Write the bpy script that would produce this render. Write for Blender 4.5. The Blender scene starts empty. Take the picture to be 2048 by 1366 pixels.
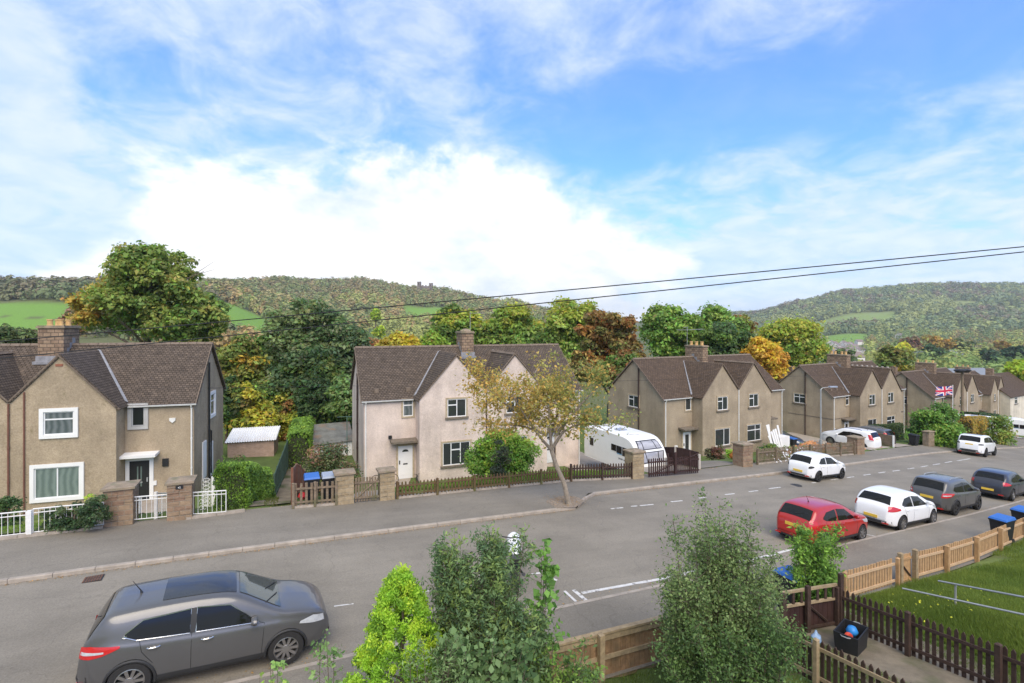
import bpy, bmesh, math, random
import numpy as np
from mathutils import Vector, Matrix
C = bpy.context.scene.collection
PI = math.pi
R = math.radians
rs = np.random.RandomState
# ------------------------------------------------------------------ street frame
CS, SN = 0.9135, 0.4067            # street direction in the world
def ST(s, t): return (CS*s - SN*t, SN*s + CS*t)
def to_st(x, y): return CS*x + SN*y, -SN*x + CS*y
def zr(s):                          # road height
    s = np.asarray(s, float)
    return -(.055*s + .0004*s*s)
def curve(kn):
    xs = np.array([k[0] for k in kn], float); ys = np.array([k[1] for k in kn], float)
    g = np.arange(xs[0], xs[-1], .5); v = np.interp(g, xs, ys)
    k = np.ones(9)/9; v2 = np.convolve(np.pad(v, 4, mode='edge'), k, 'valid')
    return lambda s: np.interp(s, g, v2)
Tn = curve([(-60,7.3),(-20,10.3),(-0.7,11.5),(6.4,12.0),(14.8,12.46),(22,13.14),(29.4,13.87),(37.4,14.9),(50,17.3),(74,22.5),(100,29),(150,43)])
Tk0 = curve([(-60,12.5),(-20,16.6),(-6.5,17.69),(-1.7,18.07),(3.2,18.43),(9.2,18.84),(12,19.08),(18.9,19.4),(25,20)])
Tkb = curve([(0,19.6),(13.1,20.55),(18.9,21.12),(25.2,21.77),(35.2,23.2),(50.6,26.07),(74,29.5),(100,36.5),(150,50)])
def Tk(s):
    s = np.asarray(s, float)
    w = np.clip((s-11.4)/1.7, 0, 1)
    return Tk0(np.minimum(s, 25))*(1-w) + Tkb(np.maximum(s, 0))*w
Tf = curve([(-60,16.5),(-20,20.0),(-7.8,21.2),(0,21.95),(4.5,22.15),(9.5,22.68),(17.2,22.95),(22.3,23.4),(27.9,24.33),(36.9,25.42),(42.7,26.6),(50,28.2),(60,30.2),(74,33),(100,40),(150,53)])
Tnf = curve([(-60,5.3),(-20,8.2),(0,8.9),(7.6,9.25),(14.8,9.86),(21.5,10.23),(28,11.19),(37,12.3),(50,14.7),(74,19.9),(100,26),(150,40)])
zh = curve([(-60,-1.0),(-20,-2.0),(-6,-2.17),(2,-2.5),(14,-2.57),(24,-3.3),(36,-4.0),(50,-5.0),(60,-5.57),(72,-6.6),(84,-7.4),(110,-9.4),(150,-12.5)])
def sm(u): u = np.clip(u, 0, 1); return u*u*(3-2*u)
# far relief: per image column a list of (distance, image row) that the ground passes through
COLS = [(-500,[(250,690),(450,640),(600,590),(900,595)]),
 (0,[(250,672),(330,640),(450,600),(600,577),(900,585),(1500,610)]),
 (200,[(250,676),(330,645),(450,603),(600,577),(900,585),(1500,610)]),
 (430,[(250,700),(330,672),(450,632),(620,596),(900,574),(1500,595)]),
 (560,[(250,715),(400,690),(560,650),(760,612),(1000,566),(1500,590)]),
 (700,[(250,725),(400,700),(600,668),(800,625),(1100,560),(1500,580)]),
 (860,[(250,730),(400,712),(600,680),(800,640),(1100,581),(1500,600)]),
 (1000,[(250,735),(400,715),(600,690),(800,655),(1100,606),(1600,625)]),
 (1120,[(250,735),(400,715),(600,695),(800,670),(1100,625),(1600,640)]),
 (1350,[(250,735),(400,715),(700,700),(1000,690),(1400,660),(2000,645)]),
 (1500,[(250,742),(400,722),(700,704),(1000,688),(1400,664),(1800,634),(2400,640)]),
 (1600,[(250,745),(400,724),(700,704),(1000,680),(1400,650),(1800,611),(2400,615)]),
 (1700,[(250,747),(400,726),(700,703),(1000,672),(1400,630),(1800,588),(2400,595)]),
 (1850,[(250,750),(400,727),(700,700),(1000,668),(1400,620),(1800,577),(2400,590)]),
 (2048,[(250,750),(400,727),(700,696),(1000,660),(1400,615),(1800,576),(2400,590)]),
 (2500,[(250,750),(400,725),(700,690),(1000,655),(1400,612),(1800,575),(2400,590)])]
YK = np.array([250,400,600,800,1000,1200,1400,1600,1800,2100,2400,3000,4500.])
_cx = np.array([c[0] for c in COLS], float)
_tab = np.array([[ (lambda Y: 7-(np.interp(Y,[p[0] for p in c[1]],[p[1] for p in c[1]])-652)*Y/1050.)(Y) for Y in YK] for c in COLS])
_tab[:, -2] = _tab[:, -3]*.6; _tab[:, -1] = -20
def vnoise(x, y, f, seed=0):
    x = np.asarray(x)*f; y = np.asarray(y)*f
    xi = np.floor(x); yi = np.floor(y); fx = x-xi; fy = y-yi
    h = lambda a, b: np.modf(np.abs(np.sin(a*127.1+b*311.7+seed*74.7)*43758.5453))[0]
    fx = fx*fx*(3-2*fx); fy = fy*fy*(3-2*fy)
    return (h(xi,yi)*(1-fx)+h(xi+1,yi)*fx)*(1-fy)+(h(xi,yi+1)*(1-fx)+h(xi+1,yi+1)*fx)*fy
def far_z(x, y):
    y = np.maximum(np.asarray(y, float), 1.); px = np.clip(1024+1050*x/y, -500, 2500)
    ci = np.clip(np.searchsorted(_cx, px)-1, 0, len(_cx)-2)
    u = sm((px-_cx[ci])/(_cx[ci+1]-_cx[ci]))
    yi = np.clip(np.searchsorted(YK, y)-1, 0, len(YK)-2)
    v = np.clip((y-YK[yi])/(YK[yi+1]-YK[yi]), 0, 1)
    z = (_tab[ci,yi]*(1-v)+_tab[ci,yi+1]*v)*(1-u)+(_tab[ci+1,yi]*(1-v)+_tab[ci+1,yi+1]*v)*u
    return z + (vnoise(x,y,.012,3)-.5)*np.clip(y/90., 0, 9)
def G(x, y):
    """ground height anywhere"""
    x = np.asarray(x, float); y = np.asarray(y, float)
    s, t = to_st(x, y); sc = np.clip(s, -58, 145)
    tf, tn = Tf(sc), Tnf(sc); z0 = zr(sc)
    z = z0 + .085
    # behind the far fence: garden slopes down to the houses, then away to the valley
    back = zh(sc) + (z0+.085-zh(sc))*(1-sm((t-tf-.1)/8.5))
    drop = np.where(t > 46, -.11*(t-46), 0.); drop = np.maximum(drop, -16)
    z = np.where(t > tf+.1, back+drop, z)
    # near side: gardens rise toward the camera
    sl = .11+.12*sm((s-14.3)/1.8)
    z = np.where(t < tn-.05, z0 + .05 + sl*np.minimum(tn-t, 14), z)
    mid = (t > tn-.05) & (t < tf+.1); z = np.where(mid, z0-.06, z)
    w = sm((y-110)/140.) * (t > 46)
    z = z*(1-w) + far_z(x, y)*w
    side = sm((np.hypot(x, y)-200)/150.)*(1-(w > 0))
    return z*(1-side) + (-8)*side
def g(x, y): return float(G(x, y))
def gst(s, t): x, y = ST(s, t); return g(x, y)
def at(px, py, d): return Vector(((px-1024)/1050*d, d, 7-(py-652)/1050*d))
def hit(px, py, dz=0.0):
    """where the line of sight through an image point of the photograph meets the road surface"""
    a = (px-1024)/1050; k = (py-652)/1050
    d = np.arange(5, 160, .01); x = a*d
    f = 7-(zr(CS*x+SN*d)+dz)-k*d
    i = int(np.argmax(f < 0)); return float(a*d[i]), float(d[i])
# ------------------------------------------------------------------ mesh builder
class MB:
    def __init__(s): s.v = []; s.f = []; s.m = []; s.mi = 0; s.X = None
    def add(s, vs, fs):
        b = len(s.v)
        if s.X is not None: vs = [s.X @ Vector(v) for v in vs]
        s.v += [tuple(v) for v in vs]; s.f += [tuple(b+i for i in f) for f in fs]; s.m += [s.mi]*len(fs)
    def box(s, x0, x1, y0, y1, z0, z1, M=None):
        vs = [Vector((x, y, z)) for z in (z0, z1) for y in (y0, y1) for x in (x0, x1)]
        if M is not None: vs = [M @ v for v in vs]
        s.add(vs, [(0,2,3,1),(4,5,7,6),(0,1,5,4),(2,6,7,3),(0,4,6,2),(1,3,7,5)]); return s
    def cbox(s, c, d, M=None):
        return s.box(c[0]-d[0]/2, c[0]+d[0]/2, c[1]-d[1]/2, c[1]+d[1]/2, c[2]-d[2]/2, c[2]+d[2]/2, M)
    def poly(s, pts): s.add(pts, [tuple(range(len(pts)))]); return s
    def slab(s, pts, th):
        p = [Vector(q) for q in pts]; n = (p[1]-p[0]).cross(p[2]-p[0]).normalized()*th
        k = len(p); vs = p + [q-n for q in p]
        s.add(vs, [tuple(range(k)), tuple(range(2*k-1, k-1, -1))] + [(i, i+k, (i+1) % k+k, (i+1) % k) for i in range(k)]); return s
    def prism(s, pts, a, b, axis='y'):
        """2-D outline (u,z) extruded along y (or x) from a to b"""
        f = (lambda u, z, w: (u, w, z)) if axis == 'y' else (lambda u, z, w: (w, u, z))
        k = len(pts); vs = [f(u, z, a) for u, z in pts]+[f(u, z, b) for u, z in pts]
        s.add(vs, [tuple(range(k)), tuple(range(2*k-1, k-1, -1))]+[(i, i+k, (i+1) % k+k, (i+1) % k) for i in range(k)]); return s
    def tube(s, pts, r, n=8, cap=True):
        pts = [Vector(p) for p in pts]; rr = r if hasattr(r, '__len__') else [r]*len(pts)
        vs = []; fs = []; up = Vector((.13, .21, 1)).normalized()
        for i, p in enumerate(pts):
            t = (pts[min(i+1, len(pts)-1)]-pts[max(i-1, 0)]).normalized()
            a = t.cross(up if abs(t.dot(up)) < .95 else Vector((1, 0, 0))).normalized(); b = t.cross(a)
            for k in range(n):
                w = 2*PI*k/n; vs.append(p+(a*math.cos(w)+b*math.sin(w))*rr[i])
        for i in range(len(pts)-1):
            for k in range(n):
                q = i*n+k; w = i*n+(k+1) % n; fs.append((q, w, w+n, q+n))
        if cap: fs += [tuple(range(n-1, -1, -1)), tuple(range((len(pts)-1)*n, len(pts)*n))]
        s.add(vs, fs); return s
    def lathe(s, prof, n=20, M=None, closed=False):
        vs = [Vector((r*math.cos(2*PI*k/n), r*math.sin(2*PI*k/n), z)) for r, z in prof for k in range(n)]
        if M is not None: vs = [M @ v for v in vs]
        m = len(prof); fs = []
        for i in range(m if closed else m-1):
            j = (i+1) % m
            for k in range(n): fs.append((i*n+k, i*n+(k+1) % n, j*n+(k+1) % n, j*n+k))
        if not closed: fs += [tuple(range(n-1, -1, -1)), tuple(range((m-1)*n, m*n))]
        s.add(vs, fs); return s
    def grid(s, P):
        """P[i][j] points"""
        a, b = len(P), len(P[0]); vs = [p for row in P for p in row]
        s.add(vs, [(i*b+j, (i+1)*b+j, (i+1)*b+j+1, i*b+j+1) for i in range(a-1) for j in range(b-1)]); return s
    def build(s, name, mat, parent=None, smooth=None, loc=None, rz=0):
        me = bpy.data.meshes.new(name); me.from_pydata(s.v, [], s.f)
        for m in (mat if isinstance(mat, (list, tuple)) else [mat]): me.materials.append(m)
        if any(s.m): me.polygons.foreach_set('material_index', s.m)
        bm = bmesh.new(); bm.from_mesh(me); bmesh.ops.recalc_face_normals(bm, faces=bm.faces)
        uv = bm.loops.layers.uv.new('UVMap')
        for f in bm.faces:
            n = f.normal
            if abs(n.z) > .95: ax, ay = Vector((1, 0, 0)), Vector((0, 1, 0))
            else: ax = Vector((-n.y, n.x, 0)).normalized(); ay = n.cross(ax)
            if ay.z < 0: ay = -ay
            for l in f.loops: l[uv].uv = (l.vert.co.dot(ax), l.vert.co.dot(ay))
        bm.to_mesh(me); bm.free()
        if smooth is not None:
            me.polygons.foreach_set('use_smooth', [True]*len(me.polygons))
            me.set_sharp_from_angle(angle=R(smooth))
        return link(name, me, parent, loc, rz)
def link(name, me, parent=None, loc=None, rz=0):
    o = bpy.data.objects.new(name, me); C.objects.link(o)
    if parent is not None: o.parent = parent
    if loc is not None: o.location = loc
    if rz: o.rotation_euler.z = rz
    return o
def tag(o, label=None, cat=None, group=None, kind=None):
    if label: o['label'] = label
    if cat: o['category'] = cat
    if group: o['group'] = group
    if kind: o['kind'] = kind
    return o
def thing(name, label, cat, loc=(0, 0, 0), rz=0, group=None):
    o = bpy.data.objects.new(name, None); C.objects.link(o); o.location = loc; o.rotation_euler.z = rz
    o.empty_display_size = .3
    return tag(o, label, cat, group)
def kids(o): return [c for c in bpy.data.objects if c.parent is o]
def copy_thing(o, loc, rz=None, label=None):
    r = o.copy(); C.objects.link(r); r.location = loc
    if rz is not None: r.rotation_euler.z = rz
    if label: r['label'] = label
    for ch in kids(o):
        c = ch.copy(); C.objects.link(c); c.parent = r
        for gch in kids(ch):
            d = gch.copy(); C.objects.link(d); d.parent = c
    return r
# ------------------------------------------------------------------ materials
def nodes(name):
    m = bpy.data.materials.new(name); m.use_nodes = True; nt = m.node_tree
    return m, nt, nt.nodes, nt.links, nt.nodes['Principled BSDF']
def mat(name, col, rough=.7, var=.15, scale=3., bump=0., bscale=40., metal=0., spec=.4, col2=None, c2at=(.5, .7), s2=1.2, coat=0.):
    m, nt, N, L, b = nodes(name)
    b.inputs['Roughness'].default_value = rough; b.inputs['Metallic'].default_value = metal
    b.inputs['Specular IOR Level'].default_value = spec
    if coat: b.inputs['Coat Weight'].default_value = coat; b.inputs['Coat Roughness'].default_value = .05
    tc = N.new('ShaderNodeTexCoord')
    nz = N.new('ShaderNodeTexNoise'); nz.inputs['Scale'].default_value = scale; nz.inputs['Detail'].default_value = 6; nz.inputs['Roughness'].default_value = .65
    L.new(tc.outputs['Object'], nz.inputs['Vector'])
    rp = N.new('ShaderNodeValToRGB'); e = rp.color_ramp.elements
    e[0].position = .3; e[1].position = .7
    e[0].color = (*[max(0, c*(1-var)) for c in col], 1); e[1].color = (*[min(1, c*(1+var)) for c in col], 1)
    L.new(nz.outputs['Fac'], rp.inputs['Fac']); out = rp.outputs['Color']
    if col2:
        n2 = N.new('ShaderNodeTexNoise'); n2.inputs['Scale'].default_value = s2; n2.inputs['Detail'].default_value = 8
        L.new(tc.outputs['Object'], n2.inputs['Vector'])
        mr = N.new('ShaderNodeMapRange'); mr.inputs['From Min'].default_value = c2at[0]; mr.inputs['From Max'].default_value = c2at[1]
        L.new(n2.outputs['Fac'], mr.inputs['Value'])
        mx = N.new('ShaderNodeMix'); mx.data_type = 'RGBA'; L.new(mr.outputs[0], mx.inputs['Factor'])
        L.new(out, mx.inputs['A']); mx.inputs['B'].default_value = (*col2, 1); out = mx.outputs['Result']
    L.new(out, b.inputs['Base Color'])
    if bump:
        nb = N.new('ShaderNodeTexNoise'); nb.inputs['Scale'].default_value = bscale; nb.inputs['Detail'].default_value = 3
        L.new(tc.outputs['Object'], nb.inputs['Vector'])
        bp = N.new('ShaderNodeBump'); bp.inputs['Strength'].default_value = bump; bp.inputs['Distance'].default_value = .02
        L.new(nb.outputs['Fac'], bp.inputs['Height']); L.new(bp.outputs['Normal'], b.inputs['Normal'])
    return m
def mat_brick(name, cA, cB, mortar, w, h, msize=.01, rough=.85, bump=.6, off=.5, var=.25, stain=None):
    m, nt, N, L, b = nodes(name); b.inputs['Roughness'].default_value = rough; b.inputs['Specular IOR Level'].default_value = .2
    uv = N.new('ShaderNodeUVMap'); uv.uv_map = 'UVMap'
    br = N.new('ShaderNodeTexBrick'); L.new(uv.outputs[0], br.inputs['Vector']); br.offset = off
    br.inputs['Color1'].default_value = (*cA, 1); br.inputs['Color2'].default_value = (*cB, 1); br.inputs['Mortar'].default_value = (*mortar, 1)
    br.inputs['Scale'].default_value = 1; br.inputs['Mortar Size'].default_value = msize; br.inputs['Mortar Smooth'].default_value = .3
    br.inputs['Brick Width'].default_value = w; br.inputs['Row Height'].default_value = h
    nz = N.new('ShaderNodeTexNoise'); nz.inputs['Scale'].default_value = 2.2; nz.inputs['Detail'].default_value = 9; nz.inputs['Roughness'].default_value = .75
    L.new(uv.outputs[0], nz.inputs['Vector'])
    mr = N.new('ShaderNodeMapRange'); mr.inputs['From Min'].default_value = .3; mr.inputs['From Max'].default_value = .7
    mr.inputs['To Min'].default_value = 1-var; mr.inputs['To Max'].default_value = 1+var
    L.new(nz.outputs['Fac'], mr.inputs['Value'])
    mx = N.new('ShaderNodeVectorMath'); mx.operation = 'SCALE'; L.new(br.outputs['Color'], mx.inputs[0]); L.new(mr.outputs[0], mx.inputs['Scale'])
    out = mx.outputs[0]
    if stain:
        n2 = N.new('ShaderNodeTexNoise'); n2.inputs['Scale'].default_value = 1.1; n2.inputs['Detail'].default_value = 10; n2.inputs['Roughness'].default_value = .8
        L.new(uv.outputs[0], n2.inputs['Vector'])
        r2 = N.new('ShaderNodeMapRange'); r2.inputs['From Min'].default_value = .58; r2.inputs['From Max'].default_value = .68
        L.new(n2.outputs['Fac'], r2.inputs['Value'])
        m2 = N.new('ShaderNodeMix'); m2.data_type = 'RGBA'; L.new(r2.outputs[0], m2.inputs['Factor']); L.new(out, m2.inputs['A'])
        m2.inputs['B'].default_value = (*stain, 1); out = m2.outputs['Result']
    L.new(out, b.inputs['Base Color'])
    bp = N.new('ShaderNodeBump'); bp.inputs['Strength'].default_value = bump; bp.inputs['Distance'].default_value = .03; bp.invert = True
    L.new(br.outputs['Fac'], bp.inputs['Height']); L.new(bp.outputs['Normal'], b.inputs['Normal'])
    return m
def mat_render(name, a, bcol, speck=140., rough=.95, stain=None):
    """roughcast / pebbledash: fine speckle, large blotches"""
    m, nt, N, L, b = nodes(name); b.inputs['Roughness'].default_value = rough; b.inputs['Specular IOR Level'].default_value = .15
    tc = N.new('ShaderNodeTexCoord')
    def noise(sc, det, lo, hi, r=.6):
        n = N.new('ShaderNodeTexNoise'); n.inputs['Scale'].default_value = sc; n.inputs['Detail'].default_value = det; n.inputs['Roughness'].default_value = r
        L.new(tc.outputs['Object'], n.inputs['Vector'])
        q = N.new('ShaderNodeMapRange'); q.inputs['From Min'].default_value = lo; q.inputs['From Max'].default_value = hi; L.new(n.outputs['Fac'], q.inputs['Value'])
        return n, q.outputs[0]
    n1, f1 = noise(14, 4, .32, .68, .8); n2, f2 = noise(.7, 6, .35, .65)
    m1 = N.new('ShaderNodeMix'); m1.data_type = 'RGBA'; L.new(f1, m1.inputs['Factor']); m1.inputs['A'].default_value = (*a, 1); m1.inputs['B'].default_value = (*bcol, 1)
    m2 = N.new('ShaderNodeMix'); m2.data_type = 'RGBA'; m2.blend_type = 'MULTIPLY'; m2.inputs['Factor'].default_value = 1
    r = N.new('ShaderNodeMapRange'); r.inputs['To Min'].default_value = .84; r.inputs['To Max'].default_value = 1.1; L.new(f2, r.inputs['Value'])
    cmb = N.new('ShaderNodeCombineColor'); [L.new(r.outputs[0], cmb.inputs[i]) for i in range(3)]
    mpz = N.new('ShaderNodeMapping'); mpz.inputs['Scale'].default_value = (1.1, 1.1, .25); L.new(tc.outputs['Object'], mpz.inputs['Vector'])
    n4 = N.new('ShaderNodeTexNoise'); n4.inputs['Scale'].default_value = 1.0; n4.inputs['Detail'].default_value = 7; n4.inputs['Roughness'].default_value = .7; L.new(mpz.outputs[0], n4.inputs['Vector'])
    q4 = N.new('ShaderNodeMapRange'); q4.inputs['From Min'].default_value = .42; q4.inputs['From Max'].default_value = .62; q4.inputs['To Min'].default_value = 1.04; q4.inputs['To Max'].default_value = .90; L.new(n4.outputs['Fac'], q4.inputs['Value'])
    ml = N.new('ShaderNodeMath'); ml.operation = 'MULTIPLY'; L.new(r.outputs[0], ml.inputs[0]); L.new(q4.outputs[0], ml.inputs[1]); [L.new(ml.outputs[0], cmb.inputs[i]) for i in range(3)]
    L.new(m1.outputs['Result'], m2.inputs['A']); L.new(cmb.outputs[0], m2.inputs['B']); out = m2.outputs['Result']
    if stain:
        n3, f3 = noise(1.6, 9, .56, .72, .75)
        m3 = N.new('ShaderNodeMix'); m3.data_type = 'RGBA'; L.new(f3, m3.inputs['Factor']); L.new(out, m3.inputs['A']); m3.inputs['B'].default_value = (*stain, 1); out = m3.outputs['Result']
    L.new(out, b.inputs['Base Color'])
    bp = N.new('ShaderNodeBump'); bp.inputs['Strength'].default_value = .5; bp.inputs['Distance'].default_value = .02
    L.new(n1.outputs['Fac'], bp.inputs['Height']); L.new(bp.outputs['Normal'], b.inputs['Normal'])
    return m
def mat_attr(name, rough=.55, trans=.35, spec=.25):
    """leaves: colour comes from the leaf's own colour attribute"""
    m, nt, N, L, b = nodes(name); b.inputs['Roughness'].default_value = rough; b.inputs['Specular IOR Level'].default_value = spec
    at_ = N.new('ShaderNodeAttribute'); at_.attribute_name = 'Col'
    L.new(at_.outputs['Color'], b.inputs['Base Color'])
    if trans:
        tr = N.new('ShaderNodeBsdfTranslucent'); L.new(at_.outputs['Color'], tr.inputs['Color'])
        mx = N.new('ShaderNodeMixShader'); mx.inputs[0].default_value = trans
        L.new(b.outputs[0], mx.inputs[1]); L.new(tr.outputs[0], mx.inputs[2]); L.new(mx.outputs[0], N['Material Output'].inputs['Surface'])
    return m
def mat_glass(name, col, rough=.06, curtain=None):
    m, nt, N, L, b = nodes(name); b.inputs['Roughness'].default_value = rough; b.inputs['Specular IOR Level'].default_value = .6
    b.inputs['Base Color'].default_value = (*col, 1)
    if curtain:
        tc = N.new('ShaderNodeTexCoord'); wv = N.new('ShaderNodeTexWave'); wv.inputs['Scale'].default_value = 1.1; wv.inputs['Distortion'].default_value = 5; wv.inputs['Detail'].default_value = 3
        L.new(tc.outputs['Object'], wv.inputs['Vector'])
        mx = N.new('ShaderNodeMix'); mx.data_type = 'RGBA'; L.new(wv.outputs['Fac'], mx.inputs['Factor'])
        mx.inputs['A'].default_value = (*col, 1); mx.inputs['B'].default_value = (*curtain, 1); L.new(mx.outputs['Result'], b.inputs['Base Color'])
    return m
M = {}
M['tarmac0'] = mat('tarmac_plain', (.172,.148,.126), .9, .16, 1.1, .35, 120, col2=(.215,.188,.162), c2at=(.5,.75), s2=.35)
M['pavement'] = mat('pavement_tarmac', (.160,.138,.118), .92, .13, .8, .3, 120, col2=(.19,.165,.142), c2at=(.5,.72), s2=.3)
def mat_tarmac(name, c, k=1.):
    m, nt, N, L, b = nodes(name); b.inputs['Roughness'].default_value = .88; b.inputs['Specular IOR Level'].default_value = .3
    tc = N.new('ShaderNodeTexCoord'); mp = N.new('ShaderNodeMapping'); mp.inputs['Rotation'].default_value = (0, 0, -math.atan2(SN, CS)); L.new(tc.outputs['Object'], mp.inputs['Vector'])
    def nz(vec, sc, det, lo, hi, tl, th, stretch=None, rough=.6):
        v = vec
        if stretch:
            q = N.new('ShaderNodeMapping'); q.inputs['Scale'].default_value = stretch; L.new(vec, q.inputs['Vector']); v = q.outputs[0]
        n = N.new('ShaderNodeTexNoise'); n.inputs['Scale'].default_value = sc; n.inputs['Detail'].default_value = det; n.inputs['Roughness'].default_value = rough; L.new(v, n.inputs['Vector'])
        r = N.new('ShaderNodeMapRange'); r.inputs['From Min'].default_value = lo; r.inputs['From Max'].default_value = hi; r.inputs['To Min'].default_value = tl; r.inputs['To Max'].default_value = th; L.new(n.outputs['Fac'], r.inputs['Value']); return r.outputs[0], n
    V = mp.outputs[0]
    a, n0 = nz(V, 26, 3, .3, .7, .80, 1.2, None, .8); b1, _ = nz(V, 1.0, 5, .35, .65, .93, 1.09, (.18, 1.3, 1)); c1, _ = nz(V, .35, 7, .4, .62, .90, 1.08, None, .65); d1, _ = nz(V, 2.6, 8, .62, .70, 1, .82, None, .75)
    def mul(x, y):
        q = N.new('ShaderNodeMath'); q.operation = 'MULTIPLY'; L.new(x, q.inputs[0]); L.new(y, q.inputs[1]); return q.outputs[0]
    vo = N.new('ShaderNodeTexVoronoi'); vo.feature = 'DISTANCE_TO_EDGE'; vo.inputs['Scale'].default_value = .42; wn = N.new('ShaderNodeTexNoise'); wn.inputs['Scale'].default_value = 1.3; wn.inputs['Detail'].default_value = 6; L.new(V, wn.inputs['Vector'])
    va = N.new('ShaderNodeVectorMath'); va.operation = 'MULTIPLY_ADD'; L.new(wn.outputs['Color'], va.inputs[0]); va.inputs[1].default_value = (1.3, 1.3, 0); L.new(V, va.inputs[2]); L.new(va.outputs[0], vo.inputs['Vector'])
    vr = N.new('ShaderNodeMapRange'); vr.inputs['From Min'].default_value = .002; vr.inputs['From Max'].default_value = .010; vr.inputs['To Min'].default_value = .88; vr.inputs['To Max'].default_value = 1; L.new(vo.outputs['Distance'], vr.inputs['Value'])
    f = mul(mul(mul(a, b1), vr.outputs[0]), mul(c1, d1)); v = N.new('ShaderNodeVectorMath'); v.operation = 'SCALE'; v.inputs[0].default_value = c; L.new(f, v.inputs['Scale']); L.new(v.outputs[0], b.inputs['Base Color'])
    bp = N.new('ShaderNodeBump'); bp.inputs['Strength'].default_value = .3; bp.inputs['Distance'].default_value = .01; L.new(n0.outputs['Fac'], bp.inputs['Height']); L.new(bp.outputs['Normal'], b.inputs['Normal']); return m
M['tarmac'] = mat_tarmac('tarmac', (.226,.200,.156)); M['pavement'] = mat_tarmac('pavement_tarmac', (.210,.186,.146))
M['kerb'] = mat('kerb_stone', (.35,.30,.24), .85, .25, 2.5, .3, 30)
M['paint'] = mat('road_paint', (.62,.60,.55), .7, .15, 8, col2=(.2,.18,.16), c2at=(.55,.66), s2=7)
M['stone'] = mat_brick('pier_stone', (.30,.215,.135), (.235,.15,.10), (.26,.215,.16), .34, .17, .012, var=.4, stain=(.17,.17,.09))
M['buff_stone'] = mat_brick('buff_pier_stone', (.37,.29,.18), (.29,.22,.13), (.31,.26,.18), .30, .16, .012, var=.35, stain=(.2,.2,.1))
M['chimney'] = mat_brick('chimney_stone', (.33,.235,.15), (.22,.15,.10), (.11,.085,.065), .34, .2, .018, var=.4, stain=(.07,.055,.045))
M['cap'] = mat('coping_stone', (.27,.21,.145), .9, .3, 4, .6, 25, col2=(.17,.16,.09), s2=3)
M['tile'] = mat_brick('roof_tiles', (.138,.106,.078), (.092,.072,.055), (.040,.030,.022), .2, .15, .02, var=.35, stain=(.15,.115,.085))
M['tile2'] = mat_brick('roof_tiles_brown', (.130,.090,.060), (.094,.066,.046), (.042,.031,.023), .2, .15, .02, var=.3)
M['ridge'] = mat('ridge_tile', (.17,.13,.095), .9, .3, 6, .4, 20)
M['render_tan'] = mat_render('tan_roughcast', (.30,.235,.155), (.46,.37,.255), stain=(.21,.175,.10))
M['render_pink'] = mat_render('pink_pebbledash', (.54,.44,.37), (.72,.61,.52), stain=(.50,.41,.33))
M['render_brown'] = mat_render('brown_roughcast', (.30,.24,.165), (.41,.335,.235), stain=(.25,.20,.13))
M['render_cream'] = mat_render('cream_render', (.60,.54,.42), (.68,.62,.5))
M['white'] = mat('white_upvc', (.74,.74,.72), .45, .04, 2)
M['whitemetal'] = mat('white_painted_metal', (.72,.71,.66), .5, .1, 6)
M['whitestone'] = mat('white_painted_stone', (.76,.75,.71), .7, .05, 2)
M['surround'] = mat('sandstone_surround', (.43,.35,.235), .85, .2, 5, .3, 30)
M['sill'] = mat('grey_sill', (.17,.14,.105), .9, .3, 6, .3, 30)
M['lead'] = mat('lead_flashing', (.24,.24,.245), .6, .3, 5)
M['pot'] = mat('clay_pot', (.56,.36,.15), .8, .2, 5)
M['black'] = mat('black_plastic', (.02,.02,.02), .45, .1, 5)
M['brownpipe'] = mat('brown_pipe', (.045,.025,.02), .6, .2, 5)
M['redpipe'] = mat('rust_pipe', (.17,.075,.05), .7, .2, 5)
M['glass'] = mat_glass('window_glass', (.035,.04,.04))
M['glass_curtain'] = mat_glass('window_glass_with_curtain', (.12,.16,.14), curtain=(.19,.24,.21))
M['glass_grey'] = mat_glass('window_glass_with_blind', (.08,.10,.10), curtain=(.16,.18,.18))
M['wood_brown'] = mat('brown_stained_wood', (.055,.032,.022), .8, .35, 7, .3, 30)
M['wood_dark'] = mat('dark_brown_panel', (.040,.018,.014), .75, .3, 3, .2, 30)
M['wood_grey'] = mat('weathered_wood', (.20,.15,.10), .9, .35, 9, .3, 30, col2=(.13,.12,.06), s2=2)
M['wood_new2'] = mat('new_softwood_rail', (.52,.36,.21), .75, .15, 5, .2, 30); M['wood_new'] = mat('new_softwood', (.42,.26,.125), .8, .25, 5, .3, 30)
M['wood_mid'] = mat('mid_brown_board', (.24,.145,.072), .85, .4, 6, .4, 30, col2=(.12,.085,.045), s2=3)
M['wood_rail'] = mat('weathered_rail', (.30,.225,.13), .9, .3, 8, .3, 30)
M['concrete'] = mat('concrete', (.50,.45,.38), .9, .15, 4, .3, 40)
M['greenwood'] = mat('green_painted_fence', (.055,.095,.065), .8, .3, 4)
M['lawn'] = mat('lawn_soil', (.13,.175,.04), .95, .35, 1.5, .5, 30, col2=(.11,.13,.03), s2=.8)
M['soil'] = mat('soil', (.09,.065,.04), .95, .4, 5, .6, 25, col2=(.06,.075,.025), s2=1.5)
M['path'] = mat('dirt_path', (.20,.165,.115), .95, .3, 2, .5, 40, col2=(.07,.085,.03), s2=1.1)
M['paving'] = mat('pale_paving', (.34,.29,.23), .9, .15, 2, .3, 40)
M['bark'] = mat('bark', (.14,.11,.08), .95, .4, 8, .8, 20)
M['bark_pale'] = mat('pale_bark', (.25,.21,.16), .95, .35, 7, .8, 18)
M['leaf'] = mat_attr('leaf', trans=.42); M['leaf_far'] = mat_attr('far_leaf', .9, .3, .1); M['glossleaf'] = mat_attr('gloss_leaf', .4, .25, .5)
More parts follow.
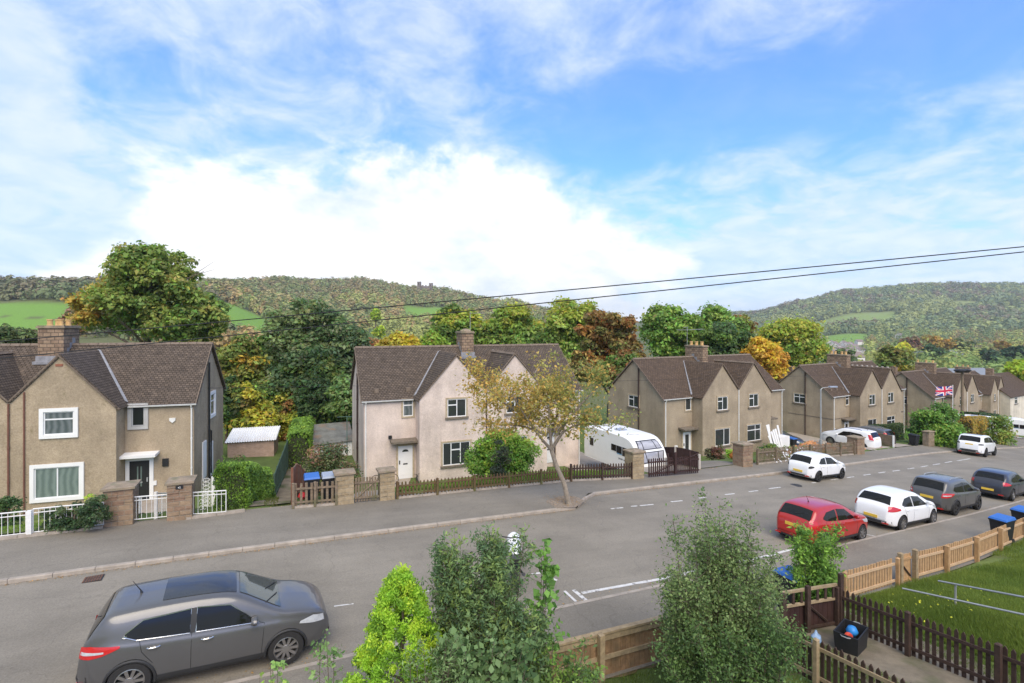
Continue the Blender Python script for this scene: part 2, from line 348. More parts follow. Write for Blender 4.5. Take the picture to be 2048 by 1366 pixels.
M['bluelid'] = mat('blue_lid', (.03,.13,.42), .45, .1, 3); M['greylid'] = mat('grey_lid', (.30,.34,.40), .5, .1, 3)
M['bin'] = mat('bin_body', (.018,.019,.021), .55, .15, 3)
M['steel'] = mat('galvanised_steel', (.36,.37,.36), .45, .15, 6, metal=.3)
M['tyre'] = mat('tyre', (.022,.021,.02), .85, .2, 8)
M['rim'] = mat('alloy_rim', (.38,.37,.36), .3, .08, 6, metal=.85)
M['rimdark'] = mat('dark_alloy_rim', (.06,.06,.06), .35, .1, 6, metal=.7)
M['carglass'] = mat_glass('car_glass', (.010,.010,.009), .04); M['carglass'].node_tree.nodes['Principled BSDF'].inputs['Specular IOR Level'].default_value = .32
M['carglass_clear'] = mat_glass('windscreen_glass', (.06,.075,.07), .05)
M['trim'] = mat('black_trim', (.03,.03,.03), .6, .1, 5)
M['chrome'] = mat('chrome', (.65,.65,.65), .15, .03, 5, metal=1)
M['redlamp'] = mat('red_lamp', (.48,.02,.02), .15, .1, 5, coat=.5)
M['lamp'] = mat('clear_lamp', (.45,.46,.46), .12, .2, 12, coat=.5)
M['plate_y'] = mat('yellow_plate', (.72,.48,.06), .5, .12, 12)
def paint(name, col, metal=0., rough=.3): return mat(name, col, rough, .03, 3, metal=metal, coat=.6)
M['p_grey'] = paint('grey_car_paint', (.112,.110,.107), .35, .33); M['p_white'] = paint('white_car_paint', (.78,.78,.76), 0, .3)
M['p_red'] = paint('red_car_paint', (.38,.018,.014), 0, .3); M['p_dgrey'] = paint('dark_grey_car_paint', (.095,.092,.085), .2, .35)
M['p_navy'] = paint('navy_car_paint', (.034,.035,.044), .1, .35)
M['cable'] = mat('cable', (.02,.02,.02), .7, .1, 5)
M['yellowleaf'] = mat('x', (.1,.1,.1))
# ================================================================== SETTING
def struct(o): o['kind'] = 'structure'; return o
def mk_ground():
    # one sheet: polar grid, fine near the street and coarse at the horizon
    th = np.concatenate([np.radians(np.arange(-180, -60, 6)), np.radians(np.arange(-60, 60, .5)), np.radians(np.arange(60, 180, 6))])
    rr = np.concatenate([[.5], np.arange(2, 60, .5), np.geomspace(60, 4200, 130)])
    A, RR = np.meshgrid(th, rr); x = RR*np.sin(A); y = RR*np.cos(A)
    z = G(x, y)
    n, m = x.shape; v = np.stack([x, y, z], -1).reshape(-1, 3)
    i, j = np.meshgrid(np.arange(n-1), np.arange(m), indexing='ij'); jn = (j+1) % m
    f = np.stack([i*m+j, i*m+jn, (i+1)*m+jn, (i+1)*m+j], -1).reshape(-1, 4)
    me = bpy.data.meshes.new('ground'); me.from_pydata(v.tolist(), [], f.tolist())
    # what grows where: 0 garden/rough, 1 pasture, 2 woodland floor
    px = 1024+1050*x/np.maximum(y, 1); row = 652+1050*(7-z)/np.maximum(y, 1)
    fld = field_mask(x, y)
    col = np.zeros((n, m, 4)); col[..., 3] = 1
    rough = np.array([.11,.15,.045]); past = np.array([.17,.30,.05]); wood = np.array([.13,.14,.06])
    s, t = to_st(x, y)
    base = np.where((np.hypot(x, y) > 140)[..., None], wood, rough)
    dull = np.array([.24,.28,.10])
    k = np.clip((y-900)/600, 0, 1)[..., None]
    col[..., :3] = base*(1-fld[..., None]) + (past*(1-k)+dull*k)*fld[..., None]
    at_ = me.color_attributes.new('Col', 'FLOAT_COLOR', 'POINT'); at_.data.foreach_set('color', col.reshape(-1).astype(np.float32))
    me.polygons.foreach_set('use_smooth', [True]*len(me.polygons))
    m_, nt, N, L, b = nodes('ground_vegetation'); b.inputs['Roughness'].default_value = .95; b.inputs['Specular IOR Level'].default_value = .1
    a = N.new('ShaderNodeAttribute'); a.attribute_name = 'Col'
    tc = N.new('ShaderNodeTexCoord'); nz = N.new('ShaderNodeTexNoise'); nz.inputs['Scale'].default_value = .9; nz.inputs['Detail'].default_value = 10; nz.inputs['Roughness'].default_value = .7
    L.new(tc.outputs['Object'], nz.inputs['Vector'])
    mr = N.new('ShaderNodeMapRange'); mr.inputs['From Min'].default_value = .3; mr.inputs['From Max'].default_value = .7; mr.inputs['To Min'].default_value = .7; mr.inputs['To Max'].default_value = 1.25
    L.new(nz.outputs['Fac'], mr.inputs['Value'])
    v_ = N.new('ShaderNodeVectorMath'); v_.operation = 'SCALE'; L.new(a.outputs['Color'], v_.inputs[0]); L.new(mr.outputs[0], v_.inputs['Scale']); L.new(v_.outputs[0], b.inputs['Base Color'])
    me.materials.append(m_)
    struct(link('ground', me))
# pasture patches on the hills, in ground distance and bearing
FIELDS = [(-600,150,260,450),(150,205,300,440),(205,420,330,440),(420,548,400,610),(500,560,640,690),(690,765,690,780),(800,905,760,940),(640,690,560,620),
 (1560,1640,1250,1420),(1590,1800,1160,1420),(1830,1895,1150,1290),(1640,1745,860,1030),(1770,1820,620,760),(1895,1965,1380,1560),(1955,2050,1290,1430),(1700,1760,1480,1600),(1820,1880,1560,1680),(1900,1960,1000,1080)]
def field_mask(x, y):
    px = 1024+1050*x/np.maximum(y, 1); o = np.zeros(np.shape(x))
    for a, b, c, d in FIELDS:
        w = (vnoise(x, y, .02, 9)-.5)
        e = np.minimum.reduce([(px-a)/14+w, (b-px)/14+w, (y-c)/18+w, (d-y)/18+w]); o = np.maximum(o, np.clip(e, 0, 1))
    hedge = (np.abs(y-(330+(px-75)*-.04)) < 3.0) & (px < 160)
    o = np.where(hedge, 0, o)
    return np.where(np.asarray(y) > 240, o, 0)
mk_ground()
def strip(name, tA, tB, s0, s1, dz, m, ds=.5, nt=1, dzB=None):
    mb = MB(); ss = np.arange(s0, s1+1e-6, ds)
    P = []
    for s in ss:
        a, b = float(tA(s)), float(tB(s)); row = []
        for k in range(nt+1):
            t = a+(b-a)*k/nt; x, y = ST(s, t)
            row.append((x, y, float(zr(s))+dz+((dzB-dz)*k/nt if dzB is not None else 0)))
        P.append(row)
    mb.grid(P)
    return struct(mb.build(name, m))
strip('road', lambda s: Tn(s)-.05, lambda s: Tk(s)+.05, -55, 145, 0, M['tarmac'], nt=3)
strip('pavement', lambda s: Tk(s)+.12, lambda s: Tf(s)+.05, -55, 145, .105, M['pavement'], nt=2)
strip('near_pavement', lambda s: Tnf(s)-.1, lambda s: Tn(s)-.12, -55, 145, .095, M['pavement'], nt=2)
def kerb(name, T, sgn, top):
    mb = MB()
    s = -55.
    while s < 145:
        L_ = .9; a0, a1 = s+.006, s+L_-.006
        if sgn > 0 and s < 11.4 < s+L_: a1 = 11.39
        def ring(q):
            t = float(T(q)); z = float(zr(q)); f = []
            for dt, dz in ((0, -.08), (0, top-.02), (.02*sgn, top+.004), (.13*sgn, top+.004), (.13*sgn, -.08)):
                x, y = ST(q, t+dt); f.append((x, y, z+dz))
            return f
        A, B = ring(a0), ring(a1)
        mb.add(A+B, [(i, (i+1) % 5, (i+1) % 5+5, i+5) for i in range(5)]+[(0,1,2,3,4), (9,8,7,6,5)])
        s += L_
    return struct(mb.build(name, M['kerb']))
kerb('far_kerb', Tk, 1, .105); kerb('near_kerb', Tn, -1, .095)
# driveways and garden paths: sheets that follow the ground
def sheet(name, pts_st, m, dz=.02, n=24):
    """quad given by four (s,t) corners laid on the ground"""
    (a, b, c, d) = [np.array(ST(*p)) for p in pts_st]; P = []
    for i in range(n+1):
        u = i/n; row = []
        for j in range(n+1):
            v = j/n; p = (a*(1-u)+b*u)*(1-v)+(d*(1-u)+c*u)*v; row.append((p[0], p[1], g(*p)+dz))
        P.append(row)
    mb = MB(); mb.grid(P); return struct(mb.build(name, m))
sheet('caravan_driveway', [(18.6,23.2),(22.3,23.55),(22.3,41),(18.2,41)], M['paving'], .03, 14)
sheet('driveway', [(22.6,23.6),(26.3,24.2),(26.3,35),(22.6,35)], M['pavement'], .03, 12)
sheet('driveway', [(44.0,27.0),(48.6,27.9),(48.6,40),(44.4,40)], M['paving'], .03)
sheet('driveway', [(49.3,28.2),(53,29),(54,42),(50,42)], M['paving'], .03)
sheet('footpath', [(-1.1,22.15),(.42,22.25),(2.3,44),(.7,44)], M['path'], .045, 40)
sheet('garden_path', [(-5.9,21.5),(-4.5,21.6),(-5.2,33),(-6.6,33)], M['paving'], .03)
sheet('garden_path', [(2.6,22.1),(4.1,22.2),(7.6,32.6),(6.4,32.6)], M['paving'], .03)
sheet('lawn', [(-22,20.1),(-6.2,21.6),(-6.9,31.5),(-22,31.5)], M['lawn'], .02)
sheet('lawn', [(4.5,22.3),(16.8,23.1),(16.0,31),(7.9,31.5)], M['lawn'], .02)
sheet('lawn', [(15.4,9.75),(36,12.1),(36,1),(17.5,1)], M['lawn'], .03, 60)
sheet('garden_path', [(11.1,8.95),(14.0,9.3),(14.0,2.5),(10.6,2.5)], M['path'], .05, 16)
# painted markings
def mark(p, q, w, name='road_marking', dz=.006):
    """stroke from image point p to image point q on the road, w metres wide"""
    a, b = Vector(hit(*p)), Vector(hit(*q)); d = (b-a); L_ = d.length; d.normalize(); n = Vector((-d.y, d.x))*w/2
    k = max(1, int(L_/.7)); P = []
    for i in range(k+1):
        c = a+d*L_*i/k; row = []
        for e in (c-n, c+n): row.append((e.x, e.y, float(zr(to_st(e.x, e.y)[0]))+dz))
        P.append(row)
    mb = MB(); mb.grid(P); struct(mb.build(name, M['paint']))
for p, q in [((1222,1018),(1246,1015.5)),((1262,1013),(1275,1012)),((1280,1011.5),(1307,1009)),((1342,1003.8),(1365,1001.5)),((1398,996.5),(1412,995)),((1450,989.5),(1469,987.5)),((1498,983.5),(1516,981.5)),((1538,977.5),(1561,974.5)),
             ((1624,966),(1632,965)),((1662,960),(1676,958)),((1694,955.5),(1708,953.5)),((1727,950.5),(1741,948.5)),((1757,946),(1771,944)),((1785,942.5),(1800,940.5)),((1815,938),(1829,936)),((1842,934),(1856,931.5)),((1866,930),(1880,927.5)),((1890,925.5),(1904,923)),((1915,921.5),(1940,917.5))]: mark(p, q, .10)
mark((1164,1186.5),(1321,1158.5), .12); mark((1321,1158.5),(1460,1127), .12); mark((1460,1127),(1536,1112), .12); mark((1536,1112),(1590,1097), .12)
mark((1147,1180),(1172,1201), .12); mark((1129,1182),(1152,1203.5), .08)
mark((668,1213),(707,1208), .05); mark((838,1186),(858,1182), .05); mark((1064,1149),(1082,1146), .10); mark((1098,1155),(1114,1161), .09); mark((1716,1066),(1752,1073), .07)
# kerb build-out with the street tree: a gritty pit
pp = [hit(*q, .115) for q in ((1092,1002),(1120,992),(1150,992),(1169,1001),(1152,1014),(1114,1017))]
mb = MB(); mb.poly([(x, y, float(zr(to_st(x, y)[0]))+.114) for x, y in pp]); struct(mb.build('tree_pit', mat('grit_and_leaves', (.25,.20,.145), .95, .5, 14, .6, 30)))
# gully grate by the kerb
x, y = hit(186, 1158); s0, t0 = to_st(x, y)
gr = thing('drain_grate', 'rusty slotted drain grate in the gutter beside the kerb', 'drain', (x, y, float(zr(s0))+.004), math.atan2(SN, CS)+.05)
mb = MB(); mb.box(-.22,.22,-.2,.2,0,.006); mb.build('grate_frame', M['black'], gr)
mb = MB()
for i in range(7):
    for j in range(2): mb.box(-.2+i*.06, -.165+i*.06, -.18+j*.19, -.02+j*.19, .0065, .016, Matrix.Rotation(.0, 4, 'Z'))
mb.build('grate_bars', mat('rusty_iron', (.15,.075,.045), .8, .3, 20), gr)
x, y = hit(1592, 971); mb = MB(); mb.lathe([(.0001,0),(.3,0),(.3,.008),(.0001,.009)], 20)
tag(mb.build('manhole_cover', M['black'], loc=(x, y, float(zr(to_st(x, y)[0]))+.003)), 'round iron manhole cover in the road behind the small white hatchback', 'manhole cover')
# ================================================================== HOUSES
W_, DP, RH, GO, GI, GP, GA, EV = 14.96, 7.26, 3.05, 2.37, 1.95, 1.12, 2.65, 5.05
XL, XR, X1, X2 = W_/2-GI-GO, W_/2+GI+GO, W_/2-GI, W_/2+GI
VZ = EV+GA-GI*GA/GO
SLM = RH/(DP/2)
def fmap(y): return lambda u, z, n: (u, y-n, z)                 # front faces: n outwards = -y
def smap(x, sg): return lambda u, z, n: (x+sg*n, u, z)           # side walls
def fbox(mb, f, u0, u1, z0, z1, n0, n1):
    vs = [f(u, z, n) for n in (n0, n1) for z in (z0, z1) for u in (u0, u1)]
    mb.add(vs, [(0,2,3,1),(4,5,7,6),(0,1,5,4),(2,6,7,3),(0,4,6,2),(1,3,7,5)])
def window(root, f, u0, u1, z0, z1, style='stone', bars=(), top=(), pane='glass', sill=True, pr=None):
    """bars: vertical mullions (fractions); top: per light, True when it has a top opener"""
    k = .055; mb = MB(); nb = [0]+list(bars)+[1]
    fbox(mb, f, u0, u1, z0, z0+k, .004, .022); fbox(mb, f, u0, u1, z1-k, z1, .004, .022)
    for i, b in enumerate(nb):
        c = u0+(u1-u0)*b; c = min(max(c, u0+k/2), u1-k/2); fbox(mb, f, c-k/2, c+k/2, z0+k, z1-k, .004, .022)
    for i in range(len(nb)-1):
        if top and top[i]:
            a, b = u0+(u1-u0)*nb[i]+k/2, u0+(u1-u0)*nb[i+1]-k/2; zt = z1-(z1-z0)*.33
            fbox(mb, f, a, b, zt-.035, zt+.035, .006, .028)
    w = mb.build('window', M['white'], root)
    p = MB(); fbox(p, f, u0+.02, u1-.02, z0+.02, z1-.02, .003, .010); p.build('pane', M[pane], w)
    sm_ = M['whitestone'] if style == 'white' else M['surround']
    if style in ('white', 'stone'):
        e = .17 if style == 'white' else .10; pz = .085 if style == 'white' else .06; q = MB()
        fbox(q, f, u0-e, u0, z0-e, z1+e, 0, pz); fbox(q, f, u1, u1+e, z0-e, z1+e, 0, pz)
        fbox(q, f, u0, u1, z1, z1+e, 0, pz); fbox(q, f, u0, u1, z0-e, z0, 0, pz)
        q.build('window_surround', sm_, w)
    if sill:
        q = MB(); fbox(q, f, u0-.14, u1+.14, z0-.13, z0-.005, .03, .12); q.build('sill', M['sill'] if style != 'white' else M['whitestone'], w)
    return w
def tileroof(mb):
    ov = .15; e0 = EV-.02; d = .12
    y0 = -.16; z_ = lambda y: EV+.04+SLM*y
    mb.slab([(-ov, y0, z_(y0)), (W_+ov, y0, z_(y0)), (W_+ov, DP/2, z_(DP/2)), (-ov, DP/2, z_(DP/2))], .1)
    zb = lambda y: EV+.04+SLM*(DP-y)
    mb.slab([(W_+ov, DP+.16, zb(DP+.16)), (-ov, DP+.16, zb(DP+.16)), (-ov, DP/2, zb(DP/2)), (W_+ov, DP/2, zb(DP/2))], .1)
def gableroof(mb):
    yf = -GP-.07; up = .05; sg = GA/GO; yb = GA/SLM+.05; zc = EV+GA+up
    eo = .13
    for xe, xa, dr in ((XL, X1, 1), (XR, X2, -1)):
        a = (xe-dr*eo, yf, EV+up-sg*eo); b = (xa, yf, zc); c = (xa, yb, zc); d = (xe-dr*eo, 0.0, EV+up-sg*eo)
        pts = [a, b, c, d] if dr < 0 else [d, c, b, a]
        mb.slab(pts[::-1] if False else pts, .09)
    for xa, dr in ((X1, 1), (X2, -1)):
        vx = W_/2; zv = VZ+up
        b = (xa, yf, zc); c = (xa, yb, zc); v1 = (vx, yf, zv); v2 = (vx, (VZ-EV)/SLM+.05, zv)
        pts = [b, v1, v2, c] if dr > 0 else [c, v2, v1, b]
        mb.slab(pts, .09)
def house(label, x, y, zb, th, wallm, roofm, st='stone', left=True, right=True, detail=2, num=0, chim=(.92, 1.7), pots=(4, 'stubby')):
    h = thing('semi_detached_house', label, 'house', (x, y, zb), th, 'pairs of semi detached houses across the street')
    mb = MB()
    mb.box(0, W_, 0, DP, -1.6, EV)                                             # main block
    mb.prism([(0, EV), (DP, EV), (DP/2, EV+RH-.03)], .0, W_, 'x')
    mb.prism([(XL, -1.6), (XR, -1.6), (XR, EV), (X2, EV+GA-.02), (W_/2, VZ-.02), (X1, EV+GA-.02), (XL, EV)], -GP, .003)
    mb.build('wall', wallm, h)
    mb = MB(); tileroof(mb); gableroof(mb); rf = mb.build('roof', roofm, h)
    mb = MB(); k = 0
    xx = -.15
    while xx < W_+.1:                                                          # ridge tiles
        mb.prism([(-.13, EV+RH-.02), (0, EV+RH+.11), (.13, EV+RH-.02)], xx+.01, min(xx+.44, W_+.15), 'x'); xx += .45
    mb.v = [(a, b+DP/2, c) for a, b, c in mb.v]
    for xa in (X1, X2):
        yy = -GP-.06
        while yy < GA/SLM: mb.prism([(xa-.12, EV+GA-.0), (xa, EV+GA+.13), (xa+.12, EV+GA-.0)], yy+.01, yy+.43, 'y'); yy += .44
    mb.build('ridge_tiles', M['ridge'], rf)
    sg = GA/GO                                                                 # gable verges
    for xe, xa in ((XL, X1), (W_/2, X1), (W_/2, X2), (XR, X2)):
        ze = EV if xe in (XL, XR) else VZ
        mb = MB(); mb.slab([(xe, -GP-.075, ze+.0), (xa, -GP-.075, EV+GA+.0), (xa, -GP-.075, EV+GA+.10), (xe, -GP-.075, ze+.10)], .03); mb.build('verge', M['ridge'], rf)
    for xs in (-.17, W_+.13):
        for a, b in ((-.16, DP/2), (DP+.16, DP/2)):
            za = EV+.04+SLM*(-.16); mb = MB(); mb.slab([(xs, a, za-.1), (xs, b, EV+RH-.06), (xs, b, EV+RH+.05), (xs, a, za+.02)], .04); mb.build('verge', M['ridge'], rf)
    for xe, xa in ((XL-.03, X1), (XR+.03, X2)):                                # lead valleys
        mb = MB(); w = .11 if xe < W_/2 else -.11
        a = Vector((xe, .0, EV+.13)); b = Vector((xa-w*.3, GA/SLM, EV+GA+.1))
        mb.slab([a-Vector((w, 0, 0)), a+Vector((w*.4, 0, .08)), b+Vector((w*.4, 0, .04)), b-Vector((w, 0, 0))], .02); mb.build('valley_flashing', M['lead'], rf)
    # chimney
    cw, cd = chim; cx0 = W_/2-cw/2; cy0 = DP/2-cd/2-.1; mb = MB()
    mb.box(cx0, cx0+cw, cy0, cy0+cd, EV+RH-1.2, 9.05)
    ch = mb.build('chimney', M['chimney'], h)
    mb = MB(); mb.box(cx0-.07, cx0+cw+.07, cy0-.07, cy0+cd+.07, 9.05, 9.14); mb.box(cx0-.03, cx0+cw+.03, cy0-.03, cy0+cd+.03, 9.14, 9.2); mb.build('chimney_cap', M['cap'], ch)
    mb = MB()
    for i in range(5):
        yy = cy0+.02+i*.32; zz = EV+SLM*(yy+.15)
        if yy < DP/2:
            mb.box(cx0-.018, cx0-.002, yy, yy+.3, zz-.05, zz+.3); mb.box(cx0+cw+.002, cx0+cw+.018, yy, yy+.3, zz-.05, zz+.3)
    mb.box(cx0-.08, cx0+cw+.08, cy0-.06, cy0-.004, EV+SLM*cy0-.1, EV+SLM*cy0+.28); mb.box(cx0-.12, cx0+cw+.12, cy0-.3, cy0-.05, EV+SLM*cy0-.16, EV+SLM*cy0+.0)
    mb.build('flashing', M['lead'], ch)
    n = pots[0]
    for i in range(n):
        yy = cy0+.25+(cd-.5)*i/max(1, n-1); xp = cx0+cw/2+(.16 if i % 2 else -.14)
        mb = MB(); hh = .34 if pots[1] == 'stubby' else .5
        mb.lathe([(.15, 9.19), (.13, 9.25), (.125, 9.2+hh-.08), (.155, 9.2+hh-.06), (.155, 9.2+hh), (.1, 9.2+hh), (.1, 9.3)], 12, Matrix.Translation((xp, yy, 0)))
        mb.build('chimney_pot', M['pot'], ch)
    if pots[1] == 'none':
        mb = MB(); mb.lathe([(.42, 9.19), (.36, 9.27), (.18, 9.36), (.05, 9.38)], 9, Matrix.Translation((W_/2, DP/2-.3, 0))); mb.build('mortar_mound', M['cap'], ch)
    # gutters and pipes
    gm = M['whitemetal'] if st == 'white' else M['black']
    for a, b in ((0-.15, XL-.16), (XR+.16, W_+.15)):
        mb = MB(); mb.prism([(-.24, EV-.06), (-.21, EV-.13), (-.15, EV-.13), (-.12, EV-.06)], a, b, 'x'); mb.build('gutter', M['whitemetal'], h)
    def pipe(px_, py_, z0, z1, m, r=.04, name='downpipe'):
        mb = MB(); mb.tube([(px_, py_, z0), (px_, py_, z1)], r, 8)
        for zz in np.arange(z0+.5, z1, 1.6): mb.lathe([(r+.012, zz), (r+.012, zz+.07)], 8, Matrix.Translation((px_, py_, 0)))
        mb.build(name, m, h)
    if left: pipe(.1, -.07, -.6, EV-.3, M['whitemetal'])
    if right: pipe(W_-.1, -.07, -.6, EV-.3, M['whitemetal'])
    mb = MB(); mb.tube([(.1, -.18, EV-.1), (.1, -.16, EV-.2), (.1, -.07, EV-.32)], .035, 8); mb.tube([(W_-.1, -.18, EV-.1), (W_-.1, -.16, EV-.2), (W_-.1, -.07, EV-.32)], .035, 8)
    mb.build('pipe_offset', M['whitemetal'], h)
    pipe(W_/2, -GP-.06, -.4, VZ-.05, M['redpipe'] if st == 'white' else (M['brownpipe'] if num == 2 else M['whitemetal']))
    if left:
        pipe(-.08, 3.0, -.6, 7.5 if num != 2 else 6.45, M['brownpipe'], .055, 'soil_pipe')
        if num > 2:
            window(h, smap(0, -1), 3.02, 4.34, 3.88, 4.89, st, (.5,) if num == 3 else (.5,), (0, 1) if num == 3 else (1, 1), 'glass', True)
    # front openings, mirrored about the party wall
    fr, gb = fmap(0), fmap(-GP)
    mir = lambda a, b: (W_-b, W_-a)
    for side_ in (0, 1):
        if (side_ == 0 and not left) : continue
        q = (lambda a, b: (a, b)) if side_ == 0 else mir
        lw = (num == 1)
        a, b = q(2.36, 2.98) if not lw else (12.1, 12.68); window(h, fr, a, b, 3.92, 4.95, st, (), (1,) if num in (2, 4) else (), 'glass_grey' if num == 2 else 'glass', False)
        a, b = q(4.9, 6.12); window(h, gb, a, b, 3.88, 5.0, st, (.5,) if not lw else (), (1, 0) if not lw else (1,), 'glass_grey' if lw else 'glass', not lw)
        if num == 1 and side_ == 1: a, b = 8.47, 10.3; window(h, gb, a, b, .82, 2.3, st, (.5,), (), 'glass_curtain', False)
        else: a, b = q(4.6, 6.38); window(h, gb, a, b, .88, 2.3, st, (.3, .64) if num == 2 else (.6,), (0, 1, 0) if num == 2 else (1, 1) if side_ else (0, 0), 'glass', True)
        a, b = q(2.05, 2.95)
        dm = M['black'] if num == 1 else M['white']
        mb = MB(); fbox(mb, fr, a, b, .05, 2.1, 0, .05)
        if num == 1:
            for z0_, z1_ in ((.3, .9), (1.0, 1.9)): fbox(mb, fr, a+.12, b-.12, z0_, z1_, .05, .058)
        else:
            for z0_, z1_ in ((.25, .85), (1.05, 1.55)):
                fbox(mb, fr, a+.12, (a+b)/2-.04, z0_, z1_, .05, .06); fbox(mb, fr, (a+b)/2+.04, b-.12, z0_, z1_, .05, .06)
        d = mb.build('door', dm, h)
        mb = MB(); fw = .11 if num != 1 else .18
        fm = M['whitestone'] if num == 1 else M['surround']
        fbox(mb, fr, a-fw, a, 0, 2.1, 0, .07); fbox(mb, fr, b, b+fw, 0, 2.1, 0, .07); fbox(mb, fr, a-fw, b+fw, 2.1, 2.1+fw, 0, .07)
        if num == 1: fbox(mb, fr, a-fw-.14, a-fw, .75, .98, 0, .07); fbox(mb, fr, b+fw, b+fw+.14, .75, .98, 0, .07)
        mb.build('door_frame', fm, d)
        mb = MB()
        if num == 2:
            cx = (a+b)/2; pts = [(cx+.2*math.cos(w), 1.72+.15*math.sin(w)) for w in np.linspace(0, PI, 9)]
            k = len(pts); mb.add([fr(u, z, .056) for u, z in pts], [tuple(range(k))])
        elif num == 1: fbox(mb, fr, (a+b)/2-.11, (a+b)/2-.05, .75, 1.8, .058, .064); fbox(mb, fr, (a+b)/2+.05, (a+b)/2+.11, .75, 1.8, .058, .064)
        else: fbox(mb, fr, a+.25, b-.25, .6, 1.9, .061, .066)
        mb.build('door_pane', M['glass_curtain'] if num == 1 else M['glass'], d)
        mb = MB(); fbox(mb, fr, (b-.12 if num == 1 else a+.06), (b-.06 if num == 1 else a+.12), .98, 1.2, .05, .1); mb.build('handle', M['steel'] if num == 1 else M['black'], d)
        mb = MB(); fbox(mb, fr, (a+b)/2-.14, (a+b)/2+.14, .93, 1.0, .06, .072); mb.build('letterbox', M['steel'] if num == 1 else M['black'], d)
        cz = 2.42; mb = MB(); mb.slab([(a-.5, 0, cz+.14), (b+.45, 0, cz+.14), (b+.45, -.72, cz+.08), (a-.5, -.72, cz+.08)][::-1], .13)
        mb.build('door_canopy', M['whitestone'] if num == 1 else M['sill'], h)
        if num == 3 or num == 4:
            mb = MB(); mb.tube([(XL-.05 if side_ == 0 else XR+.05, -.05, -.4), (XL-.05 if side_ == 0 else XR+.05, -.05, 2.2)], .03, 6)
    return h
H = {}
H[1] = house('tan roughcast house with white painted window surrounds and a black front door', -31.429, 23.79, -2.17, .311, M['render_tan'], M['tile'], 'white', left=True, num=1, chim=(1.15, 1.8), pots=(4, 'stubby'))
H[2] = house('pink pebbledashed pair of houses behind the picket fence and the pavement tree', -8.99, 31.87, -2.566, .389, M['render_pink'], M['tile'], 'stone', num=2, chim=(.85, 1.4), pots=(0, 'none'))
H[3] = house('brown rendered pair of houses beside the white caravan', 12.441, 42.917, -3.997, .487, M['render_brown'], M['tile2'], 'stone', num=3, chim=(.7, 2.1), pots=(6, 'stubby'))
H[4] = house('brown rendered pair of houses behind the two cars parked on driveways', 34.326, 56.155, -5.57, .512, M['render_brown'], M['tile2'], 'stone', num=4, chim=(.8, 2.3), pots=(4, 'stubby'))
H[5] = house('brown house pair behind the big green hedge, its roof crossed by the flag', 54.983, 68.394, -7.43, .567, M['render_brown'], M['tile2'], 'stone', num=5, chim=(.8, 2.3), pots=(3, 'stubby'))
H[6] = house('farthest brown house pair with gables behind the telegraph pole', 75.69, 85.598, -9.39, .625, M['render_brown'], M['tile2'], 'stone', num=6, chim=(.9, 2.0), pots=(3, 'stubby'))
# odd fittings
def extra(hn, name, m, fn, label=None):
    mb = MB(); fn(mb); o = mb.build(name, m, H[hn]); 
    if label: o['label'] = label
    return o
extra(1, 'alarm_box', M['whitemetal'], lambda b: b.prism([(13.82,4.26),(14.1,4.26),(14.1,4.12),(13.96,4.0),(13.82,4.12)], -.07, -.005))
extra(1, 'letter_box', M['black'], lambda b: fbox(b, fmap(0), 13.5, 13.78, 1.72, 2.12, .002, .09))
extra(1, 'gable_vent', mat('brick_red_vent', (.25,.10,.06), .9), lambda b: fbox(b, fmap(-GP), 9.3, 9.6, 7.2, 7.32, .002, .02))
window(H[1], smap(W_, 1), 3.5, 4.6, 3.75, 5.0, 'white', (), (1,), 'glass', False)
def sidedoor(b): fbox(b, smap(W_, 1), 3.3, 4.2, .1, 2.1, .002, .05)
extra(1, 'side_door', M['white'], sidedoor); extra(1, 'side_window_panel', M['whitestone'], lambda b: fbox(b, smap(W_, 1), 1.7, 2.5, .4, 2.5, .002, .06))
extra(1, 'soil_pipe', M['black'], lambda b: (b.tube([(W_+.09, 3.0, -.5), (W_+.09, 3.0, 7.0)], .055, 8), b.tube([(W_+.09, 3.0, 3.0), (W_+.09, 3.5, 2.85), (W_+.09, 3.5, .3)], .045, 8)))
extra(1, 'corner_pipe', M['redpipe'], lambda b: b.tube([(8.08, -GP-.05, -.3), (8.08, -GP-.05, 6.0)], .035, 8))
extra(2, 'wall_lamp', M['black'], lambda b: fbox(b, fmap(0), 1.46, 1.66, 2.62, 2.8, .002, .15))
for xx in (.81, 2.78): extra(2, 'roof_vent', M['ridge'], lambda b: b.box(xx-.13, xx+.13, .38, .68, EV+.3, EV+.62))
extra(2, 'aerial', M['steel'], lambda b: (b.tube([(7.9, 3.6, 9.1), (7.9, 3.6, 10.6)], .018, 6), b.tube([(7.9, 3.6, 10.5), (8.9, 3.4, 10.5)], .012, 5)))
def aerial(b):
    b.tube([(7.3, 4.5, 9.1), (7.3, 4.5, 10.9)], .02, 6); b.tube([(6.0, 4.4, 10.6), (9.6, 4.6, 10.7)], .015, 5)
    b.tube([(6.2, 3.9, 10.85), (7.8, 4.9, 10.9)], .012, 5)
    for k in range(6): b.tube([(6.2+k*.6, 4.1, 10.62), (6.2+k*.6, 4.8, 10.66)], .01, 4)
extra(3, 'aerial', M['steel'], aerial); extra(5, 'aerial', M['steel'], aerial)
for xx in (.6, 1.7, 2.9): extra(4, 'roof_vent', M['ridge'], lambda b: b.box(xx-.13, xx+.13, .5, .8, EV+.4, EV+.72))
extra(4, 'dentil_ridge', M['concrete'], lambda b: [b.box(X2-.1, X2+.1, -GP+.2+i*.55, -GP+.36+i*.55, EV+GA+.1, EV+GA+.22) for i in range(8)])
extra(4, 'band_course', M['sill'], lambda b: (b.box(0-.02, XL, -.03, -.003, 2.55, 2.62), b.box(-.03, -.003, 0, 5, 2.55, 2.62)))
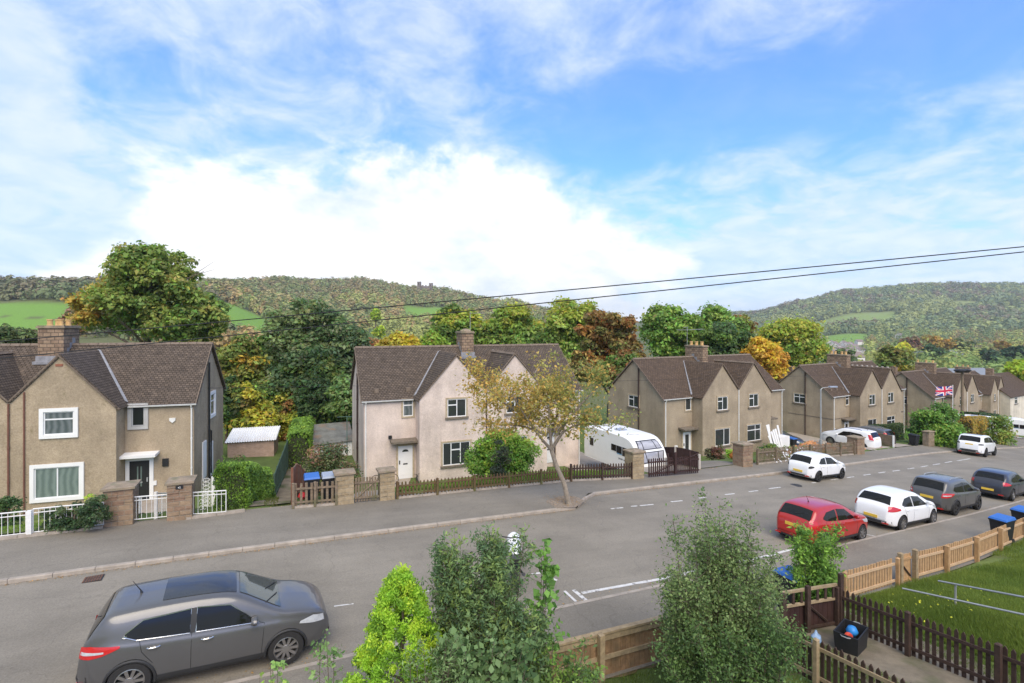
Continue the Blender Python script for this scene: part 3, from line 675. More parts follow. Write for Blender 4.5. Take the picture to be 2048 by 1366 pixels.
extra(3, 'electric_meter_box', M['white'], lambda b: fbox(b, fmap(0), 1.1, 1.4, .6, 1.1, .002, .1))
# cream house and more roofs at the far right
def plain_house(name, label, x, y, z, th, w, d, hh, rr, wm, rm, win=()):
    h = thing(name, label, 'house', (x, y, z), th)
    mb = MB(); mb.box(0, w, 0, d, -1.5, hh); mb.prism([(0, hh), (d, hh), (d/2, hh+rr)], 0, w, 'x'); mb.build('wall', wm, h)
    s = rr/(d/2); mb = MB()
    mb.slab([(-.2,-.25,hh-.25*s+.05),(w+.2,-.25,hh-.25*s+.05),(w+.2,d/2,hh+rr+.05),(-.2,d/2,hh+rr+.05)], .1)
    mb.slab([(w+.2,d+.25,hh-.25*s+.05),(-.2,d+.25,hh-.25*s+.05),(-.2,d/2,hh+rr+.05),(w+.2,d/2,hh+rr+.05)], .1); mb.build('roof', rm, h)
    mb = MB(); mb.box(w*.3, w*.3+.8, d/2-.5, d/2+.5, hh+rr-.5, hh+rr+1.1); mb.build('chimney', M['chimney'], h)
    for a, b, c, e in win: window(h, fmap(0), a, b, c, e, 'none', (.5,), (1, 1), 'glass', True)
    return h
plain_house('cream_house', 'cream rendered house with a dark tiled roof at the end of the row', 84.0, 88.5, -9.9, .55, 14, 8, 5, 3.2, M['render_cream'], M['tile2'], ((2,3.4,3.6,4.7),))
plain_house('rear_house', 'low tiled roof with pale ridge just behind the fourth pair of houses', 40, 72, -8.6, .5, 9, 8, 5.2, 3.4, M['render_brown'], M['tile2'])
slate = mat('grey_slate', (.20,.22,.24), .6, .1, 3)
plain_house('slate_roofed_hall', 'long grey slate roof showing between the house chimneys', 104, 132, -13, .2, 26, 12, 5, 3.6, M['render_brown'], slate)
plain_house('rear_house', 'dark tiled roof glimpsed left of the slate roofed hall', 78, 104, -11.4, .5, 12, 8, 5.4, 3.4, M['render_brown'], M['tile2'])
# church on the far hillside
def church():
    x, y = 430., 520.; px = 1948; d = 430.; x = (px-1024)/1050*d; z = g(x, d)
    zt = 7-(693-652)/1050*d
    h = thing('church', 'stone church with a square tower among the far trees', 'church', (x, d, z-3), .25)
    sm2 = mat('far_sandstone', (.30,.24,.18), .9, .2, .3)
    H0 = zt-z+3
    mb = MB(); mb.box(-3.5,3.5,-3,4,0,H0); t_ = mb.build('tower', sm2, h)
    mb = MB()
    for i in (-3.2,-1,1,3.2-.4): mb.box(i-.3,i+.7,-3.2,-2.4,H0-.3,H0+1.2)
    mb.build('battlement', sm2, t_)
    mb = MB(); mb.box(-28,-3.5,-4,5,0,H0*.52); mb.prism([(-4,H0*.52),(5,H0*.52),(.5,H0*.8)], -28, -3.5, 'x'); mb.build('nave', sm2, h)
    mb = MB(); mb.slab([(-28.5,-4.6,H0*.5),(-3.3,-4.6,H0*.5),(-3.3,.5,H0*.82),(-28.5,.5,H0*.82)], .3); mb.build('nave_roof', slate, h)
    mb = MB()
    for i in range(5): mb.box(-26+i*4.6,-24.8+i*4.6,-4.15,-3.9,H0*.15,H0*.4)
    mb.build('window', M['glass'], h)
    mb = MB(); mb.tube([(1,0,H0),(1,0,H0+5)], .18, 5); mb.build('flagpole', M['steel'], t_)
church()
# ruined castle on the skyline
def castle():
    d = 1100.; px = 848; x = (px-1024)/1050*d; z = g(x, d)
    h = thing('ruined_castle', 'ruined castle with two square towers on the wooded skyline', 'castle', (x, d, z-2), -.1)
    sm2 = mat('far_grey_stone', (.20,.165,.14), .95, .2, .1)
    k = d/1050.; zt = lambda row: 7-(row-652)*k-(z-2)
    for a, b, top in ((834-848, 841-848, 563), (858-848, 865-848, 566)):
        mb = MB(); a *= k; b *= k; T = zt(top)
        for i in (0, 1): mb.box(a+(b-a)*.62*i, a+(b-a)*(.38+.62*i), 0, 6, 0, T)
        mb.box(a, b, 0.02, 5.98, T-11, T-7.5); mb.box(a, b, .02, 5.98, 0, T-16); mb.box(a+(b-a)*.35, a+(b-a)*.65, 0.1, 6, T-2.5, T-.6)
        mb.build('tower', sm2, h)
    mb = MB(); mb.box(-6*k, 9.5*k, 2, 4, 0, zt(572)); mb.box(-5*k, -2*k, 2.1, 3.9, zt(572), zt(570)); mb.box(2*k, 4*k, 2.1, 3.9, zt(572), zt(569.6)); mb.build('curtain_wall', sm2, h)
castle()
# white houses of the distant village
rr_ = rs(5); vw = mat('white_far_render', (.72,.68,.62), .8, .05, 1); vr = mat('far_roof', (.22,.17,.15), .8, .15, 1)
vh = None; k = 0
for px, row, d in ([(1660+rr_.randint(0,62), 0, rr_.randint(520,860)) for _ in range(26)] + [(1800,0,900),(1768,0,560),(1690,0,420),(1786,0,470),(1668,0,300),(1706,0,330)]):
    x = (px-1024)/1050*d; z = g(x, d); w = rr_.uniform(8, 13)
    h = thing('village_house', 'one of the small pale houses clustered in the distant village', 'house', (x, d, z-.5), rr_.uniform(-.5, .9), 'pale houses of the distant village')
    if px == 1800: h['label'] = 'lone white house on the wooded hillside'; w = 22
    q = MB(); hh = rr_.uniform(5, 6.5); q.box(-w/2, w/2, -4, 4, 0, hh); q.prism([(-4, hh), (4, hh), (0, hh+3)], -w/2, w/2, 'x'); q.build('wall', vw, h)
    q = MB(); q.slab([(-w/2-.2,-4.4,hh-.2),(w/2+.2,-4.4,hh-.2),(w/2+.2,0,hh+3.1),(-w/2-.2,0,hh+3.1)], .15); q.slab([(w/2+.2,4.4,hh-.2),(-w/2-.2,4.4,hh-.2),(-w/2-.2,0,hh+3.1),(w/2+.2,0,hh+3.1)], .15); q.build('roof', vr, h)
# ================================================================== CARS
def chaikin(P, it=2):
    P = [np.array(p, float) for p in P]
    for _ in range(it):
        Q = [P[0]]
        for a, b in zip(P[:-1], P[1:]): Q += [a*.75+b*.25, a*.25+b*.75]
        P = Q+[P[-1]]
    return np.array(P)
class Body:
    def __init__(s, L, W, H, prof, belt, zb=.2, tuck=.76):
        s.L, s.W, s.H, s.prof, s.belt, s.zb, s.tuck = L, W, H, chaikin(prof, 1), belt, zb, tuck
    def top0(s, x): return np.interp(x+s.L/2, s.prof[:, 0], s.prof[:, 1])
    def hw(s, x):
        u = abs(x)/(s.L/2); e = 3.4 if x > 0 else 4.4
        return s.W/2*(1-.36*u**(e*2.0))*(1-.03*u)
    def ring(s, x):
        w = s.hw(x); zt = s.top0(x); B = min(np.interp(x+s.L/2, [b[0] for b in s.belt], [b[1] for b in s.belt]), zt-.035)
        u = abs(x)/(s.L/2); zb = s.zb+.13*max(0, u-.86)/.14
        g_ = np.clip((zt-B)/(s.H-1.0), 0, 1); wr = w*(.93-(.93-s.tuck)*g_)
        P = [(0, zb), (.78*w, zb), (.95*w, zb+.03), (.985*w, zb+.16), (1.0*w, zb+.45*(B-zb)), (1.0*w, zb+.7*(B-zb)), (.985*w, B-.07), (.945*w, B),
             ((wr+.94*w)/2+.01, (B+zt)/2-.01), (wr, zt-.07*g_-.015), (wr*.88, zt-.012), (wr*.5, zt+.008), (0, zt+.015)]
        return chaikin(P, 2)
    def side(s, x, z):
        r = s.ring(x); best = 0; z = min(z, r[-1][1]-.04); z = max(z, r[0][1]+.02)
        for (y0, z0), (y1, z1) in zip(r[:-1], r[1:]):
            if (z0-z)*(z1-z) <= 0 and abs(z1-z0) > 1e-6: best = max(best, y0+(y1-y0)*(z-z0)/(z1-z0))
        return best
    def top(s, x, f):
        """top surface at fraction f (-1..1) of the roof half width"""
        r = s.ring(x); k = len(r)//2; r = r[k:]; y = abs(f); ys = r[::-1, 0]; zs = r[::-1, 1]
        return np.interp(y, ys, zs)
    def mesh(s):
        xs = np.unique(np.concatenate([np.linspace(-s.L/2, s.L/2, 60), -s.L/2+np.array([.02,.05,.09,.14,.2]), s.L/2-np.array([.02,.05,.09,.14])]))
        mb = MB(); n = None; rings = []
        for x in xs:
            r = s.ring(x); rings.append([(x, y, z) for y, z in r]+[(x, -y, z) for y, z in r[-2:0:-1]])
        n = len(rings[0]); vs = [p for q in rings for p in q]
        fs = [(i*n+j, i*n+(j+1) % n, (i+1)*n+(j+1) % n, (i+1)*n+j) for i in range(len(xs)-1) for j in range(n)]
        fs += [tuple(range(n-1, -1, -1)), tuple(range((len(xs)-1)*n, len(xs)*n))]
        mb.add(vs, fs); return mb
    def spatch(s, lo, hi, sg, off=.006, nv=5, sub=4):
        """side patch between two polylines of (x,z) (x measured from the rear bumper)"""
        def rs_(P):
            P = np.array(P, float); o = []
            for a, b in zip(P[:-1], P[1:]): o += [a+(b-a)*k/sub for k in range(sub)]
            return np.array(o+[P[-1]])
        A, B = rs_(lo), rs_(hi); G_ = []
        for a, b in zip(A, B):
            row = []
            for k in range(nv+1):
                p = a+(b-a)*k/nv; x = p[0]-s.L/2; row.append((x, sg*(s.side(x, p[1])+off), p[1]))
            G_.append(row)
        mb = MB(); mb.grid(G_); return mb
    def tpatch(s, x0, x1, f0, f1, off=.006, n=8, m=10):
        """patch on the upper surface; f0/f1 = half width (m) at x0 / x1"""
        G_ = []
        for i in range(n+1):
            x = x0+(x1-x0)*i/n-s.L/2; f = f0+(f1-f0)*i/n; row = []
            for j in range(m+1):
                y = f*(2*j/m-1); row.append((x, y, s.top(x, y)+off))
            G_.append(row)
        mb = MB(); mb.grid(G_)
        dz = s.top0(x1-s.L/2)-s.top0(x0-s.L/2); nrm = np.array([-dz, 0, x1-x0]); nrm = nrm/np.linalg.norm(nrm)
        mb.v = [(a+nrm[0]*off, b, c+abs(nrm[2])*off) for a, b, c in mb.v]; return mb
def boolean_arches(o, xs, rw, W):
    cm = MB()
    cut = MB()
    for x in xs:
        for sg in (-1, 1):
            cut.lathe([(rw, -.3), (rw, .3)], 28, Matrix.Translation((x, sg*(W/2-.02), rw*.93)) @ Matrix.Rotation(PI/2, 4, 'X'))
    c = cut.build('cutter', M['trim'])
    md = o.modifiers.new('b', 'BOOLEAN'); md.object = c; md.operation = 'DIFFERENCE'; md.solver = 'EXACT'
    try: md.material_mode = 'TRANSFER'
    except Exception: pass
    bpy.context.view_layer.update(); dg = bpy.context.evaluated_depsgraph_get()
    me = bpy.data.meshes.new_from_object(o.evaluated_get(dg), depsgraph=dg)
    o.modifiers.clear(); o.data = me; me.name = 'body'
    me.polygons.foreach_set('use_smooth', [True]*len(me.polygons)); me.set_sharp_from_angle(angle=R(38))
    bpy.data.objects.remove(c, do_unlink=True)
def wheel(root, x, y, r, sg, rimm, nsp=10):
    w = bpy.data.objects.new('wheel', None); C.objects.link(w); w.parent = root; w.location = (x, y, r)
    X = Matrix.Rotation(-sg*PI/2, 4, 'X')
    mb = MB(); mb.lathe([(r*.66, -.10), (r*.93, -.11), (r, -.08), (r, .08), (r*.95, .105), (r*.70, .11), (r*.66, .08)], 30, X, closed=True); mb.build('tyre', M['tyre'], w, 40)
    mb = MB(); mb.lathe([(r*.67, .03), (r*.69, .10), (r*.64, .105), (r*.61, .06), (r*.61, .03)], 30, X, closed=True)
    for k in range(nsp):
        a = 2*PI*k/nsp; A = X @ Matrix.Rotation(a, 4, 'Z')
        w0 = .028 if nsp > 6 else .05
        mb.add([A @ Vector(p) for p in ((.04, -w0*.8, .085), (r*.63, -w0, .095), (r*.63, w0, .095), (.04, w0*.8, .085), (.04, -w0*.8, .04), (r*.63, -w0, .05), (r*.63, w0, .05), (.04, w0*.8, .04))],
               [(0,1,2,3), (4,7,6,5), (0,4,5,1), (1,5,6,2), (2,6,7,3), (3,7,4,0)])
    mb.lathe([(.07, .02), (.07, .10), (.0001, .105)], 14, X)
    mb.build('rim', rimm, w, 40)
    mb = MB(); mb.lathe([(r*.66, -.02), (r*.66, .0), (.0001, .0)], 20, X); mb.build('rim_backing', M['trim'], w)  # plain dark backing disc closing the gaps between the spokes
def car(label, cat, sp, name='parked_car'):
    L, W, H_, wb = sp['L'], sp['W'], sp['H'], sp['wb']
    root = thing(name, label, cat, group='cars parked along the street')
    b = Body(L, W, H_, sp['prof'], sp['belt'], sp.get('zb', .2), sp.get('tuck', .76)); pm = sp['paint']
    body = b.mesh().build('body', pm, root, 30)
    rw = sp['r']; xr = -L/2+sp['xr']; xf = xr+wb
    boolean_arches(body, (xr, xf), rw*1.13, W)
    for x in (xr, xf):
        for sg in (-1, 1): wheel(root, x, sg*(W/2-.115), rw, sg, sp.get('rim', M['rim']), sp.get('nsp', 10))
    gls = sp.get('glass', M['carglass'])
    rwn = sp['rear_glass']; w_ = b.tpatch(*rwn).build('rear_window', gls, root, 60)
    mb = MB(); xm = rwn[0]+.04-L/2; mb.tube([(xm, 0, b.top(xm, 0)+.03), (xm+.1, -.32, b.top(xm+.1, .32)+.025)], .012, 5); mb.build('rear_wiper', M['black'], w_)
    fg = b.tpatch(*sp['windscreen'], n=12).build('windscreen', sp.get('wglass', M['carglass_clear']), root, 60)
    x1 = sp['windscreen'][1]-.05-L/2
    mb = MB()
    for y0 in (-.1, .45): mb.tube([(x1, y0, b.top(x1, y0)+.03), (x1-.22, y0-.5, b.top(x1-.22, y0-.5)+.025)], .012, 5)
    mb.build('wipers', M['black'], fg)
    if 'sunroof' in sp: b.tpatch(*sp['sunroof'], off=.004, n=10).build('sunroof', M['roofglass'], root, 60)
    zb0 = sp.get('zb', .2)+.03
    for sg in (-1, 1):
        for lo, hi in sp['sides']:
            o = b.spatch(lo, hi, sg).build('side_window', gls, root, 60)
            if sp.get('chrome'):
                mb = MB(); ed = [(x-L/2, z) for x, z in list(lo)+list(hi)[::-1]+[lo[0]]]
                mb.tube([(x, sg*(b.side(x, z)+.008), z) for x, z in ed], .012, 5, False); mb.build('window_trim', M['chrome'], o)
        if sp.get('arches'):
            for xc in (xr, xf):
                mb = MB(); R1 = rw*1.15; pts = []
                for w in np.linspace(-.18, PI+.18, 15):
                    X_ = xc+R1*math.cos(w); Z_ = rw*.93+R1*math.sin(w); pts.append((X_, sg*(b.side(X_, max(Z_, zb0))+.004), Z_))
                mb.tube(pts, .028, 6); mb.build('wheel_arch_trim', M['trim'], root, 50)
        if sp.get('pillar'):
            b.spatch([(.05,.87),(.42,.925)], [(.06,.93),(.42,.955)], sg, .016, 2, 8).build('reversing_lamp', M['lamp'], root, 60)
            lo, hi = sp['pillar']; b.spatch(lo, hi, sg, .005).build('door_pillar', M['trim'], root, 60)
        for lo, hi in sp['tails']: b.spatch(lo, hi, sg, .01, 3, 5).build('tail_light', sp.get('tailm', M['redlamp']), root, 60)
        for lo, hi in sp['heads']: b.spatch(lo, hi, sg, .01, 3, 6).build('headlight', M['lamp'], root, 60)
        # shut lines
        for ln in sp['gaps']:
            mb = MB(); pts = []
            for (xa, za), (xb, zb_) in zip(ln[:-1], ln[1:]):
                for k in range(6): pts.append((xa+(xb-xa)*k/6, za+(zb_-za)*k/6))
            pts.append(ln[-1]); mb.tube([(x-L/2, sg*(b.side(x-L/2, z)-.001), z) for x, z in pts], .006, 4); mb.build('door_gap', M['black'], root)
        for x, z in sp['handles']:
            mb = MB(); X = x-L/2; y = b.side(X, z); mb.tube([(X-.1, sg*(y+.005), z), (X-.07, sg*(y+.035), z+.005), (X+.07, sg*(y+.035), z+.01), (X+.1, sg*(y+.005), z+.01)], .014, 6); mb.build('door_handle', sp.get('handlem', pm), root, 50)
        x, z = sp['mirror']; X = x-L/2; y = b.side(X, z)
        mb = MB(); mb.lathe([(.0001, -.09), (.07, -.08), (.10, -.02), (.095, .05), (.06, .07), (.0001, .075)], 12, Matrix.Translation((X, sg*(y+.12), z+.07)) @ Matrix.Diagonal((.75, 1.15, .8, 1)) @ Matrix.Rotation(PI/2, 4, 'Y')); mb.tube([(X, sg*(y-.02), z), (X, sg*(y+.08), z+.04)], .025, 6)
        mb.build('wing_mirror', sp.get('mirrorm', pm), root, 40)
        # sills
        zb = sp.get('zb', .2)
        b.spatch([(sp['xr']+rw*1.14, zb+.035), (sp['xr']+wb-rw*1.14, zb+.035)], [(sp['xr']+rw*1.14, zb+.17), (sp['xr']+wb-rw*1.14, zb+.17)], sg, .008, 3, 8).build('sill_trim', M['trim'] if sp.get('cladding', 1) else pm, root, 40)
        if sp.get('rails'):
            x0, x1_ = sp['rails']; y_ = b.ring(0)[-10][0]*.93
            mb = MB(); pts = [(x0+(x1_-x0)*k/8-L/2, sg*y_, b.top(x0+(x1_-x0)*k/8-L/2, y_)+(.05 if 0 < k < 8 else .0)) for k in range(9)]; mb.tube(pts, .018, 6); mb.build('roof_rail', sp.get('railm', M['steel']), root, 40)
    zb = sp.get('zb', .2)
    # rear bumper trim, plate, badge
    def rear(name, y0, y1, z0, z1, m, dx=.012):
        G_ = []
        for j in range(9):
            y = y0+(y1-y0)*j/8; row = []
            for k in range(4):
                z = z0+(z1-z0)*k/3
                # walk forward from the tail until the section is wide and tall enough
                x = -L/2
                while x < -L/2+1.2:
                    if b.side(x, min(z, b.top0(x)-.02)) >= abs(y) and b.top0(x)+.012 >= z: break
                    x += .01
                row.append((x-dx, y, z))
            G_.append(row)
        mb = MB(); mb.grid(G_); return mb.build(name, m, root, 60)
    for sx in (-1, 1): mb = MB(); mb.cbox((-L/2+.02, sx*W*.3, .30), (.05, .22, .05)); mb.build('rear_reflector', M['redlamp'], root)
    rear('rear_bumper_trim', -W*.40, W*.40, zb+.1, zb+sp.get('bt', .18), M['trim'])
    pz = sp.get('platez', .72); mb = MB(); px_ = -L/2-.005
    x = -L/2
    while b.top0(x) < pz+.1: x += .01
    dx_ = sp.get('pdx', -.045); mb.box(x+dx_, x+dx_+.03, -.26, .26, pz-.055, pz+.055); mb.build('number_plate', M['plate_y'], root)
    xx = L/2; mb = MB(); mb.box(xx-.02, xx+.012, -.26, .26, .42, .53); mb.build('number_plate', M['white'], root)
    if sp.get('aerial'):
        x0 = sp['aerial']-L/2; mb = MB(); mb.tube([(x0, 0, H_-.02), (x0-.02, 0, H_+.04), (x0-.16, 0, H_+.24)], [.03, .012, .004], 6); mb.build('aerial', M['black'], root)
    return root
M['roofglass'] = mat_glass('roof_glass', (.02,.02,.02), .08)
def place(root, s, t, face=1, turn=0.):
    """stand the car on the road at (s,t) heading down (+1) or up (-1) the street"""
    x, y = ST(s, t); e = .5
    a = np.array(ST(s-e, t+(Tn(s-e)-Tn(s)))); b_ = np.array(ST(s+e, t+(Tn(s+e)-Tn(s)))); d = (b_-a)*face
    z0, z1 = float(zr(s-e)), float(zr(s+e))
    X = Vector((d[0], d[1], (z1-z0)*face)).normalized(); Z0 = Vector((0, 0, 1)); Y = Z0.cross(X).normalized(); Z = X.cross(Y)
    Mx = Matrix((X, Y, Z)).transposed().to_4x4() @ Matrix.Rotation(turn, 4, 'Z')
    root.rotation_euler = Mx.to_euler(); root.location = (x, y, float(zr(s))+.004)
QASH = dict(L=4.38, W=1.81, H=1.585, wb=2.646, r=.345, xr=.84, zb=.2,
  prof=[(0,.56),(.01,.76),(.05,.95),(.10,1.07),(.22,1.28),(.36,1.48),(.44,1.525),(1.0,1.57),(1.8,1.585),(2.3,1.565),(2.6,1.50),(3.05,1.27),(3.38,1.10),(3.75,1.05),(4.1,.97),(4.28,.84),(4.36,.66),(4.38,.5)],
  belt=[(0,.95),(.5,1.06),(1.0,1.02),(2.0,.985),(3.3,.955),(4.0,.86),(4.38,.7)],
  rear_glass=(.13,.36,.60,.54), windscreen=(2.58,3.36,.50,.64), sunroof=(1.25,2.52,.50,.52),
  sides=[([(.70,1.14),(.90,1.06),(1.75,1.02)],[(.72,1.19),(.98,1.37),(1.75,1.425)]),([(1.85,1.02),(2.95,.985)],[(1.85,1.43),(2.42,1.38)]),([(1.04-.36,1.13),(1.04-.3,1.12)],[(1.04-.34,1.15),(1.04-.29,1.16)])],
  tails=[([(.02,.80),(.2,.82),(.40,.88),(.66,.985)],[(.05,1.0),(.2,1.03),(.40,1.03),(.66,1.02)])], heads=[([(3.72,.80),(4.0,.74),(4.24,.70)],[(3.74,.84),(4.0,.88),(4.22,.82)])],
  gaps=[[(1.80,.30),(1.78,1.0),(1.82,1.42)],[(3.02,.36),(3.05,.95),(2.9,1.0)],[(1.18,.62),(1.0,.85),(.95,1.04)]], handles=[(1.18,.90),(2.05,.88)], mirror=(2.86,1.0), handlem=None, rails=None, aerial=.85, arches=1, pillar=([(1.74,1.02),(1.86,1.02)],[(1.74,1.43),(1.86,1.43)]))
def spec(base, **k): d = dict(base); d.update(k); return d
q1 = spec(QASH, paint=M['p_grey'], handlem=M['chrome'], chrome=1, bt=.3, platez=.8, pdx=-.01)
c1 = car('grey crossover with a glass roof parked alone beside the near kerb', 'car', q1); place(c1, -1.22, 12.58, 1)
HATCH = dict(L=4.06, W=1.72, H=1.47, wb=2.49, r=.30, xr=.72, zb=.17,
  prof=[(0,.5),(.01,.7),(.05,.86),(.12,.98),(.38,1.30),(.5,1.385),(.9,1.445),(1.5,1.47),(2.0,1.45),(2.3,1.38),(2.75,1.16),(3.05,1.01),(3.5,.93),(3.8,.82),(3.98,.68),(4.06,.45)],
  belt=[(0,.84),(.5,.97),(1.0,.93),(2.0,.90),(3.0,.86),(3.7,.76),(4.06,.6)],
  rear_glass=(.15,.42,.60,.54), windscreen=(2.22,3.03,.50,.62),
  sides=[([(.68,1.06),(.85,.99),(1.5,.945)],[(.70,1.12),(.95,1.27),(1.5,1.33)]),([(1.58,.94),(2.75,.905)],[(1.58,1.335),(2.15,1.28)])],
  tails=[([(.04,.74),(.15,.74),(.34,.80)],[(.08,.95),(.18,1.04),(.36,1.0)])], heads=[([(3.3,.72),(3.6,.66),(3.9,.62)],[(3.2,.82),(3.6,.8),(3.88,.72)])],
  gaps=[[(1.54,.26),(1.52,.92),(1.55,1.33)],[(2.78,.3),(2.82,.85)],[(1.0,.55),(.85,.8),(.8,.97)]], handles=[(1.12,.83),(1.78,.82)], mirror=(2.62,.93))
c2 = car('red hatchback parked behind the leafy bush, first of the row by the near kerb', 'car', spec(HATCH, paint=M['p_red'], chrome=0, nsp=7, aerial=1.0, bt=.16, W=1.74)); place(c2, 19.35, 13.75, 1)
MEG = spec(HATCH, L=4.30, W=1.81, wb=2.64, r=.315, xr=.78, H=1.47, prof=[(0,.5),(.01,.72),(.06,.9),(.16,1.02),(.42,1.28),(.56,1.375),(1.0,1.445),(1.6,1.47),(2.1,1.45),(2.45,1.37),(2.9,1.16),(3.25,1.0),(3.7,.93),(4.0,.83),(4.2,.7),(4.3,.45)],
  rear_glass=(.20,.50,.62,.52), windscreen=(2.38,3.22,.50,.64), mirror=(2.8,.93), gaps=[[(1.64,.26),(1.62,.92),(1.65,1.33)],[(2.95,.3),(2.98,.85)],[(1.1,.55),(.95,.8),(.9,.97)]],
  sides=[([(.78,1.04),(.95,.97),(1.6,.935)],[(.85,1.12),(1.1,1.27),(1.6,1.33)]),([(1.68,.93),(2.9,.905)],[(1.68,1.335),(2.3,1.27)])], tails=[([(.05,.80),(.18,.80),(.52,.84)],[(.12,.98),(.25,.98),(.5,.89)])], heads=[([(3.5,.72),(3.8,.66),(4.12,.62)],[(3.4,.82),(3.8,.8),(4.1,.72)])])
c3 = car('white five door hatchback between the red car and the grey crossover', 'car', spec(MEG, paint=M['p_white'], nsp=8, bt=.22, platez=.50, tails=[([(.05,.78),(.2,.79),(.60,.86)],[(.12,1.0),(.28,1.0),(.58,.92)])])); place(c3, 24.95, 14.3, 1)
q2 = spec(QASH, paint=M['p_dgrey'], rails=(1.0,2.6), bt=.3, platez=.74, nsp=5, rim=M['rimdark']); q2.pop('aerial')
q2['handlem'] = M['p_dgrey']; q2.pop('sunroof', None)
c4 = car('dark grey crossover with silver roof rails, between the white and the navy hatchbacks', 'car', q2)
gx = [hit(1910, 1033), hit(1965.7, 1022)]; gs = [to_st(*p) for p in gx]; print('Q2', gs)
place(c4, (gs[0][0]+gs[1][0])/2, float(Tn((gs[0][0]+gs[1][0])/2))+1.12, 1)
c5 = car('navy hatchback at the right edge, last in the row by the near kerb', 'car', spec(MEG, paint=M['p_navy'], bt=.12, platez=.50, rear_glass=(.20,.50,.62,.54)))
gx = to_st(*hit(2028.7, 1003.7)); print('golf', gx); place(c5, gx[0]+1.25, float(Tn(gx[0]+1.25))+1.1, 1)
c6 = car('small white three door hatchback with black wheels by the far kerb', 'car', spec(HATCH, paint=M['p_white'], rim=M['rimdark'], nsp=5, W=1.7, H=1.44, tailm=M['trim'], bt=.2, platez=.52,
  tails=[([(.04,.72),(.15,.74),(.30,.80)],[(.06,.84),(.15,.88),(.32,.86)])], sides=[([(.75,1.0),(.95,.96),(1.45,.945)],[(.80,1.05),(1.05,1.25),(1.45,1.31)]),([(1.52,.94),(2.75,.905)],[(1.52,1.315),(2.15,1.26)])]))
place(c6, 29.2, 21.1, 1, R(1))
RR = dict(L=4.86, W=1.98, H=1.80, wb=2.92, r=.38, xr=.96, zb=.25, tuck=.78,
  prof=[(0,.6),(.01,.85),(.05,1.06),(.14,1.2),(.42,1.6),(.52,1.70),(.9,1.76),(1.8,1.8),(2.6,1.77),(2.9,1.70),(3.3,1.42),(3.65,1.22),(4.2,1.15),(4.6,1.05),(4.8,.85),(4.86,.5)],
  belt=[(0,1.08),(.5,1.18),(1.5,1.16),(3,1.14),(4.2,1.05),(4.86,.8)], rear_glass=(.16,.46,.72,.66), windscreen=(2.86,3.62,.58,.74), sunroof=(1.1,2.7,.56,.58),
  sides=[([(.62,1.24),(1.1,1.21),(1.9,1.2)],[(.72,1.56),(1.1,1.61),(1.9,1.64)]),([(1.98,1.2),(3.3,1.17)],[(1.98,1.64),(2.75,1.58)])],
  tails=[([(.03,.98),(.2,.98),(.4,1.0)],[(.04,1.08),(.2,1.1),(.42,1.08)])], heads=[([(4.2,.88),(4.5,.85),(4.75,.8)],[(4.2,.98),(4.5,.96),(4.72,.9)])],
  gaps=[[(1.94,.35),(1.93,1.64)],[(3.25,.4),(3.3,1.1)]], handles=[(1.3,1.06),(2.3,1.05)], mirror=(3.2,1.18))
c7 = car('large white off road car with a black roof parked by the big hedge', 'car', spec(RR, paint=M['p_white'], nsp=5, rim=M['rimdark'], tailm=M['trim'], bt=.3, platez=.98, mirrorm=M['black']))
place(c7, 56.8, float(Tk(56.8))-1.1, 1)
# cars on the driveways, nose to the houses
def drive_car(root, s, t, ang, rise=.0, dz=0):
    x, y = ST(s, t); root.location = (x, y, g(x, y)+dz+.03)
    X = Vector((math.cos(ang), math.sin(ang), rise)).normalized(); Y = Vector((0,0,1)).cross(X).normalized(); Z = X.cross(Y)
    root.rotation_euler = Matrix((X, Y, Z)).transposed().to_euler()
SUV = spec(QASH, L=4.53, W=1.82, H=1.675, prof=[(x*4.53/4.38, z*1.055) for x, z in QASH['prof']], belt=[(x*4.53/4.38, z*1.03) for x, z in QASH['belt']], tails=[([(.03,.95),(.15,.97),(.3,.98)],[(.2,1.4),(.35,1.42),(.45,1.4)])])
SUV.pop('sunroof')
c8 = car('white family car on a driveway with its tail towards the pavement pier', 'car', spec(SUV, paint=M['p_white'], handlem=M['p_white'], bt=.1, platez=1.0, rails=(1.0,2.6), railm=M['black']))
c9 = car('dark car on the next driveway, half hidden by the grey fence panel', 'car', spec(SUV, paint=M['p_dgrey'], handlem=M['p_dgrey'], rails=(1.0,2.6), bt=.25, platez=.9))
c10 = car('black and blue car parked beside the brown house wall', 'car', spec(MEG, paint=mat('p_blueblack', (.02,.035,.07), .3, .05, 2, coat=.6), windscreen=(2.38,3.22,.50,.64)))
# ================================================================== STREET THINGS
SA = math.atan2(SN, CS)                       # street angle
PA = SA+PI/2                                  # away from the street
def ground_z(x, y):
    s, t = to_st(x, y)
    if float(Tk(s)) < t <= float(Tf(s))+.08: return float(zr(s))+.105
    if float(Tnf(s))-.05 <= t < float(Tn(s)): return float(zr(s))+.095
    return g(x, y)
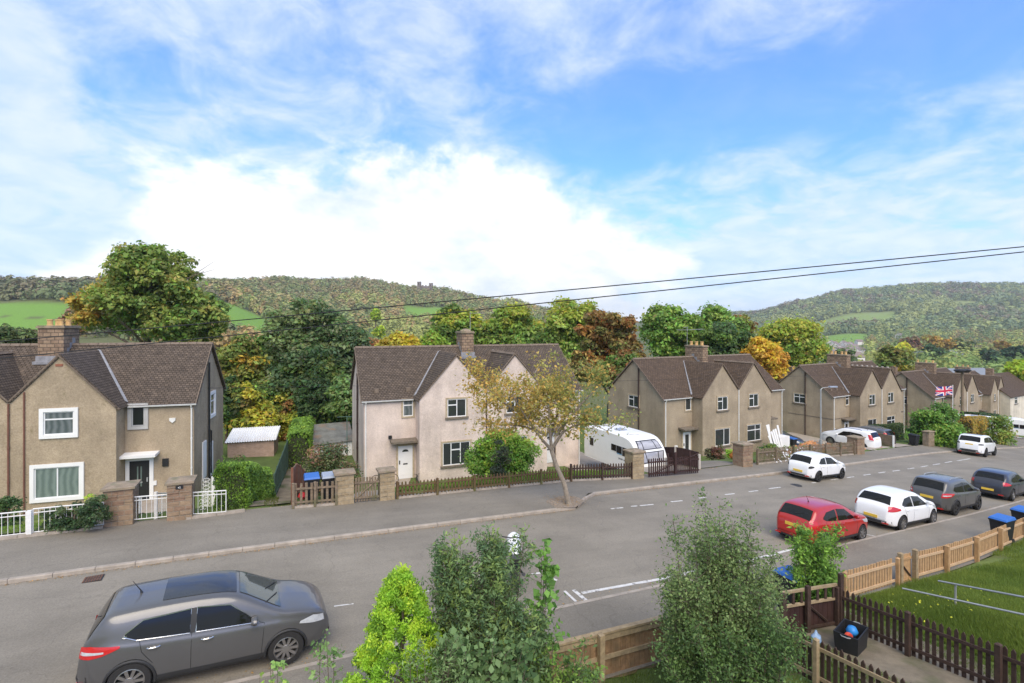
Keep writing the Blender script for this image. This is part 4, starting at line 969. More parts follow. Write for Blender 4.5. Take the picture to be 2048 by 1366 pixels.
# --- caravan
def caravan():
    L, W, H_ = 6.0, 2.25, 2.5; root = thing('caravan', 'white touring caravan parked nose out beside the pink house', 'caravan')
    P = [(0,.55),(0,2.3),(.12,2.46),(.5,2.55),(4.2,2.55),(4.9,2.47),(5.35,2.22),(5.75,1.72),(5.95,1.1),(6.0,.62),(5.9,.5),(.1,.5)]
    body = []
    mb = MB(); prof = chaikin([P[-1]]+P[:-1]+[P[-1]], 1)[:-1]; pts = [(x-L/2, z) for x, z in prof]
    n = len(pts); rows = []
    for y, k in ((-W/2, .0), (-W/2+.02, .03), (-W/2+.07, .045), (W/2-.07, .045), (W/2-.02, .03), (W/2, .0)):
        rows.append([(x+ (k-.045)*(1 if x > 0 else -1)*.9, y, z+(k-.045)*(1 if z > 1.5 else -1)*.9) for x, z in pts])
    vs = [p for r in rows for p in r]; fs = [(i*n+j, i*n+(j+1) % n, (i+1)*n+(j+1) % n, (i+1)*n+j) for i in range(5) for j in range(n)]+[tuple(range(n-1,-1,-1)), tuple(range(5*n, 6*n))]
    mb.add(vs, fs); mb.build('body', M['caravan'], root, 25)
    def face(x): # front profile x by z
        zz = np.array([.5,.62,1.1,1.72,2.22,2.47]); xx = np.array([5.93,6.0,5.95,5.75,5.35,4.9]); return float(np.interp(x, zz, xx))-L/2
    def fpatch(name, z0, z1, a, b, off, m, par=root, a1=None, b1=None):
        G_ = []
        for i in range(7):
            z = z0+(z1-z0)*i/6; u = i/6; A = a+((a1 if a1 is not None else a)-a)*u; B = b+((b1 if b1 is not None else b)-b)*u
            G_.append([(face(z)+off+.01, A+(B-A)*j/6, z) for j in range(7)])
        q = MB(); q.grid(G_); return q.build(name, m, par, 60)
    w = fpatch('front_window', 1.14, 1.76, -.80, .80, .012, M['black'], a1=-.98, b1=.98)
    for a, b, a1, b1 in ((-.74,-.46,-.90,-.52), (-.40,.40,-.46,.46), (.46,.74,.52,.90)): fpatch('pane', 1.2, 1.72, a, b, .022, M['glass_blind'], w, a1, b1)
    w = fpatch('upper_front_window', 1.88, 2.36, -.92, .92, .03, M['black'], a1=-.78, b1=.78)
    for a, b, a1, b1 in ((-.86,-.52,-.72,-.46), (-.46,.46,-.40,.40), (.52,.86,.46,.72)): fpatch('pane', 1.92, 2.32, a, b, .04, M['glass_blind'], w, a1, b1)
    for sg in (-1, 1):
        for x0, x1, z0, z1 in ((4.35,5.1,1.32,1.86),(3.75,4.28,1.40,1.86),(3.2,3.7,1.46,1.86),(.75,1.15,1.3,1.8)):
            mb = MB(); mb.box(x0-L/2, x1-L/2, sg*(W/2+.001), sg*(W/2+.02), z0, z1); o = mb.build('side_window', M['carglass'], root)
        mb = MB(); mb.box(3.8-L/2, 4.32-L/2, sg*(W/2+.002), sg*(W/2+.022), 1.34, 1.39); mb.build('side_stripe', M['stripe'], root)
        mb = MB(); mb.box(.05-L/2, 5.85-L/2, sg*(W/2-.03), sg*(W/2-.01), .40, .56); mb.build('skirt', M['caravan'], root)
        wheel(root, 2.55-L/2, sg*(W/2-.13), .33, sg, M['rim'], 8)
    mb = MB(); mb.box(2.0-L/2, 3.1-L/2, -W/2-.012, -W/2-.002, .38, .95); 
    mb = MB(); mb.lathe([(.0001,.06),(.30,.055),(.38,.0)], 20, Matrix.Translation((4.0-L/2, 0, 2.56))); mb.build('roof_vent', M['white'], root)
    mb = MB(); mb.box(2.4-L/2, 3.0-L/2, -.3, .3, 2.555, 2.62); mb.build('roof_light', M['greylid'], root)
    mb = MB(); mb.tube([(2.8, .35, .45), (3.9, 0, .42)], .04, 6); mb.tube([(2.8, -.35, .45), (3.9, 0, .42)], .04, 6); mb.tube([(3.7, 0, .42), (3.7, 0, .05)], .03, 6); mb.build('tow_bar', M['steel'], root)
    lettering('badge_lettering', 'SPORT LINE', .15, (4.35-L/2, -W/2-.006, 1.02), (PI/2, 0, 0), M['trim'], root)
    return root
def lettering(name, txt, size, loc, rot, m, parent):
    cu = bpy.data.curves.new(name, 'FONT'); cu.body = txt; cu.size = size; cu.extrude = .003; cu.align_x = 'CENTER'
    o = bpy.data.objects.new(name, cu); C.objects.link(o); dg = bpy.context.evaluated_depsgraph_get()
    me = bpy.data.meshes.new_from_object(o.evaluated_get(dg)); bpy.data.objects.remove(o, do_unlink=True); me.materials.clear(); me.materials.append(m)
    k = link(name, me, parent, loc); k.rotation_euler = rot; return k
M['caravan'] = mat('caravan_skin', (.80,.80,.77), .35, .03, 2); M['stripe'] = mat('blue_stripe', (.10,.28,.42), .4)
M['glass_blind'] = mat_glass('window_with_blind', (.30,.30,.32), curtain=(.42,.42,.44))
cv = caravan(); x, y = ST(20.85, 28.7); cv.location = (x, y, g(x, y)+.02); cv.rotation_euler = (0, 0, PA+PI+R(1.5))
drive_car(c8, 46.4, 30.4, PA+R(6)); drive_car(c9, 51.6, 32.2, PA+R(4)); drive_car(c10, 44.3, 36.0, PA+PI+R(25))
# --- piers
def pier(label, px, py, w, dpt, h, m, capm=None, sign=None):
    x, y = hit(px, py, .1); s, t = to_st(x, y); z = ground_z(x, y)
    root = thing('stone_gate_pier', label, 'gate pier', (x, y, z-.02), SA, 'stone piers along the far pavement')
    r_ = rs(int(px)); mb = MB(); mb.box(-w/2, w/2, 0, dpt, -1.2, h)
    # slightly uneven ashlar faces
    mb.build('shaft', m, root)
    mb = MB()
    k = 4; zc = h
    for i in range(int(h/.19)+1):
        for j in range(2):
            if r_.rand() < .6:
                a = -w/2+(w/2)*j; mb.box(a+.015, a+w/2-.015, -.012-.012*r_.rand(), .02, i*.19+.02, min(i*.19+.175, h-.02))
    mb.build('stone_faces', m, root)
    mb = MB(); mb.slab([(-w/2-.07, -.07, h+.06), (w/2+.07, -.07, h+.06), (w/2+.07, dpt+.07, h+.06), (-w/2-.07, dpt+.07, h+.06)], .07)
    mb.add([(-w/2-.06, -.06, h+.06), (w/2+.06, -.06, h+.06), (w/2+.06, dpt+.06, h+.06), (-w/2-.06, dpt+.06, h+.06), (0, dpt/2, h+.13)], [(0,1,4),(1,2,4),(2,3,4),(3,0,4)])
    mb.build('coping', capm or M['cap'], root)
    if sign:
        mb = MB(); mb.box(-.11, .11, -.045, -.03, h-.17, h-.05); sg_ = mb.build('number_plaque', M['black'], root)
        lettering('numerals', sign, .09, (0, -.05, h-.145), (PI/2, 0, 0), M['white'], sg_)
    return root
pier('reddish stone pier between the hedge covered railing and the white gate', 236, 1052, .82, .8, 1.22, M['stone'])
pier('stone pier with a house number, right of the white gate', 359, 1041, .74, .75, 1.28, M['stone'], sign='42')
pier('buff stone pier between the low picket fence and the small wooden gate', 690, 1009, .68, .6, 1.2, M['buff_stone'])
pier('buff stone pier right of the small wooden gate', 775, 1001, .60, .55, 1.18, M['buff_stone'])
pier('square stone pier in front of the caravan', 1277, 958, .72, .7, 1.38, M['buff_stone'])
pier('mottled stone pier at the corner of the flowery front garden', 1496, 934, .82, .8, 1.35, M['stone'])
pier('stone pier beside the white car on its driveway', 1722, 909, .85, .8, 1.25, M['stone'])
pier('stone pier by the black wheelie bin past the brown hedge', 1991, 880, .7, .7, 1.5, M['buff_stone'])
pier('stone pier at the right edge with a blue lidded bin behind', 2034, 874, .9, .8, 1.5, M['buff_stone'])
pier('low stone post partly hidden by the big hedge', 1863, 893, .9, .5, 1.35, M['cap'])
# --- fences: fence > post, rail, pickets
def line_pts(a, b, n): return [a+(b-a)*i/n for i in range(n+1)]
def fence(name, label, A, B, h, m, sp=.14, pw=.075, post=1.8, pm=None, rails=(.25, .75), pointed=True, drop=None, gz=None, railm=None, group='wooden fences along the front gardens', plinth=False, railside=-1, postw=.09, posth=None, cat='fence'):
    A, B = np.array(A, float), np.array(B, float); L_ = np.linalg.norm(B-A); d = (B-A)/L_; ang = math.atan2(d[1], d[0]); gz = gz or ground_z
    root = thing(name, label, cat, (A[0], A[1], gz(*A)), ang, group); z0 = gz(*A)
    zz = lambda u: gz(*(A+d*u))-z0
    r_ = rs(int(abs(A[0]*100))+3); mb = MB(); u = sp/2
    while u < L_-pw/2:
        q = zz(u); hh = h+r_.uniform(-.012, .012); a, b = u-pw/2, u+pw/2; lo = q+.04; tilt = r_.uniform(-.008, .008)
        if pointed: mb.prism([(a, lo), (b, lo), (b+tilt, q+hh-.06), (u+tilt, q+hh), (a+tilt, q+hh-.06)], -.011, .011)
        else: mb.prism([(a, lo), (b, lo), (b+tilt, q+hh), (a+tilt, q+hh)], -.011, .011)
        u += sp
    mb.build('pickets', m, root)
    k = max(1, int(L_/1.0))
    for rz_ in rails:
        mb = MB(); y0, y1 = (.014, .05) if railside > 0 else (-.05, -.014)
        for i in range(k):
            a, b = L_*i/k, L_*(i+1)/k
            mb.add([(a, y0, zz(a)+h*rz_-.035), (a, y1, zz(a)+h*rz_-.035), (a, y1, zz(a)+h*rz_+.035), (a, y0, zz(a)+h*rz_+.035), (b, y0, zz(b)+h*rz_-.035), (b, y1, zz(b)+h*rz_-.035), (b, y1, zz(b)+h*rz_+.035), (b, y0, zz(b)+h*rz_+.035)],
                   [(0,1,5,4),(1,2,6,5),(2,3,7,6),(3,0,4,7)]+([(0,3,2,1)] if i == 0 else [])+([(4,5,6,7)] if i == k-1 else []))
        mb.build('rail', railm or m, root)
    if post:
        n = max(1, round(L_/post))
        for i in range(n+1):
            u = L_*i/n; mb = MB(); w = postw; yo = .06+w/2 if railside > 0 else -.06-w/2
            ph = posth or h+.03; mb.box(u-w/2, u+w/2, yo-w/2, yo+w/2, zz(u)-.5, zz(u)+ph); mb.add([(u-w/2-.01, yo-w/2-.01, zz(u)+ph), (u+w/2+.01, yo-w/2-.01, zz(u)+ph), (u+w/2+.01, yo+w/2+.01, zz(u)+ph), (u-w/2-.01, yo+w/2+.01, zz(u)+ph), (u, yo, zz(u)+ph+.04)], [(0,1,4),(1,2,4),(2,3,4),(3,0,4)])
            mb.build('post', pm or m, root)
    if plinth:
        mb = MB()
        for i in range(k):
            a, b = L_*i/k, L_*(i+1)/k; vs = []
            for u in (a+.01, b-.01): vs += [(u, -.09, zz(u)-.3), (u, .09, zz(u)-.3), (u, .09, zz(u)+.07), (u, -.09, zz(u)+.07)]
            mb.add(vs, [(0,1,5,4),(1,2,6,5),(2,3,7,6),(3,0,4,7),(0,3,2,1),(4,5,6,7)])
        mb.build('plinth', M['kerb'], root)
    return root
def P2(px, py): return hit(px, py, .1)
fence('picket_fence', 'short weathered picket fence in front of the blue and grey bins', P2(586,1016), P2(672,1009), .92, M['wood_grey'], .19, .09, .9, rails=(.22,.78), plinth=True, pointed=False)
fence('picket_fence', 'mossy brown picket fence in front of the pink house', P2(793,997), P2(1140,962), .68, mat('mossy_brown_wood', (.12,.075,.035), .9, .35, 8, .3, 30, col2=(.12,.12,.04), s2=1.6), .16, .07, 1.9, plinth=True)
fence('picket_fence', 'dark brown picket fence between the pavement tree and the caravan pier', P2(1140,962), P2(1262,957), .82, M['wood_brown'], .16, .075, 1.9, plinth=True)
fence('picket_fence', 'long grey weathered picket fence below the white flowers', P2(1512,929), P2(1706,909), .98, M['wood_grey'], .15, .08, 2.2, plinth=True)
# gates
def gate(label, A, B, h, m, sp, pw, gap=.05, name='garden_gate', posts=None, closed=False, gz=None):
    root = fence(name, label, A, B, h, m, sp, pw, 0, rails=(.2,.8), pointed=not closed, gz=gz, group='garden gates', cat='gate')
    L_ = math.dist(A, B); mb = MB(); mb.tube([(.05, -.03, .15), (L_-.05, -.03, h*.85)], .03, 4); mb.build('brace', m, root)
    return root
gate('small weathered wooden gate between two buff stone piers', P2(709,1006), P2(758,1002), 1.0, M['wood_grey'], .11, .075, closed=True)
ga = gate('pair of dark brown picket gates across the caravan driveway', P2(1296,956), P2(1397,947), 1.02, M['wood_dark'], .15, .085)
mb = MB(); L_ = math.dist(P2(1296,956), P2(1397,947))
for u in (L_*.36, L_*.5, L_*.52, L_*.8): mb.box(u-.05, u+.05, -.1, -.05, .0+(-.075*.0), 1.15)
mb.build('gate_stile', M['wood_dark'], ga)
# white metal railings and gate
def railing(name, label, A, B, h, cat='railing', sp=.13, scroll=True, z_of=None, group='white metal railings of the first house'):
    A, B = np.array(A, float), np.array(B, float); L_ = np.linalg.norm(B-A); d = (B-A)/L_; z0 = ground_z(*A); zz = (lambda u: ground_z(*(A+d*u))-z0) if z_of is None else z_of
    root = thing(name, label, cat, (A[0], A[1], z0), math.atan2(d[1], d[0]), group)
    mb = MB(); u = 0
    n = int(L_/sp)
    for i in range(n+1): u = L_*i/n; r = .018 if i in (0, n) else .009; mb.tube([(u, 0, zz(u)+.08), (u, 0, zz(u)+h)], r, 5)
    mb.build('bars', M['whitemetal'], root)
    for q in (.1, h-.12, h):
        mb = MB(); mb.tube([(0, 0, zz(0)+q), (L_, 0, zz(L_)+q)], .016 if q < h else .022, 5); mb.build('rail', M['whitemetal'], root)
    if scroll:
        mb = MB(); c = L_*.38
        for sx in (-1, 1):
            for k, (ux, uz) in enumerate(((.06, .62), (.06, .36))):
                mb.tube([(c+sx*(ux+.05*math.cos(w)), -.01, zz(c)+h*uz+.07*math.sin(w)) for w in np.linspace(0, 5.5, 10)], .007, 4)
        mb.build('scroll', M['whitemetal'], root)
    return root
railing('metal_railing', 'white metal railing at the left edge of the picture', P2(-60,1086), P2(52,1073), .78)
railing('metal_railing', 'white metal railing half swallowed by the hedge', P2(66,1071), P2(207,1055), .82)
railing('metal_gate', 'white metal garden gate between the two stone piers', P2(262,1046), P2(334,1039), .86, 'gate', .14, False)
railing('metal_railing', 'white metal railing right of the numbered pier, beside the privet hedge', P2(377,1035), P2(452,1029), .86)
mb = MB(); x, y = P2(59,1073); mb.cbox((0,0,.35), (.12,.12,1.0)); tag(mb.build('gate_post', M['whitemetal'], loc=(x, y, ground_z(x, y)-.05), rz=SA), 'white square post between the two left railings', 'post')
# plinth below the railings
for a, b, lb in (((-60,1088),(206,1057),'low stone plinth under the left white railings'), ((372,1040),(490,1024),'low stone plinth under the right white railing and hedge')):
    A, B = np.array(P2(*a)), np.array(P2(*b)); d = (B-A); L_ = np.linalg.norm(d); z0 = ground_z(*A); z1 = ground_z(*B)-z0; mb = MB(); n = int(L_/.8)
    for i in range(n):
        u0, u1 = L_*i/n+.005, L_*(i+1)/n-.005; f = lambda u: z1*u/L_
        mb.add([(u0,-.02,f(u0)-.3),(u0,.16,f(u0)-.3),(u0,.16,f(u0)+.08),(u0,-.02,f(u0)+.08),(u1,-.02,f(u1)-.3),(u1,.16,f(u1)-.3),(u1,.16,f(u1)+.08),(u1,-.02,f(u1)+.08)], [(0,1,5,4),(1,2,6,5),(2,3,7,6),(3,0,4,7),(0,3,2,1),(4,5,6,7)])
    tag(mb.build('stone_plinth', M['kerb'], loc=(*A, z0), rz=math.atan2(d[1], d[0])), lb, 'low wall')
# sloping handrails down the path to the first house
def handrail(label, a, b, za, zb_, h=.85):
    ax, ay = ST(*a); bx, by = ST(*b); root = thing('handrail', label, 'handrail', (ax, ay, za), 0, 'white metal railings of the first house'); v = Vector((bx-ax, by-ay, zb_-za))
    for q in (h, h-.1, .12):
        mb = MB(); mb.tube([(0,0,q), v+Vector((0,0,q))], .022, 5); mb.build('rail', M['whitemetal'], root)
    n = 14; mb = MB()
    for i in range(n+1): p = v*i/n; mb.tube([p+Vector((0,0,.1)), p+Vector((0,0,h))], .01, 4)
    mb.build('bars', M['whitemetal'], root)
    mb = MB(); mb.cbox((0,0,h/2-.2), (.09,.09,h+.5)); mb.cbox((v.x,v.y,v.z+h/2-.2), (.09,.09,h+.5)); mb.build('post', M['whitemetal'], root)
x0, y0 = P2(300, 1043); s0, t0 = to_st(x0, y0)
handrail('white handrail sloping down from the gate along the right side of the path', (s0+.1, t0+.4), (s0+.2, t0+4.2), gst(s0, t0+.4)-.0, gst(s0, t0+4.2)+.05)
handrail('white handrail sloping down from the gate along the left side of the path', (s0-1.1, t0+.9), (s0-1.2, t0+4.4), gst(s0-1, t0+.9)-.0, gst(s0-1, t0+4.4)+.05)
# ornamental side gate and panel of the first house
def sidegate():
    p = at(404, 985, 25.5); z = g(p.x, p.y); root = thing('ornamental_gate', 'white ornamental metal gate with arched top beside the first house', 'gate', (p.x, p.y, z), SA)
    mb = MB()
    for i in range(6):
        mb.tube([(.0+i*.07, 0, 0), (.0+i*.07, 0, 1.75)], .009, 4)
    for i in range(9): mb.tube([(.18+.15*math.cos(w), 0, .2+i*.19+.08*math.sin(w)) for w in np.linspace(0, 2*PI, 9)], .012, 4)
    mb.build('lattice_panel', M['whitemetal'], root)
    mb = MB(); mb.box(.4,.56,-.05,.05,-.3,1.85); mb.build('post', M['whitemetal'], root)
    mb = MB(); c, r = 1.15, .5
    mb.tube([(c+r*math.cos(w), 0, 1.35+r*math.sin(w)) for w in np.linspace(0, PI, 13)], .018, 5)
    for i in range(7): u = .68+i*.155; mb.tube([(u, 0, .05), (u, 0, 1.35+math.sqrt(max(0, r*r-(u-c)**2)))], .01, 4)
    mb.tube([(.65,0,.9),(1.65,0,.9)], .014, 4); mb.tube([(.65,0,.1),(1.65,0,.1)], .014, 4)
    mb.build('gate_leaf', M['whitemetal'], root)
sidegate()
# panel fences along the driveways
def panelfence(name, label, a, b, h0, h1, m, post=None, n=3, pm=None):
    ax, ay = ST(*a); bx, by = ST(*b); z0 = ground_z(ax, ay); L_ = math.dist((ax, ay), (bx, by)); dx, dy = (bx-ax)/L_, (by-ay)/L_
    root = thing(name, label, 'fence', (ax, ay, z0), math.atan2(dy, dx), 'panel fences between the gardens'); zz = lambda u: ground_z(ax+dx*u, ay+dy*u)-z0
    for i in range(n):
        u0, u1 = L_*i/n+.05, L_*(i+1)/n-.05; ha = h0+(h1-h0)*i/n; hb = h0+(h1-h0)*(i+1)/n; mb = MB(); k = 12
        for j in range(k):
            a_, b_ = u0+(u1-u0)*j/k, u0+(u1-u0)*(j+1)/k-.006; zt = zz(a_)+ha+(hb-ha)*(j/k); o = .008*(j % 2)
            mb.box(a_, b_, -.012-o, .012-o, zz(a_)+.05, zt)
        mb.build('panel', m, root)
        mb = MB(); A = (u0, 0, zz(u0)+ha+.01); B = (u1, 0, zz(u1)+hb+.01); mb.tube([A, B], .03, 4); mb.tube([(u0,-.03,zz(u0)+.25),(u1,-.03,zz(u1)+.25)], .03, 4); mb.build('capping_rail', m, root)
    for i in range(n+1):
        u = L_*i/n; hh = h0+(h1-h0)*i/n+.06; mb = MB(); w = .055 if pm else .045; mb.box(u-w, u+w, -w, w, zz(u)-.4, zz(u)+hh); mb.build('post', pm or m, root)
    return root
panelfence('panel_fence', 'dark brown panel fence with pale posts beside the caravan', (22.45,23.55), (22.45,31.5), .95, 1.5, M['wood_dark'], n=4, pm=M['concrete'])
panelfence('panel_fence', 'rusty brown board fence along the dirt path behind the bins', (.5,22.25), (1.25,27.6), 1.35, 1.5, mat('rust_brown_board', (.17,.07,.04), .85, .3, 5, col2=(.2,.15,.1), s2=2), n=4)
panelfence('panel_fence', 'green panel fence with scalloped top at the end of the privet hedge', (-.2,31.2), (.55,37.5), 1.35, 1.9, M['greenwood'], n=5)
panelfence('panel_fence', 'grey panel fence ending in a white post between two driveways', (49.0,28.3), (48.9,33.5), .95, 1.6, M['wood_grey'], n=3, pm=M['whitestone'])
panelfence('panel_fence', 'grey panel fence behind the rubble heap', (37.0,34.5), (43.0,36.5), 1.3, 1.3, M['wood_grey'], n=3, pm=M['concrete'])
panelfence('panel_fence', 'dark fence closing the gap between the pink house and the caravan', (17.6,32.2), (19.0,34.8), 1.7, 1.7, M['wood_dark'], n=2)
# outbuildings behind
def shed_corrugated():
    p = at(455, 905, 37); root = thing('garden_shed', 'small brick shed with a white corrugated roof behind the privet hedge', 'shed', (p.x, p.y, g(p.x, p.y)), .31)
    mb = MB(); mb.box(0, 3.0, 0, 2.6, -.8, 1.1); mb.prism([(0,1.1),(2.6,1.1),(2.6,1.5)], .0, 3.0, 'x'); mb.build('wall', mat_brick('red_brick', (.50,.33,.25), (.42,.27,.20), (.42,.37,.3), .22, .075, .01), root)
    G_ = []
    for i in range(81):
        x = -.15+3.3*i/80; G_.append([(x, -.2+3.0*j/3, 1.12+.16*(-.2+3.0*j/3)+.03*math.sin(x*2*PI/.16)) for j in range(4)])
    mb = MB(); mb.grid(G_); mb.build('corrugated_roof', M['whitestone'], root)
shed_corrugated()
def shed_flat():
    p = at(617, 890, 37.5); root = thing('garden_shed', 'shed with a mossy grey pitched roof left of the pink house', 'shed', (p.x, p.y, g(p.x, p.y)), .42)
    mb = MB(); mb.box(0, 3.0, 0, 2.6, -.8, .95); mb.build('wall', M['whitestone'], root)
    mb = MB(); mb.slab([(-.15,-.2,.95),(3.15,-.2,1.1),(3.15,2.9,1.95),(-.15,2.9,1.9)], .08); mb.build('roof', mat('roof_felt', (.16,.16,.14), .9, .3, 2, col2=(.22,.15,.10), s2=1.2), root)
shed_flat()
def washing_line():
    p = at(694, 900, 38.5); root = thing('washing_line_post', 'green metal washing line post between the shed and the pink house', 'washing line post', (p.x, p.y, g(p.x, p.y)), .4)
    mb = MB(); mb.tube([(0,0,-.3),(0,0,2.9)], .03, 6); mb.build('post', M['greenpole'], root); mb = MB(); mb.tube([(-.7,0,2.88),(1.6,0,2.85)], .02, 5); mb.tube([(-.1,0,1.3),(1.6,0,1.25)], .02, 5); mb.build('arm', M['greenpole'], root)
M['greenpole'] = mat('green_pole', (.10,.18,.15), .6, .1)
washing_line()
# --- bins
def bin_(label, x, y, z, rz, lidm, bodym=None, w=.58, h=.96, num=None):
    root = thing('wheelie_bin', label, 'wheelie bin', (x, y, z), rz, 'wheelie bins')
    mb = MB(); a, b = .42*w/.58, .5*w/.58; d0, d1 = .24, .34
    mb.add([(-a/2,-d0,.04),(a/2,-d0,.04),(a/2,d0,.04),(-a/2,d0,.04),(-b/2-.03,-d1,h),(b/2+.03,-d1,h),(b/2+.03,d1,h),(-b/2-.03,d1,h)], [(0,3,2,1),(4,5,6,7),(0,1,5,4),(1,2,6,5),(2,3,7,6),(3,0,4,7)])
    mb.box(-b/2-.045, b/2+.045, -d1-.02, d1+.02, h-.06, h-.005); mb.build('body', bodym or M['bin'], root)
    mb = MB(); W2 = b/2+.05
    mb.add([(-W2,-d1-.03,h),(W2,-d1-.03,h),(W2,d1+.04,h),(-W2,d1+.04,h),(-W2+.03,-d1+.02,h+.06),(W2-.03,-d1+.02,h+.06),(W2-.03,d1-.02,h+.10),(-W2+.03,d1-.02,h+.10)], [(0,3,2,1),(4,5,6,7),(0,1,5,4),(1,2,6,5),(2,3,7,6),(3,0,4,7)])
    mb.build('lid', lidm, root, 30)
    mb = MB(); mb.tube([(-.2,d1+.06,h-.03),(.2,d1+.06,h-.03)], .018, 6); mb.build('handle', bodym or M['bin'], root)
    for sx in (-1, 1):
        mb = MB(); mb.lathe([(.10,-.025),(.10,.025)], 14, Matrix.Translation((sx*.22, d0+.04, .10)) @ Matrix.Rotation(PI/2, 4, 'Y')); mb.build('wheel', M['tyre'], root)
    return root
def binat(label, s, t, lid, rz=SA, **k): x, y = ST(s, t); return bin_(label, x, y, ground_z(x, y), rz, lid, **k)
x, y = hit(628, 1010, .1); s1, t1 = to_st(x, y)
binat('blue lidded bin behind the short picket fence', s1-.05, t1+.6, M['bluelid'])
binat('grey lidded bin beside the blue lidded one behind the short picket fence', s1+.62, t1+.62, M['greylid'])
mb = MB(); mb.lathe([(.0001,-.16),(.10,-.12),(.16,0),(.10,.12),(.0001,.16)], 14); x2, y2 = ST(s1-.42, t1+.32); tag(mb.build('red_ball', mat('red_plastic', (.5,.03,.03), .4), None, 50, (x2, y2, ground_z(x2, y2)+.3)), 'bright red plastic ball behind the short picket fence', 'ball')
p = at(1583, 1200, 14.1); bin_('bin with a glossy blue lid behind the dark wooden gate', p.x, p.y, ground_z(p.x, p.y), SA+PI, M['bluelid'], w=.62, h=1.0)
p = at(2004, 1062, 20.9); bin_('blue lidded bin on the near pavement behind the new fence', p.x, p.y, ground_z(p.x, p.y), SA+PI/2+PI, M['bluelid'])
p = at(2046, 1035, 22.5); bin_('blue lidded bin at the right edge behind the other one', p.x, p.y, ground_z(p.x, p.y), SA+PI/2+PI, M['bluelid'])
for px, py, lb, ld in ((1840, 893, 'black bin in the gap before the big green hedge', M['bin']), (2012, 877, 'black bin beyond the brown hedge, behind the white off road car', M['bin']), (2020, 872, 'blue lidded bin standing by the farthest pier', M['bluelid'])):
    x, y = hit(px, py, .1); s, t = to_st(x, y); binat(lb, s, t+.5, ld)
p = at(1584, 876, 49); bin_('dark bin with blue lid by the brown house side wall', p.x, p.y, ground_z(p.x, p.y), SA, M['bluelid'])
# --- lamp post and telegraph pole, flag
def lamp_post():
    x, y = hit(1641.5, 912, .1); z = ground_z(x, y); d = y; root = thing('street_lamp', 'slender grey street lamp above the weathered picket fence', 'street lamp', (x, y, z), SA)
    zt = 7-(776-652)/1050*d-z; mb = MB(); mb.tube([(0,0,-.3),(0,0,1.2),(0,0,1.21),(0,0,zt-.1)], [.09,.09,.055,.045], 8); mb.tube([(0,0,zt-.12),(.15,-.03,zt),(.9,-.25,zt+.08)], .03, 6); mb.build('pole', M['steel'], root)
    mb = MB(); mb.slab([(.6,-.3,zt+.12),(1.2,-.45,zt+.12),(1.25,-.27,zt+.12),(.65,-.1,zt+.12)], .09); mb.build('lantern', M['greylid'], root)
lamp_post()
def tele_pole():
    px, d = 1924.5, 58.; x = (px-1024)/1050*d; z = ground_z(x, d); root = thing('telegraph_pole', 'wooden telegraph pole with dark round drums at its top', 'telegraph pole', (x, d, z), .2)
    zt = 7-(733-652)/1050*d-z; mb = MB(); mb.tube([(0,0,-.5),(0,0,zt)], [.17,.12], 10); mb.build('pole', M['wood_grey'], root)
    for dx in (-.75, .05):
        mb = MB(); mb.lathe([(.0001,-.22),(.25,-.2),(.5,.0),(.52,.1),(.3,.2),(.0001,.22)], 14, Matrix.Translation((dx, -.3, zt-.45))); mb.build('drum', M['trim'], root, 40)
    mb = MB(); mb.tube([(-.9,-.2,zt-.2),(.4,-.2,zt-.2)], .05, 5); mb.build('crossarm', M['wood_grey'], root)
    mb = MB(); mb.box(-.45,-.05,-.3,-.1,zt-5.6,zt-5.0); mb.build('junction_box', M['black'], root)
tele_pole()
def flag():
    px, d = 1905.5, 56.; x = (px-1024)/1050*d; z = ground_z(x, d); pole = thing('flagpole', 'white pole flying the flag above the big hedge', 'flagpole', (x, d, z), 0)
    zt = 7-(770-652)/1050*d-z; mb = MB(); mb.tube([(0,0,0),(0,0,zt)], .035, 6); mb.build('pole', M['whitemetal'], pole)
    Wf, Hf = 1.85, .95; n, m = 44, 26
    def colour(u, v):   # u along the fly 0..2, v 0..1
        X, Y = u-1, v-.5
        if abs(X) < .1 or abs(Y) < .1: return 1
        if abs(X) < .1667 or abs(Y) < .1667: return 0
        for sg in (1, -1):
            dd = (Y-sg*X*.5)/math.sqrt(1.25)*1.0
            if abs(dd) < .1:
                k = dd*(1 if X*sg > 0 else -1)*(1 if sg > 0 else 1)
                return 1 if -.0667 < (dd if X < 0 else -dd)*(1 if sg > 0 else 1) < 0 else 0
        return 2
    vs, fs, ms = [], [], []
    for i in range(n+1):
        for j in range(m+1):
            u, v = i/n, j/m; w = .12*math.sin(u*9+v*1.3)*min(1, u*3); vs.append((-u*Wf, w, zt-.1-Hf+v*Hf-.1*u+.05*math.sin(u*7)*u))
    for i in range(n):
        for j in range(m): fs.append((i*(m+1)+j, (i+1)*(m+1)+j, (i+1)*(m+1)+j+1, i*(m+1)+j+1)); ms.append(colour(2*(i+.5)/n, (j+.5)/m))
    mb = MB(); mb.add(vs, fs); mb.m = ms
    o = mb.build('union_flag', [mat('flag_white', (.75,.72,.72), .8), mat('flag_red', (.55,.02,.06), .8), mat('flag_blue', (.02,.03,.2), .8)], pole)
flag()
